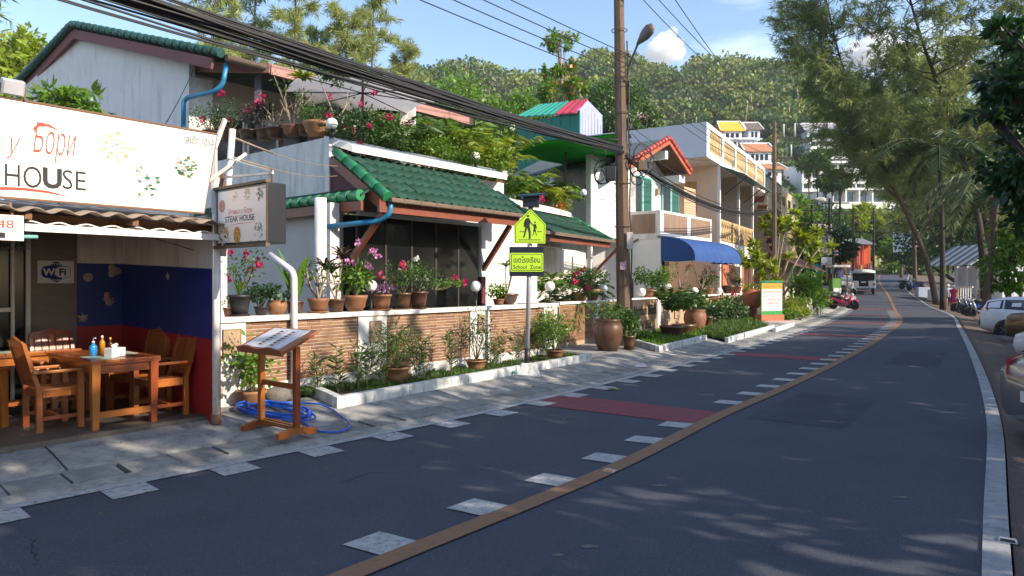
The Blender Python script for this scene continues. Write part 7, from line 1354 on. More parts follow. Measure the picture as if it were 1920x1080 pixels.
def broadtree(label,base,crowns,leaf,m,nleaf,seed,r0=.15,name='leafy_tree',group=None,trunk=True,asp=.5,shell=.35,cat='tree',extra=None,bm=None):
 """crowns: list of (centre, radius, (sx, sy, sz)); foliage gathered into clumps with gaps between"""
 global RNG;RNG=np.random.default_rng(seed);base=Vector(base);t=thing(name,label,cat,base,group);mb=MB();tot=sum(c[1]**2 for c in crowns);Cp=[];Dp=[]
 for c,r,sc in crowns:
  c=A3(c);k=max(30,int(nleaf*r*r/tot));ncl=max(6,int(k/42));cc,u=blob_points(c,r*.86,ncl,shell,sc);cr_=r*.30*(.6+.8*RNG.random(ncl));idx=RNG.integers(0,ncl,k);off=unit(k)*(RNG.random(k)**.5)[:,None]*cr_[idx][:,None]
  Cp.append(cc[idx]+off);Dp.append(off/(cr_[idx][:,None]+1e-6)*.7+u[idx]*.4+RNG.normal(size=(k,3))*.5+np.array([0,0,-.25]))
  if trunk:
   mid_=A3(base)*.35+c*.65+RNG.normal(size=3)*r*.1;mid_[2]=A3(base)[2]+(c[2]-A3(base)[2])*.55;mb.tube([Vector(q)for q in spline([base,mid_,c],6)],[r0,r0*.9,r0*.75,r0*.6,r0*.45,r0*.35,r0*.2],7)
   for j in range(min(ncl,9)):mb.tube([Vector(q)for q in spline([mid_*.4+c*.6,(c+cc[j])/2+RNG.normal(size=3)*.1*r,cc[j]],4)],[r0*.35,r0*.25,r0*.18,r0*.1,r0*.06],5,cap=False)
 if trunk:mb.build('trunk',bm or bark_d,t)
 V_,Q_=leaf_arrays(np.concatenate(Cp),np.concatenate(Dp),leaf,aspect=asp);o=np_mesh('crown',V_,Q_,m,t);o['kind']='stuff'
 if extra:
  for em,k,es,nm_ in extra:
   CC=np.concatenate(Cp);i=RNG.integers(0,len(CC),k);V_,Q_=leaf_arrays(CC[i]+unit(k)*leaf*.4,unit(k),es,aspect=.8);np_mesh(nm_,V_,Q_,em,t)['kind']='stuff'
 return t
def frond(p0,d,L_,droopf,nl,lw,ll,rg):
 """one palm frond: rachis points plus leaflets on both sides"""
 d=A3(d);d/=np.linalg.norm(d);h=np.array([d[0],d[1],0]);h/=np.linalg.norm(h)+1e-6;pts=[];p=A3(p0);v=d.copy();n=10
 for k in range(n+1):pts.append(p.copy());p=p+v*L_/n;v=v+np.array([0,0,-droopf]);v/=np.linalg.norm(v)
 Cs=[];Ds=[];side=np.cross(h,[0,0,1])
 for k in range(nl):
  u=.12+.88*k/nl;i=min(int(u*n),n-1);q=pts[i]+(pts[i+1]-pts[i])*(u*n-i);dr=pts[i+1]-pts[i];dr/=np.linalg.norm(dr)
  for s_ in(-1,1):Cs.append(q);Ds.append((side*s_*.9+dr*.55+np.array([0,0,-.45])+rg.normal(size=3)*.08)*(.4+math.sin(math.pi*min(1,u*.9+.1))*.8))
 return pts,Cs,Ds
def palm(label,base,crown,nf,L_,m,seed,r0=.13,leaf=.55,w=.06,name='palm_tree',group=None,droopf=.13,nl=26,cat='tree',up0=.25,trunk=True,fronds=None,multi=1,par=None,tm=None):
 rg=np.random.default_rng(seed);base=Vector(base);crown=Vector(crown);t=par or thing(name,label,cat,base,group)
 tops=[crown+Vector((rg.normal()*.25,rg.normal()*.25,rg.normal()*.15))*(L_ if multi>1 else 0)for _ in range(multi)]
 for tp in tops:
  if trunk:mb=MB();mb.tube([Vector(q)for q in spline([base,base.lerp(tp,.5)+Vector((.03,0,0))*L_*.4,tp],8)],[r0*1.2,r0,r0*.95,r0*.9,r0*.9,r0*.85,r0*.85,r0*.8,r0*.9],7);mb.build('trunk' if multi==1 else 'stem',tm or(bark if multi==1 else twig_m),t)
 k_=0
 for tp in tops:
  for f in range(nf):
   a=6.283*f/nf+rg.random()*.5;e=up0+rg.random()*.9-(.5 if f%3==0 else 0);d=np.array([math.cos(a),math.sin(a),e]);
   if fronds is not None:d=np.array(fronds[f%len(fronds)])+rg.normal(size=3)*.06
   pts,Cs,Ds=frond(tp,d,L_*(.8+.35*rg.random()),droopf,nl,w,leaf,rg);mb=MB();mb.tube([Vector(q)for q in pts],[.018*L_/2*(1-.8*i/10)+.003 for i in range(11)],4,cap=False)
   V_,Q_=leaf_arrays(np.array(Cs),np.array(Ds),leaf,aspect=w/leaf*2,sv=.15,fold=.1)
   ob=np_mesh('frond',V_,Q_,m,t);mm=mb.build('midrib',twig_m,ob);
 return t
# tall casuarinas on the right (beach side)
def Pz(px,py,Y):return P(px,py,Y)
bR=lambda px,Y:Vector((P(px,0,Y).x,Y,gz(Y)-.2))
casuarina('tall leaning casuarina with bare slanting trunk, crown spread over the road bend',[bR(1756,50),P(1738,490,50),P(1700,400,49),P(1655,310,48),P(1605,200,47),P(1570,90,46),P(1545,-20,45)],.22,52,6.6,21,f0=.36,strand=.5,per=14,width=.026,up_=.45,side=3.3)
casuarina('casuarina with dark trunk rising behind the right motorbikes, crown leaning left over the road',[bR(1848,46),P(1840,450,46),P(1815,330,46),P(1775,200,45),P(1730,80,44),P(1690,-60,43)],.28,38,6.3,22,f0=.4,strand=.5,per=13,width=.026,bm=bark_d,up_=.3)
casuarina('casuarina whose crown fills the top right corner, trunk outside the picture',[Vector((40.5,45,-.3)),Vector((40,45,7)),Vector((38,44.5,14)),Vector((35,44,20)),Vector((31.5,43.5,25))],.3,40,8.6,23,f0=.36,strand=.55,per=14,width=.028,side=3.0,droop=.5)
casuarina('casuarina with lit feathery crown between the road bend and the palms',[bR(1860,60),P(1850,430,60),P(1830,330,59),P(1800,240,58),P(1760,130,57)],.28,52,8.0,24,nm=needleB,f0=.22,strand=.6,per=12,width=.03,side=3.1)
casuarina('far casuarina standing right of the road where it climbs',[bR(1716,74),P(1712,430,74),P(1700,350,73),P(1680,270,72),P(1660,200,71)],.25,32,3.6,25,f0=.22,strand=.7,per=11,width=.035)
casuarina('middle distance casuarina whose drooping crown hides the white hotel edge',[bR(1690,95),P(1688,430,95),P(1672,330,94),P(1650,250,93)],.25,20,3.0,26,nm=needleB,f0=.25,strand=.8,per=10,width=.04)
# casuarinas behind the white houses on the left
for i,(px,Y,yt,bl,lab)in enumerate(((395,40,-60,3.4,'sunlit casuarina behind the ridge of the upper house, leftmost of the row'),(470,44,-90,3.6,'tall yellow green casuarina second from left behind the upper house'),(545,42,-70,3.4,'tall casuarina third from left behind the upper house roof'),(640,46,22,2.6,'short thin casuarina in the sky gap behind the umbrella'),(690,50,-20,3.2,'slender sunlit casuarina above the umbrella right edge'),(748,54,85,2.6,'small casuarina at the right end of the row beside the hill'),(585,52,60,2.0,'thin dark casuarina in the gap between the taller ones'))):
 b=P(px,0,Y);top_=P(px+12,yt,Y);casuarina(lab,[(b.x,Y,.1),(b.x+.3,Y,(top_.z)*.4),(top_.x-.2,Y,top_.z*.7),(top_.x,Y,top_.z)],.17,36,bl*.92,40+i,nm=needleB if i!=6 else needle,f0=.3,strand=.5,per=12,width=.024,droop=.3,group='casuarinas behind the upper house',up_=.15)
casuarina('wispy casuarina branches at the top left corner',[(-26,30,.1),(-26,30,8),(-24.5,29.5,14),(-22.8,29,19)],.2,18,5.5,61,f0=.5,strand=.55,per=7,width=.035)
broadtree('sunlit yellow green bushy tree left of the upper house roof',P(30,0,26).xy.to_3d(),[(P(35,118,26),1.5,(1.2,1,.8)),(P(-10,150,25),1.6,(1,1,.9)),(P(75,140,27),.9,(1,1,.8))],.26,leafY,5200,62,.14)
broadtree('green plant with whorled leaves peeping over the big sign',Vector((P(110,0,10.5).x,10.5,3.0)),[(P(90,195,10.5),.42,(1.3,.8,.6)),(P(170,200,10.5),.28,(1,.8,1)),(P(120,188,10.6),.32,(1.3,.8,.6))],.17,leafB,620,63,.02,name='leafy_shrub',cat='shrub',asp=.3)
# tall tree with reddish leaves behind the green canopy, trees at the foot of the hill
broadtree('tall slim open crowned tree with a few orange leaves behind the rooftop hut',bR(1058,46),[(P(1050,76,46),1.15,(1.4,1,.55)),(P(1062,122,46),.8,(1.2,1,.6)),(P(1035,140,46),.8,(1.2,1,.7)),(P(1045,170,46),1.3,(1.1,1,.7)),(P(1078,165,46),1.0,(1,1,.7))],.3,leafB,2300,64,.12,bm=stem_m,extra=[(orangef,130,.26,'turning_leaves')])
for i,(px,py,Y,r,m,lab)in enumerate(((1155,205,60,3.2,leafA,'green tree left behind the thick utility pole'),(1010,215,62,3.0,leafB,'bright green tree behind the teal hut roof'),(930,235,50,2.6,leafB,'bright bushy tree right behind the terrace plants'),(860,200,62,3.6,leafB,'broad yellowish tree on the hill foot behind the cable bundle'),(1562,338,118,2.2,leafA,'small tree crown breaking the front of the middle hotel block'),(1532,300,130,2.4,leafA,'small crown between the upper and middle hotel blocks'),(1545,412,110,3.0,leafA,'small round tree below the lowest hotel block'),(1620,408,118,2.6,leafY,'light green small tree before the hotel foot'),(1492,392,105,2.6,leafB,'bright green tree between brown house and hotel'),(1590,440,130,3.4,leafA,'round dark tree above the red market stalls'),(1680,425,150,6.0,leafC,'big shady tree over the road where the pickup drives'),(1632,425,150,4.5,leafA,'tree crown left of the big shady tree at the bend'),(1735,420,120,7.5,leafC,'dark spreading tree right of the far road'),(1715,470,105,4.2,leafB,'bright low tree right of the far road beyond the trunks'),(1800,440,80,5.5,leafC,'dark tree mass behind the beach house'),(1860,380,66,6.0,leafC,'dark tree behind the right hand palms'),(1900,250,60,6.0,leafA,'tree crown glimpsed between right hand palms and casuarinas'),(1545,455,70,2.6,leafC,'dark tree behind the far left lamp pole'),(1490,440,62,1.8,leafB,'green plant mass below the brown house porch'))):
 c=P(px,py,Y);broadtree(lab,bR(px,Y),[(c,r,(1.1,1,.8)),(c+Vector((r*.8,.5,-r*.35)),r*.6,(1,1,.8)),(c+Vector((-r*.8,-.5,-r*.3)),r*.65,(1,1,.8))],max(.22,.0065*Y),m,int(2600 if Y>90 else 4200),70+i,.25)
# palms on the right
palm('coconut palm with dark straight trunk and drooping fronds beside the walking couple',bR(1768,44),P(1762,285,44),15,4.4,palm_m,5,r0=.17,tm=bark_d,leaf=.8,w=.045,nl=34,droopf=.16)
palm('coconut palm with pale hanging fronds above the parked cars',bR(1842,30),P(1872,335,30),18,3.6,palm_pale,6,r0=.14,leaf=.6,w=.03,nl=36,droopf=.2,up0=.15)
palm('second pale coconut palm between the white car and the dark branches',bR(1850,33),P(1862,375,33),13,3.2,palm_m,7,r0=.14,leaf=.65,w=.035,nl=32,droopf=.2)
broadtree('dark glossy broad leaved tree hanging in from the right edge',Vector((15.5,12.5,-.2)),[(P(1950,120,14.5),1.2,(1,1,1)),(P(1905,170,14),.62,(1.2,1,.8)),(P(1985,280,14.5),1.45,(1,1,1)),(P(1935,330,14.5),.8,(1,1,1)),(P(1850,215,14),.28,(1.6,1,.5)),(P(1900,60,13.5),.42,(1,1,.9)),(P(1925,420,15),.45,(1,1,.9)),(P(1870,150,14),.3,(1.3,1,.6))],.27,leafC,3600,90,.12,asp=.45)
broadtree('bright green bush behind the parked white car',bR(1905,30),[(P(1895,480,30),1.35,(1,1,.9)),(P(1930,450,30),1.5,(1,1,1)),(P(1880,525,30),.8,(1,1,.7))],.24,leafB,3200,91,.1,name='bush',cat='bush')
# shade trees outside the frame, on the beach side of the parking strip
for i,(x,y,r,z)in enumerate(((7.4,-3.4,3.3,5.0),(9.8,1.6,3.1,5.0),(12.9,5.6,2.9,4.9),(16.4,9.6,2.9,4.9),(20.2,13.6,2.9,5.0),(3.2,-8.4,3.4,5.2),(24.8,18.4,3.0,5.4),(-2.5,-14.5,3.3,5.4),(30,26,3.2,5.6),(7.9,-1.0,2.9,7.4),(13.2,2.4,3.1,7.3),(17.2,7.0,3.1,7.3),(21.2,11.4,3.0,7.2),(10.6,-5.6,3.1,7.0),(25.2,15.6,2.8,7.0))):
 broadtree('leafy shade tree beyond the parking strip, outside the picture',(x,y,-.3),[((x,y,z),r,(1.1,1.1,.92)),((x+1.4,y+1.2,z+.4),r*.55,(1,1,.8))],.40,leafC,2900 if i<9 else 2150,120+i,.16,group='shade trees beyond the parking strip',name='shade_tree')
# ------------------------------------------------ hill with forest
crest=[(300,330),(600,210),(700,140),(770,118),(815,118),(850,100),(885,108),(930,122),(990,132),(1040,128),(1090,108),(1120,84),(1150,84),(1195,100),(1235,118),(1275,125),(1310,102),(1340,98),(1400,104),(1450,108),(1500,115),(1600,140),(1750,190),(1900,260),(2200,380)]
def hill_z(x,y):
 px=x/y*F+HX;cy=np.interp(px,[c[0]for c in crest],[c[1]for c in crest])+32;top=(HY-cy)/F*310;s_=float(np.interp(y,[105,140,165,190,205,240,280,310],[0,.09,.15,.26,.34,.60,.87,1]))
 return gz(y)+(top+H-gz(310))*s_-(max(0,y-310)*.12)
mb=MB();xs_=range(-160,401,8);ys_=range(100,420,8);nx=len(xs_);vs=[Vector((x,y,hill_z(x,y)-.5))for y in ys_ for x in xs_]
mb.add(vs,[(i*nx+j,i*nx+j+1,(i+1)*nx+j+1,(i+1)*nx+j)for i in range(len(ys_)-1)for j in range(nx-1)],True);mb.build('hill',mat('hill_undergrowth',(.055,.075,.02),(.03,.045,.014),.3,.95),kind='structure')
forest_m=mat('forest_leaves',(.14,.22,.04),(.065,.12,.028),.035,.7,trans=.2,island=.35,contrast=.16)
RNG=np.random.default_rng(5);Vs=[];k=0;CC=[];DD=[];trunks=MB();rnd=random.Random(9);cnt=0
keep=[(1350,1398,262,205),(1398,1432,262,212),(1395,1455,305,170),(1364,1428,285,190),(1508,1594,262,215),(1515,1616,298,195),(1500,1626,356,165),(1558,1700,388,140),(1590,1626,298,205),(1146,1192,222,190),(1198,1232,236,180),(1416,1474,328,140)]
MI=[]
while cnt<2900:
 px=rnd.uniform(560,1980)if cnt<2300 else rnd.uniform(1300,1720);Y=112+205*rnd.random()**.75;x=(px-HX)/F*Y;z=hill_z(x,Y);r=rnd.choice((rnd.uniform(1.6,3),rnd.uniform(2.4,4.4),rnd.uniform(4,6)))*(.7+.4*Y/300);r=r if cnt<2300 else r*.5;zc_=z+r*.55;top_y=HY-(zc_+r*.9-H)/Y*F;rp=r/Y*F;bad=False
 for a,b,yb_,Yh in keep:
  if a<px+rp*.8 and px-rp*.8<b and top_y<yb_ and Y<Yh+6:bad=True
 if bad:
  r=rnd.uniform(.9,1.6);zc_=z+r*.3;top_y=HY-(zc_+r-H)/Y*F;bad=any(a<px<b and top_y<yb_ and Y<Yh+6 for a,b,yb_,Yh in keep)
 cnt+=1
 if bad:continue
 n_=int(120 if 720<px<1760 else 60);u=unit(n_);u[:,2]=np.abs(u[:,2])*1.15-.3;lump=1+.22*np.sin(u[:,0]*6+cnt)*np.cos(u[:,1]*6+cnt*2);rad=r*(.80+.22*RNG.random(n_))*lump;CC.append(np.array([x,Y,zc_])+u*rad[:,None]*np.array([1,1,.9]));DD.append(u*.35+RNG.normal(size=(n_,3))*.7);MI.append(np.full(n_,rnd.choice((0,0,1,1,2,2,3))))
 if rnd.random()<.1:trunks.tube([(x,Y-r*.9,z-1),(x+rnd.uniform(-1,1),Y-r*1.0,z+r*rnd.uniform(.6,1.2))],.2,4)
V_,Q_=leaf_arrays(np.concatenate(CC),np.concatenate(DD),1.25,aspect=.95,fold=.3);ff=np_mesh('forest',V_,Q_,forest_m,label='mixed green forest covering the hill behind the street',cat='forest',kind='stuff')
for nm_,a_,b_ in(('forest_yellow_green',(.25,.29,.05),(.15,.20,.035)),('forest_deep_green',(.055,.12,.03),(.03,.07,.02)),('forest_olive',(.17,.18,.07),(.10,.12,.045))):ff.data.materials.append(mat(nm_,a_,b_,.05,.7,trans=.2,island=.25))
mi=np.concatenate(MI).astype(np.int32);ff.data.polygons.foreach_set('material_index',mi);ff.data.update()
tb2=trunks.build('trunks',stem_m,ff);tb2['kind']='stuff'
# ------------------------------------------------ potted plants and small greenery
def pot_mesh(mb,o,r,h,kind):
 if kind=='jar':prof=[(r*.62,0),(r*.85,h*.25),(r,h*.55),(r*.97,h*.78),(r*.84,h*.92),(r*.90,h*.96),(r*.90,h),(r*.78,h),(r*.76,h*.9)]
 elif kind=='bowl':prof=[(r*.55,0),(r*.8,h*.3),(r*.93,h*.75),(r*1.02,h*.85),(r*1.02,h),(r*.88,h),(r*.86,h*.88)]
 else:prof=[(r*.68,0),(r*.80,h*.4),(r*.92,h*.86),(r,h*.87),(r,h),(r*.88,h),(r*.86,h*.9)]
 mb.lathe(o,prof,18)
def potted(o,r,h,pm,label,plant,kind='plain',saucer=False,seed=1,cat='potted plant',group=None,name='potted_plant',**k):
 o=Vector(o);t=thing(name,label,cat,o,group);mb=MB();b=o.copy()
 if saucer:s_=MB();s_.lathe(o,[(r*.8,0),(r*1.05,.02),(r*1.0,.025)],16);s_.build('saucer',pm,t);b.z+=.015
 pot_mesh(mb,b,r,h,kind);mb.build('pot',pm,t);mb=MB();mb.disc(b+Vector((0,0,h*.9)),r*.86,(0,0,1),14);mb.build('potting_soil',soil,t);plant(t,b+Vector((0,0,h*.9)),seed,**k);return t
def pl_bush(t,o,seed,w=.25,h=.3,n=260,leaf=.05,m=leafA,asp=.5,stems=5,flowers=None,fl_n=10,fl_s=.06,sm_=None,lean=(0,0)):
 global RNG;RNG=np.random.default_rng(seed);rg=RNG;mb=MB();tips=[];n=int(n*1.7);leaf*=.9
 for k in range(stems):
  a=6.283*k/stems+rg.random();e=A3(o)+np.array([math.cos(a)*w*(.3+.6*rg.random())+lean[0],math.sin(a)*w*.6+lean[1],h*(.45+.5*rg.random())]);tips.append(e);mb.tube([Vector(q)for q in spline([o,(A3(o)+e)/2+rg.normal(size=3)*w*.12,e],5)],[.010,.009,.008,.007,.006,.004],5,cap=False)
 mb.build('stems',sm_ or twig_m,t)['kind']='stuff'
 tips=np.array(tips);i=rg.integers(0,stems,n);off=unit(n)*(rg.random(n)**.5)[:,None]*np.array([w*.55,w*.45,h*.38]);V_,Q_=leaf_arrays(tips[i]+off,off+unit(n)*w*.4+np.array([0,0,-.02]),leaf,aspect=asp);np_mesh('foliage',V_,Q_,m,t)['kind']='stuff'
 if flowers is not None:
  for k in range(fl_n):
   c=tips[rg.integers(0,stems)]+rg.normal(size=3)*np.array([w*.5,w*.4,h*.3])+np.array([0,-.02,h*.1]);u=unit(14);V_,Q_=leaf_arrays(np.repeat(c[None],14,0)+u*fl_s*.25,u,fl_s,aspect=.8);np_mesh('flower',V_,Q_,flowers,t)
def pl_blades(t,o,seed,n=14,L_=.5,w=.07,m=leafB,spread=.5,droopf=.08,up=1.0,name='leaf'):
 """long strap or paddle leaves, each one an object of its own"""
 rg=np.random.default_rng(seed)
 for k in range(n):
  a=6.283*k/n*1.0+rg.random()*.6;d=np.array([math.cos(a)*spread*(.4+.8*rg.random()),math.sin(a)*spread*(.4+.8*rg.random()),up]);d/=np.linalg.norm(d);p=A3(o)+rg.normal(size=3)*.01;l=L_*(.65+.5*rg.random());side=np.cross(d,[0,0,1]);side/=np.linalg.norm(side)+1e-6;vs=[];fs=[];v=d.copy();nn_=7
  for j in range(nn_+1):
   u=j/nn_;ww=w*(math.sin(math.pi*min(1,u*.92+.06))**.8)*.5;fo=np.cross(side,v);vs+=[tuple(p-side*ww+fo*ww*.35),tuple(p),tuple(p+side*ww+fo*ww*.35)];p=p+v*l/nn_;v=v+np.array([d[0]*.05,d[1]*.05,-droopf]);v/=np.linalg.norm(v)
  for j in range(nn_):fs+=[(3*j,3*j+1,3*j+4,3*j+3),(3*j+1,3*j+2,3*j+5,3*j+4)]
  MB().add(vs,fs,True).build(name,m,t)
def pl_paddle(t,o,seed,n=9,m=leafB):pl_blades(t,o,seed,n,.72,.15,m,.42,.04,1.1)
def pl_cane(t,o,seed,h=.6,k=3,m=leafB,n=16,L_=.28,w=.03,sp=.9):
 rg=np.random.default_rng(seed)
 for s_ in range(k):
  e=A3(o)+np.array([rg.normal()*.08,rg.normal()*.06,h*(.6+.5*rg.random())]);mb=MB();mb.tube([Vector(q)for q in spline([o,(A3(o)+e)/2+rg.normal(size=3)*.02,e],4)],[.014,.013,.012,.011,.010],6);mb.build('stem',stem_m,t);pl_blades(t,e,seed*7+s_,n,L_,w,m,sp,.16,.7)
def pl_bare(t,o,seed,h=.5,k=6,m=leafA,flowers=pinkf,fl=4,n=60,sm_=None):
 """swollen pale stems that fork, few leaves at the tips"""
 global RNG;RNG=np.random.default_rng(seed);rg=RNG;mb=MB();tips=[]
 for s_ in range(k):
  a=6.283*s_/k+rg.random();e=A3(o)+np.array([math.cos(a)*h*.35,math.sin(a)*h*.3,h*(.6+.4*rg.random())]);mid=(A3(o)*.55+e*.45)+rg.normal(size=3)*.03*h;mb.tube([Vector(q)for q in spline([o,mid,e],6)],[.022,.019,.016,.013,.011,.009,.007],6);e2=mid+(e-mid)*.7+rg.normal(size=3)*h*.2;mb.tube([Vector(mid),Vector(e2)],[.012,.006],5);tips+=[e,e2]
 mb.build('stems',sm_ or stem_m,t)['kind']='stuff';tips=np.array(tips);i=rg.integers(0,len(tips),n);off=unit(n)*.05;V_,Q_=leaf_arrays(tips[i]+off,off+np.array([0,0,.03]),.08,aspect=.35);np_mesh('foliage',V_,Q_,m,t)['kind']='stuff'
 for j in range(fl):c=tips[j%len(tips)];u=unit(12);V_,Q_=leaf_arrays(np.repeat(c[None],12,0),u,.06,aspect=.8);np_mesh('flower',V_,Q_,flowers,t)
wt=lambda px,t=-.08,dz=0:V.p(sx_(px,t),t,WT+dz)
def rpx(px,half,t=-.08):return half/F*V.p(sx_(px,t),t,0).y
potted(wt(449,-.1),rpx(449,21),.27,dark_pot,'charcoal pot of grass and magenta bougainvillea at the left end of the garden wall',lambda t,o,s:(pl_blades(t,o,s,40,.26,.012,leafB,.35,.06),pl_bush(t,o+Vector((.05,.05,.1)),s,.3,.45,150,.055,leafA,stems=6,flowers=pinkf,fl_n=5,fl_s=.06)),saucer=True,seed=2)
potted(wt(424,-.13),.07,.12,brown_pot,'tiny brown pot beside the white post on the garden wall',lambda t,o,s:pl_bush(t,o,s,.08,.12,40,.04,leafC,stems=3),seed=3)
potted(wt(490,-.1),.10,.12,dark_pot,'low dark green shrub between charcoal pot and round succulent pot',lambda t,o,s:pl_bush(t,o,s,.24,.25,360,.06,leafC,stems=6),seed=4)
potted(wt(520,-.14),.15,.2,terracotta,'round pot of grey green succulents under the white pipe',lambda t,o,s:pl_bush(t,o,s,.16,.12,120,.06,mat('succulent_leaf',(.10,.17,.12),(.06,.1,.07),2,.5)if 'succulent_leaf' not in MATS else MATS['succulent_leaf'],asp=.8),kind='jar',seed=5)
potted(wt(553,-.24),.13,.18,brown_pot,'pot of tall paddle shaped yellow green leaves behind the white pipe',pl_paddle,seed=6)
potted(wt(597),rpx(597,20),.20,terracotta,'terracotta pot on saucer with thin wispy shrub, right of the paddle leaves',lambda t,o,s:pl_bare(t,o,s,.5,6,leafA,n=110,fl=0),kind='bowl',saucer=True,seed=7)
potted(wt(630),rpx(630,17),.20,brown_pot,'olive brown pot with tall dusky red strap leaves',lambda t,o,s:pl_cane(t,o,s,.62,3,leafP,26,.30,.045,.75),seed=8)
potted(wt(666),rpx(666,23),.25,terracotta,'large terracotta pot with glossy green leaves and pale pink blooms',lambda t,o,s:(pl_bush(t,o,s,.27,.42,150,.13,leafB,stems=6,asp=.45,flowers=lilacf,fl_n=1),pl_bush(t,o+Vector((.05,0,.15)),s+1,.32,.5,60,.05,leafA,stems=6,flowers=lilacf,fl_n=7,fl_s=.055)),kind='bowl',seed=9)
potted(wt(716),rpx(716,19),.24,terracotta,'terracotta pot with purple leaved creeper right of the nearest wall lamp',lambda t,o,s:pl_bush(t,o,s,.24,.16,300,.07,mat('purple_leaf',(.17,.07,.16),(.10,.05,.10),3,.5),stems=6,asp=.3),saucer=True,seed=10)
potted(wt(756),rpx(756,16),.26,brown_pot,'brown pot with twiggy green shrub and pink flowers, second from right of the long row',lambda t,o,s:pl_bush(t,o,s,.3,.42,380,.05,leafA,stems=8,flowers=pinkf,fl_n=4),seed=11,saucer=True)
potted(wt(785),rpx(785,18),.28,brown_pot,'rightmost pot of the long row with white and pink blooms and a trailing branch',lambda t,o,s:(pl_bush(t,o,s,.28,.45,300,.06,leafA,stems=7,flowers=whitef,fl_n=5),pl_bush(t,o+Vector((.25,.2,.05)),s+3,.25,.2,130,.05,leafB,stems=4,flowers=pinkf,fl_n=2,lean=(.25,.2))),seed=12,saucer=True)
potted(wt(950,-.3),.24,.22,brown_pot,'dark bowl with pale stemmed cane plant behind the wall near the school sign',lambda t,o,s:pl_cane(t,o,s,.55,4,leafB,12,.26,.05,.8),kind='bowl',seed=13)
potted(wt(935,-.28),.12,.12,terracotta,'small orange pot with green leaves left of the cane plant bowl',lambda t,o,s:pl_bush(t,o,s,.2,.28,130,.08,leafB),seed=14)
for i,(px,Y,zb,kk,lab)in enumerate(((1000,17.5,1.3,'fern','fern clump behind the wall left of the school sign pole'),(1062,17.8,.9,'areca','drooping areca palm at the corner between the two garden walls'),(1040,19.5,1.3,'areca','taller areca palm in the shade under the second green roof'),(1105,19,1.3,'fern','fern clump right of the areca palms'))):
 b=P(px,0,Y);b.z=zb
 palm(lab,b,b+Vector((0,0,.25)),11 if kk=='areca' else 13,1.25 if kk=='areca' else .7,leafB if i%2==0 else leafA,200+i,r0=.02,leaf=.34 if kk=='areca' else .16,w=.022,name='areca_palm' if kk=='areca' else 'fern',droopf=.13,nl=18,cat='plant',up0=.9 if kk=='areca' else .6,trunk=False)
W2p=lambda px,t=-.1:W2.p(W2.s_at(px,t),t,W2T)
for i,(px,py,rp,lab)in enumerate(((1130,541,9,'white globe lamp on the second garden wall left of the thick pole'),(1203,548,8,'white globe lamp above the left end of the name board'),(1251,539,8,'white globe lamp just right of the trough plant on the second wall'),(1302,546,7.5,'white globe lamp below the middle of the blue awning'),(1348,546,6.5,'white globe lamp below the right part of the blue awning'))):
 c=W2.p(W2.s_at(px,-.1),-.1,0);r=rp/F*c.y;z=H-(py-HY)/F*c.y;globe(Vector((c.x,c.y,min(W2T,z-r*1.9))),r,lab,max(.05,z-r*.92-min(W2T,z-r*1.9)))
for i,(px,pm,r,h,fn,lab)in enumerate((
 (1085,terracotta,.2,.22,lambda t,o,s:pl_bush(t,o,s,.35,.5,300,.08,leafA,flowers=pinkf,fl_n=6,fl_s=.08),'pot of deep pink flowers between the walls under the roof end'),
 (1112,terracotta,.18,.3,lambda t,o,s:pl_bush(t,o,s,.35,.45,260,.09,leafA),'orange red pot with shrub left of the thick pole'),
 (1215,terracotta,.2,.25,lambda t,o,s:pl_bush(t,o,s,.4,.6,420,.10,leafA),'terracotta pot with bushy shrub above the name board'),
 (1234,terracotta,.34,.28,lambda t,o,s:pl_bush(t,o,s,.4,.6,460,.09,leafB),'wide terracotta trough pot with feathery green plant'),
 (1276,terracotta,.16,.2,lambda t,o,s:pl_bare(t,o,s,.9,5,leafA,n=160,fl=2),'pot with forked leafy branches under the left of the awning'),
 (1315,brown_pot,.2,.25,lambda t,o,s:pl_bare(t,o,s,1.0,3,leafA,n=30,fl=1),'pot with bare pale forked trunk in front of the dark doorway'),
 (1330,terracotta,.16,.22,lambda t,o,s:pl_bush(t,o,s,.35,.6,300,.09,leafA,flowers=pinkf,fl_n=3),'pot with leafy shrub right of the bare forked trunk'),
 (1366,brown_pot,.28,.34,lambda t,o,s:pl_bare(t,o,s,.8,5,leafY,n=200,fl=3),'brown jar with pale leafy branches near the right post'),
 (1382,terracotta,.2,.28,lambda t,o,s:pl_bush(t,o,s,.25,.35,160,.08,leafC),'small dark shrub in terracotta pot at the end of the second wall'))):
 potted(W2p(px),r,h,pm,lab,fn,seed=30+i,kind='bowl' if i%2 else 'plain')
# in front of the second wall
gp=lambda px,py:gl(px,py)
jo=gp(1140,657);jr=28/F*jo.y;potted(jo,jr,.74,brown_pot,'very large brown water jar at the pavement corner near the thick pole',lambda t,o,s:pl_bush(t,o,s,.36,.42,240,.09,leafA,asp=.5,stems=7),kind='jar',seed=50,name='water_jar',cat='jar')
potted(gp(1179,655),.17,.32,brown_pot,'brown pot with round leaved shrub between the big jar and the pole foot',lambda t,o,s:pl_bush(t,o,s,.26,.6,420,.10,leafA,stems=7),seed=51,saucer=True)
potted(gp(1303,622),.36,.72,terracotta,'reddish round jar on the pavement right of the trough palms',lambda t,o,s:pl_bush(t,o,s,.45,.5,200,.16,leafA),kind='jar',seed=52,name='water_jar',cat='jar')
potted(gp(1326,618),.2,.45,brown_pot,'small dark pot standing right of the reddish round jar',lambda t,o,s:pl_bush(t,o,s,.2,.4,120,.1,leafC),seed=53)
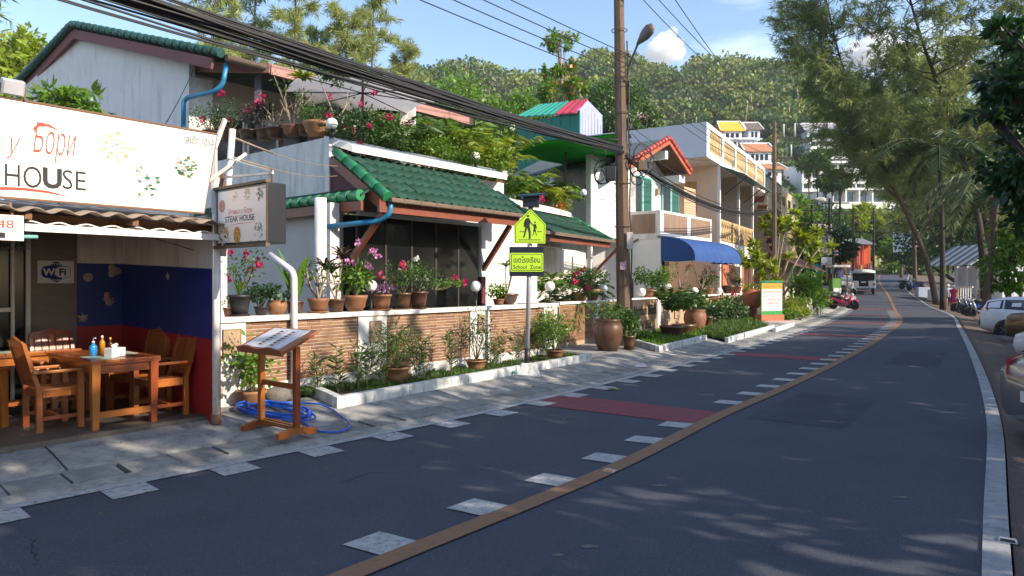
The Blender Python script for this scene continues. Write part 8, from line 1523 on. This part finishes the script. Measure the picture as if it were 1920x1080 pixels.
for i,(px,py,lab)in enumerate(((1260,634,'clump of tall palms in a brown trough right of the name board'),(1282,630,'second palm clump in the trough, nearer the reddish jar'))):
 o=gp(px,py);t=potted(o,.36,.36,brown_pot,lab,lambda t,o,s:palm('',o,o+Vector((0,0,.4)),11,.85,leafA,s,r0=.02,leaf=.26,w=.024,droopf=.07,nl=20,up0=1.8,trunk=False,par=t),kind='bowl',seed=54+i)
rk=gp(1112,640);t=thing('rock_sculpture','stack of smooth pale brown rocks behind the very large jar','sculpture',rk);rg_=random.Random(2)
for i,(dx,dz,r)in enumerate(((-.1,.16,.26),(.12,.2,.22),(.0,.48,.22),(-.16,.72,.15),(.14,.70,.17),(.05,.92,.14),(.26,.88,.10))):
 mb=MB();mb.ball(rk+Vector((dx,.25+rg_.uniform(-.1,.1),dz)),r,9,(1.1,1,.8));mb.v=[tuple(Vector(v)+Vector(v).normalized()*0+Vector((.03*noise.noise(Vector(v)*6),.03*noise.noise(Vector(v)*6+Vector((9,0,0))),.03*noise.noise(Vector(v)*6+Vector((0,9,0))))))for v in mb.v];mb.build('rock',mat('carved_rock',(.30,.19,.11),(.16,.10,.06),6,.8,.5,30)if 'carved_rock' not in MATS else MATS['carved_rock'],t)
# by the blue hose
potted(gl(472,760),.2,.2,terracotta,'low terracotta pot with bright round leaved sapling beside the blue hose',lambda t,o,s:pl_bush(t,o,s,.4,.62,200,.09,leafB,asp=.85,stems=6),kind='bowl',seed=60)
for i,(px,py,r,lab)in enumerate(((520,757,.17,'larger rough grey stone between the lectern posts'),(541,752,.11,'smaller grey stone right of the larger one'),(568,735,.09,'pale rounded stone by the start of the long kerb'))):
 o=gl(px,py);mb=MB();mb.ball(o+Vector((0,0,r*.6)),r,9,(1.2,1,.8));mb.v=[tuple(Vector(v)+.06*Vector((noise.noise(Vector(v)*9),noise.noise(Vector(v)*9+Vector((5,5,5))),noise.noise(Vector(v)*9+Vector((2,8,5))))))for v in mb.v];mb.build('stone',mat('grey_stone',(.20,.18,.16),(.10,.09,.08),6,.9,.5,40)if 'grey_stone' not in MATS else MATS['grey_stone'],label=lab,cat='stone',loc=o)
# weeds along the kerb
def weed(o,h,seed,label,k=5,n=16):
 global RNG;RNG=np.random.default_rng(seed);rg=RNG;t=thing('weed_plant',label,'plant',o,'thin bamboo like weeds in the strip');mb=MB();Cs=[];Ds=[]
 for s_ in range(k):
  a=rg.random()*6.28;e=A3(o)+np.array([math.cos(a)*.16*rg.random(),math.sin(a)*.12*rg.random(),h*(.6+.4*rg.random())]);pts=spline([o,(A3(o)+e)/2+rg.normal(size=3)*.03,e],6);mb.tube([Vector(q)for q in pts],[.006,.005,.005,.004,.004,.003,.002],4,cap=False)
  for j in range(n):u=.25+.75*rg.random();i=min(int(u*6),5);Cs.append(pts[i]+(pts[i+1]-pts[i])*(u*6-i));a=rg.random()*6.28;Ds.append([math.cos(a),math.sin(a),.2+.6*rg.random()])
 mb.build('stems',twig_m,t)['kind']='stuff';V_,Q_=leaf_arrays(np.array(Cs),np.array(Ds),.14,aspect=.14);np_mesh('foliage',V_,Q_,leafA,t)['kind']='stuff'
wl=['left of the long white kerb start','under the left brick panel','in front of the left brick panel','at the right of the left brick panel','before the second carved tile','left of the potted strip shrub','under the middle brick panel','at the right of the middle brick panel','before the third carved tile','left of the school sign pole','under the right brick panel','just right of the school sign pole']
for i,px in enumerate((600,628,655,690,712,765,800,842,905,940,962,1008)):
 s_=sx_(px,.35);o=V.p(s_,.3+.25*((i*7)%3)/2,0);o.z=lz(o.x,o.y)+.05;weed(o,.62+.18*((i*5)%4)/3,300+i,'thin bamboo like weed '+wl[i],6,18)
potted(Vector((*V.p(sx_(743,.35),.35,0).xy,.24)),.22,.24,terracotta,'pot with dense narrow leaved shrub in the strip below the middle panel',lambda t,o,s:pl_bush(t,o,s,.36,.62,520,.10,leafA,asp=.18,stems=9),seed=70)
potted(Vector((*V.p(sx_(893,.35),.35,0).xy,.24)),.19,.18,terracotta,'low terracotta pot with narrow leaved weed near the third tile',lambda t,o,s:pl_bush(t,o,s,.28,.75,320,.10,leafC,asp=.18,stems=8),seed=71)
o=V.p(sx_(1040,.4),.4,0);o.z=.26;potted(o,.2,.16,terracotta,'orange pot with big leafy shrub at the wall end right of the school sign',lambda t,o,s:(pl_bush(t,o,s,.5,.7,620,.11,leafB,asp=.22,stems=11),pl_bush(t,o+Vector((-.2,.1,0)),s+1,.4,.6,300,.09,leafA,asp=.3)),seed=72)
def scatter_grass(poly,n,label,hgt=.09,m=grass_m,seed=1):
 global RNG;RNG=np.random.default_rng(seed);P_=[A3(p)for p in poly];C_=[]
 while len(C_)<n:
  i=RNG.integers(1,len(P_)-1);a,b=sorted(RNG.random(2));q=P_[0]*a+P_[i]*(b-a)+P_[i+1]*(1-b)
  if noise.noise(Vector(q)*2.2)<-.12:continue
  q[2]=lz(q[0],q[1])+.05;C_.append(q)
 D_=RNG.normal(size=(n,3))*.45+np.array([0,0,1]);V_,Q_=leaf_arrays(np.array(C_),D_,hgt,aspect=.16,sv=.5,fold=.05);np_mesh('grass',V_,Q_,m,label=label,cat='grass',kind='stuff')
scatter_grass([V.p(.95,.02,0),k1[0]+Vector((0,.2,0)),k1[1]+Vector((.0,.15,0)),k1[2]+Vector((-.12,.05,0)),V.p(s_end,.02,0)],14000,'short bright grass and weeds inside the long kerb',.07,seed=3)
scatter_grass([k3[0]+Vector((-.6,.8,0)),k3[0]+Vector((-.1,.15,0)),k3[1]+Vector((-.15,.1,0)),W2.p(W2.s_at(1388),.1,0),W2.p(W2.s_at(1320),.1,0)],9000,'bright lawn patch behind the third kerb',.13,seed=4)
scatter_grass([k2[0]+Vector((.1,.1,0)),k2[1]+Vector((0,.15,0)),k2[2]+Vector((-.15,.05,0)),W2.p(W2.s_at(1290),.1,0),W2.p(W2.s_at(1185),.1,0)],5000,'low green cover in front of the name board',.12,leafB,seed=5)
for i,(px,py,w_,h_,m_,fl_,lab)in enumerate(((1345,606,.6,.9,leafA,pinkf,'flowering hedge shrub left of the post below the awning'),(1368,604,.5,.8,leafC,pinkf,'dark flowering hedge shrub in the middle of the lawn bed'),(1385,603,.35,.6,leafA,whitef,'small white flowered shrub at the right end of the lawn bed'),(1330,612,.4,.7,leafC,None,'dark shrub right of the small dark pot'),(1205,645,.25,.25,leafB,None,'low bright leafed plant at the foot of the name board'))):
 o=gl(px,py);t=thing('shrub',lab,'shrub',o);pl_bush(t,o,80+i,w_,h_,700 if w_>.3 else 260,.12,m_,stems=9,flowers=fl_,fl_n=6,fl_s=.08)
# terrace plants -------------------------------------------------
TZ=3.84
def terr(px,t=-2.1):s_=V.s_at(px,t);return V.p(s_,t,TZ)
tl=[(650,leafC,pinkf,.5,.75,'bougainvillea with many magenta flowers at the left end of the parapet plants'),(690,leafA,pinkf,.55,.85,'magenta bougainvillea in front of the umbrella pole'),(722,leafA,pinkf,.45,.8,'green bougainvillea right of the umbrella pole with few pink flowers'),(800,leafB,pinkf,.55,.8,'bright green shrub just right of the white terrace pillar'),(838,leafB,None,.5,.6,'light green shrub before the tall areca palms of the terrace'),(905,leafY,whitef,.6,.9,'yellow green shrub with white flowers near the parapet lamp'),(928,leafB,None,.45,.6,'leafy shrub at the right end of the long white parapet')]
for i,(px,m_,fl_,w_,h_,lab)in enumerate(tl):potted(terr(px,-1.9-.2*(i%2)),.2,.3,terracotta,lab,lambda t,o,s:pl_bush(t,o,s,w_,h_,900,.075,m_,stems=12,flowers=fl_,fl_n=10 if i<2 else 3,fl_s=.06),seed=400+i)
for i,(px,t_,L_,m_,lab)in enumerate(((745,-2.4,1.2,leafA,'dark areca palm before the white terrace pillar'),(800,-3.0,1.2,leafB,'upright areca palm right of the white terrace pillar'),(845,-2.6,1.45,leafB,'broad areca palm in the middle of the terrace'),(880,-3.2,1.6,leafY,'tall sunlit areca palm left of the white flowers'),(920,-3.0,1.5,leafY,'tall yellow areca palm at the right end of the terrace'),(870,-2.1,.9,leafY,'small yellow palm close to the parapet'))):
 o=terr(px,t_);potted(o,.24,.35,terracotta,lab,lambda t,o,s:palm('',o,o+Vector((0,0,.35)),12,L_,m_,s,r0=.02,leaf=.34,w=.024,droopf=.10,nl=22,up0=1.1,trunk=False,par=t),seed=420+i)
for i,(px,Y,z0,L_,m_,lab)in enumerate(((985,21,3.9,1.3,leafY,'yellow palm below the left end of the green canopy'),(1022,22.5,3.9,1.2,leafY,'yellow green palm in front of the canopy pole'),(955,19.5,3.7,1.0,leafB,'palm in the gap between the two parapets'),(1048,23,4.0,.8,leafB,'small palm right of the canopy pole'))):
 o=P(px,0,Y);o.z=z0;potted(o,.22,.3,terracotta,lab,lambda t,o,s:palm('',o,o+Vector((0,0,.3)),11,L_,m_,s,r0=.02,leaf=.36,w=.028,droopf=.12,nl=20,up0=1.0,trunk=False,par=t),seed=440+i)
for i,(px,Y,lab)in enumerate(((1000,21.5,'orange and pink flowering shrub above the second parapet'),(1040,22.5,'yellow flowering shrub above the second parapet'))):
 o=P(px,0,Y);o.z=3.85;potted(o,.2,.2,terracotta,lab,lambda t,o,s:pl_bush(t,o,s,.5,.6,500,.09,leafY if i else leafA,flowers=orangef if i else pinkf,fl_n=14,fl_s=.12),seed=450+i)
for i,(px,py,Y,r,h,pm,fn,lab)in enumerate((
 (497,262,13.3,.2,.22,brown_pot,lambda t,o,s:pl_cane(t,o,s,.35,4,leafP,18,.4,.03,.9),'pot with dark red strap leaves behind the terrace side wall'),
 (516,258,13.2,.2,.2,brown_pot,lambda t,o,s:pl_bare(t,o,s,.6,6,leafA,n=40,fl=2),'brown pot with bare forked pink flowered stems, left on the side wall'),
 (549,254,12.9,.2,.2,terracotta,lambda t,o,s:pl_bare(t,o,s,.75,9,leafA,n=140,fl=2),'terracotta pot with many pale branching stems on the side wall'),
 (572,252,12.8,.17,.2,brown_pot,lambda t,o,s:(pl_cane(t,o,s,1.15,1,leafY,44,.34,.045,1.0),pl_bush(t,o,s,.15,.4,120,.06,leafA)),'tall drooping yellow green dracaena on a slim stem'),
 (597,252,12.5,.28,.26,terracotta,lambda t,o,s:pl_bush(t,o,s,.28,.35,90,.06,leafA,stems=9),'wide orange clay bowl with sparse shrub left of the corner lamp'),
 (628,240,13.0,.18,.2,brown_pot,lambda t,o,s:(pl_bare(t,o,s,.9,2,leafA,n=20,fl=0,sm_=stem_m),pl_bush(t,o+Vector((0,0,.7)),s,.35,.35,320,.11,leafA,stems=7)),'slim double stemmed sapling with dark leaves behind the corner lamp'),
 (430,262,13.9,.18,.2,brown_pot,lambda t,o,s:pl_bush(t,o,s,.4,.55,300,.06,leafC,stems=8,flowers=pinkf,fl_n=3,fl_s=.07),'dark leafy plant with red flowers between downpipe and windows'),
 (395,262,14.2,.18,.2,brown_pot,lambda t,o,s:pl_bush(t,o,s,.35,.5,240,.06,leafA,stems=8),'loose leafy plant at the foot of the blue downpipe'),
 (467,262,13.4,.2,.2,brown_pot,lambda t,o,s:pl_bush(t,o,s,.3,.5,260,.06,leafP,stems=8,flowers=pinkf,fl_n=3,fl_s=.07),'purplish shrub with red flowers left of the strap leaves'))):
 q=P(px,py,Y);q.z=max(TZ,q.z-.02)if i not in(4,)else q.z-.05
 potted(q,r,h,pm,lab,fn,seed=460+i,kind='bowl' if i in(4,2)else 'plain')
# trees and plants near the rent sign
def frang(label,base,tips,m,seed,leaf=.3,r0=.09,n=46):
 rg=np.random.default_rng(seed);t=thing('small_tree',label,'tree',base);mb=MB();C_=[];D_=[]
 for tp in tips:
  tp=A3(tp);md=A3(base)*.45+tp*.55;md[2]=A3(base)[2]+(tp[2]-A3(base)[2])*.6;mb.tube([Vector(q)for q in spline([base,md,tp],7)],[r0,r0*.8,r0*.7,r0*.6,r0*.5,r0*.42,r0*.35,r0*.3],7)
  for s_ in range(4):
   e=tp+rg.normal(size=3)*.38;mb.tube([Vector(tp),Vector(e)],[r0*.3,r0*.18],5);u=rg.normal(size=(n,3));u[:,2]=u[:,2]*.5+.25;C_.append(np.repeat(e[None],n,0));D_.append(u)
 mb.build('trunk',stem_m,t);V_,Q_=leaf_arrays(np.concatenate(C_),np.concatenate(D_),leaf,aspect=.28,fold=.2);np_mesh('crown',V_,Q_,m,t)['kind']='stuff'
frang('broad frangipani with yellow green leaf tufts above the maroon porch roof',Vector((P(1447,0,35).x,35,.2)),[P(1450,420,35),P(1475,412,35),P(1500,428,35.5),P(1520,445,36),P(1535,468,36),P(1462,438,34.5)],leafY,501,.42)
frang('thin pale trunked small tree left of the rent sign',gl(1405,590),[P(1403,490,28.5),P(1418,484,28.5)],leafY,502,.34,.05)
frang('second thin pale trunked tree touching the rent sign',gl(1417,590),[P(1432,488,29),P(1445,498,29)],leafY,503,.34,.05)
for i,(px,py,w_,h_,lf_,m_,lab)in enumerate(((1408,590,.5,1.3,.14,leafY,'sunlit shrub behind the thin pale trunks'),(1482,592,.7,.8,.14,leafY,'sunlit mound of yellow green fern right of the rent sign'),(1512,590,.7,1.7,.26,leafB,'tall bright plant with big leaves before the green posts'),(1530,585,.6,1.3,.2,leafB,'bright leafy plant right of the big leaved one'),(1500,600,.4,.5,.12,leafY,'low sunlit plant by the far white kerb'),(1475,600,.35,.35,.12,leafB,'little bright plant behind the rent sign step'))):
 o=gl(px,py);t=thing('shrub',lab,'shrub',o);pl_bush(t,o,520+i,w_,h_,620,lf_,m_,stems=9)
o=gl(1416,600);t=thing('clay_jar','big orange clay jar lying behind the pale trunks by the rent sign','jar',o);mb=MB();pot_mesh(mb,Vector((0,0,0)),.42,.8,'jar');Mr=Matrix.Translation(o+Vector((-.35,.6,.75)))@Matrix.Rotation(R_(75),4,'Y');mb.v=[tuple(Mr@Vector(v))for v in mb.v];mb.build('jar_body',MATS['terracotta_block'],t);mb=MB();mb.lathe(o+Vector((0,.6,-.1)),[(.3,0),(.26,.5),(.35,.55)],12);mb.build('stand',terracotta,t)
# fallen leaves and litter
RNG=np.random.default_rng(8);n=260;C_=[]
for k in range(n):l=L.l_at_y(3)+RNG.random()*32;q=L.at(l,RNG.choice([-1.1,-.5,.2,1.2])+RNG.normal()*.4,.0);q.z=(lz(q.x,q.y)if True else 0)+.012;C_.append(A3(q))
V_,Q_=leaf_arrays(np.array(C_),np.column_stack([RNG.normal(size=(n,2)),np.zeros(n)]),.045,aspect=.5,N=np.tile([0,0,1.0],(n,1))+RNG.normal(size=(n,3))*.05);np_mesh('fallen_leaves',V_,Q_,mat('dry_leaf',(.22,.12,.05),(.12,.07,.03),3,island=.3),label='scattered dry leaves on pavement and road edge',cat='leaves',kind='stuff')
q=G(1150,731,.01);mb=MB();mb.add([q+Vector(v)for v in((-.12,-.02,0),(-.03,-.05,.03),(.06,-.03,.01),(.12,.03,.02),(.02,.05,.015),(-.06,.03,.03))],[(0,1,2,3,4,5)]);mb.build('crumpled_leaf',leafY,label='crumpled yellow leaf lying on the road by the left blocks',cat='leaf',loc=q)
q=gl(1202,688);mb=MB();rg_=random.Random(5);vs=[q+Vector((.17*math.cos(a)*rg_.uniform(.6,1),.1*math.sin(a)*rg_.uniform(.6,1),.01))for a in[k*.7 for k in range(9)]]+[q+Vector((-.04,0,.09)),q+Vector((.06,.02,.07))];mb.add(vs,[(i,(i+1)%9,9 if i<5 else 10)for i in range(9)]+[(0,9,10),(5,10,9)]);mb.build('plastic_bag',mat('bag_plastic',(.7,.66,.68),(.6,.5,.52),8,.4),label='crumpled white plastic bag on the drain slabs',cat='bag',loc=q)
# ------------------------------------------------ air between the camera and the hill
hz_m=bpy.data.materials.new('haze_air');hz_m.use_nodes=True;_n=hz_m.node_tree.nodes;_n.remove(_n['Principled BSDF']);_v=_n.new('ShaderNodeVolumePrincipled');_v.inputs['Color'].default_value=(.86,.92,1,1);_v.inputs['Density'].default_value=.00022;hz_m.node_tree.links.new(_v.outputs[0],_n['Material Output'].inputs['Volume'])
mb=MB();mb.box(-420,620,-120,700,-2.4,175);mb.build('haze',hz_m,kind='stuff')
print('objects',len(bpy.data.objects))
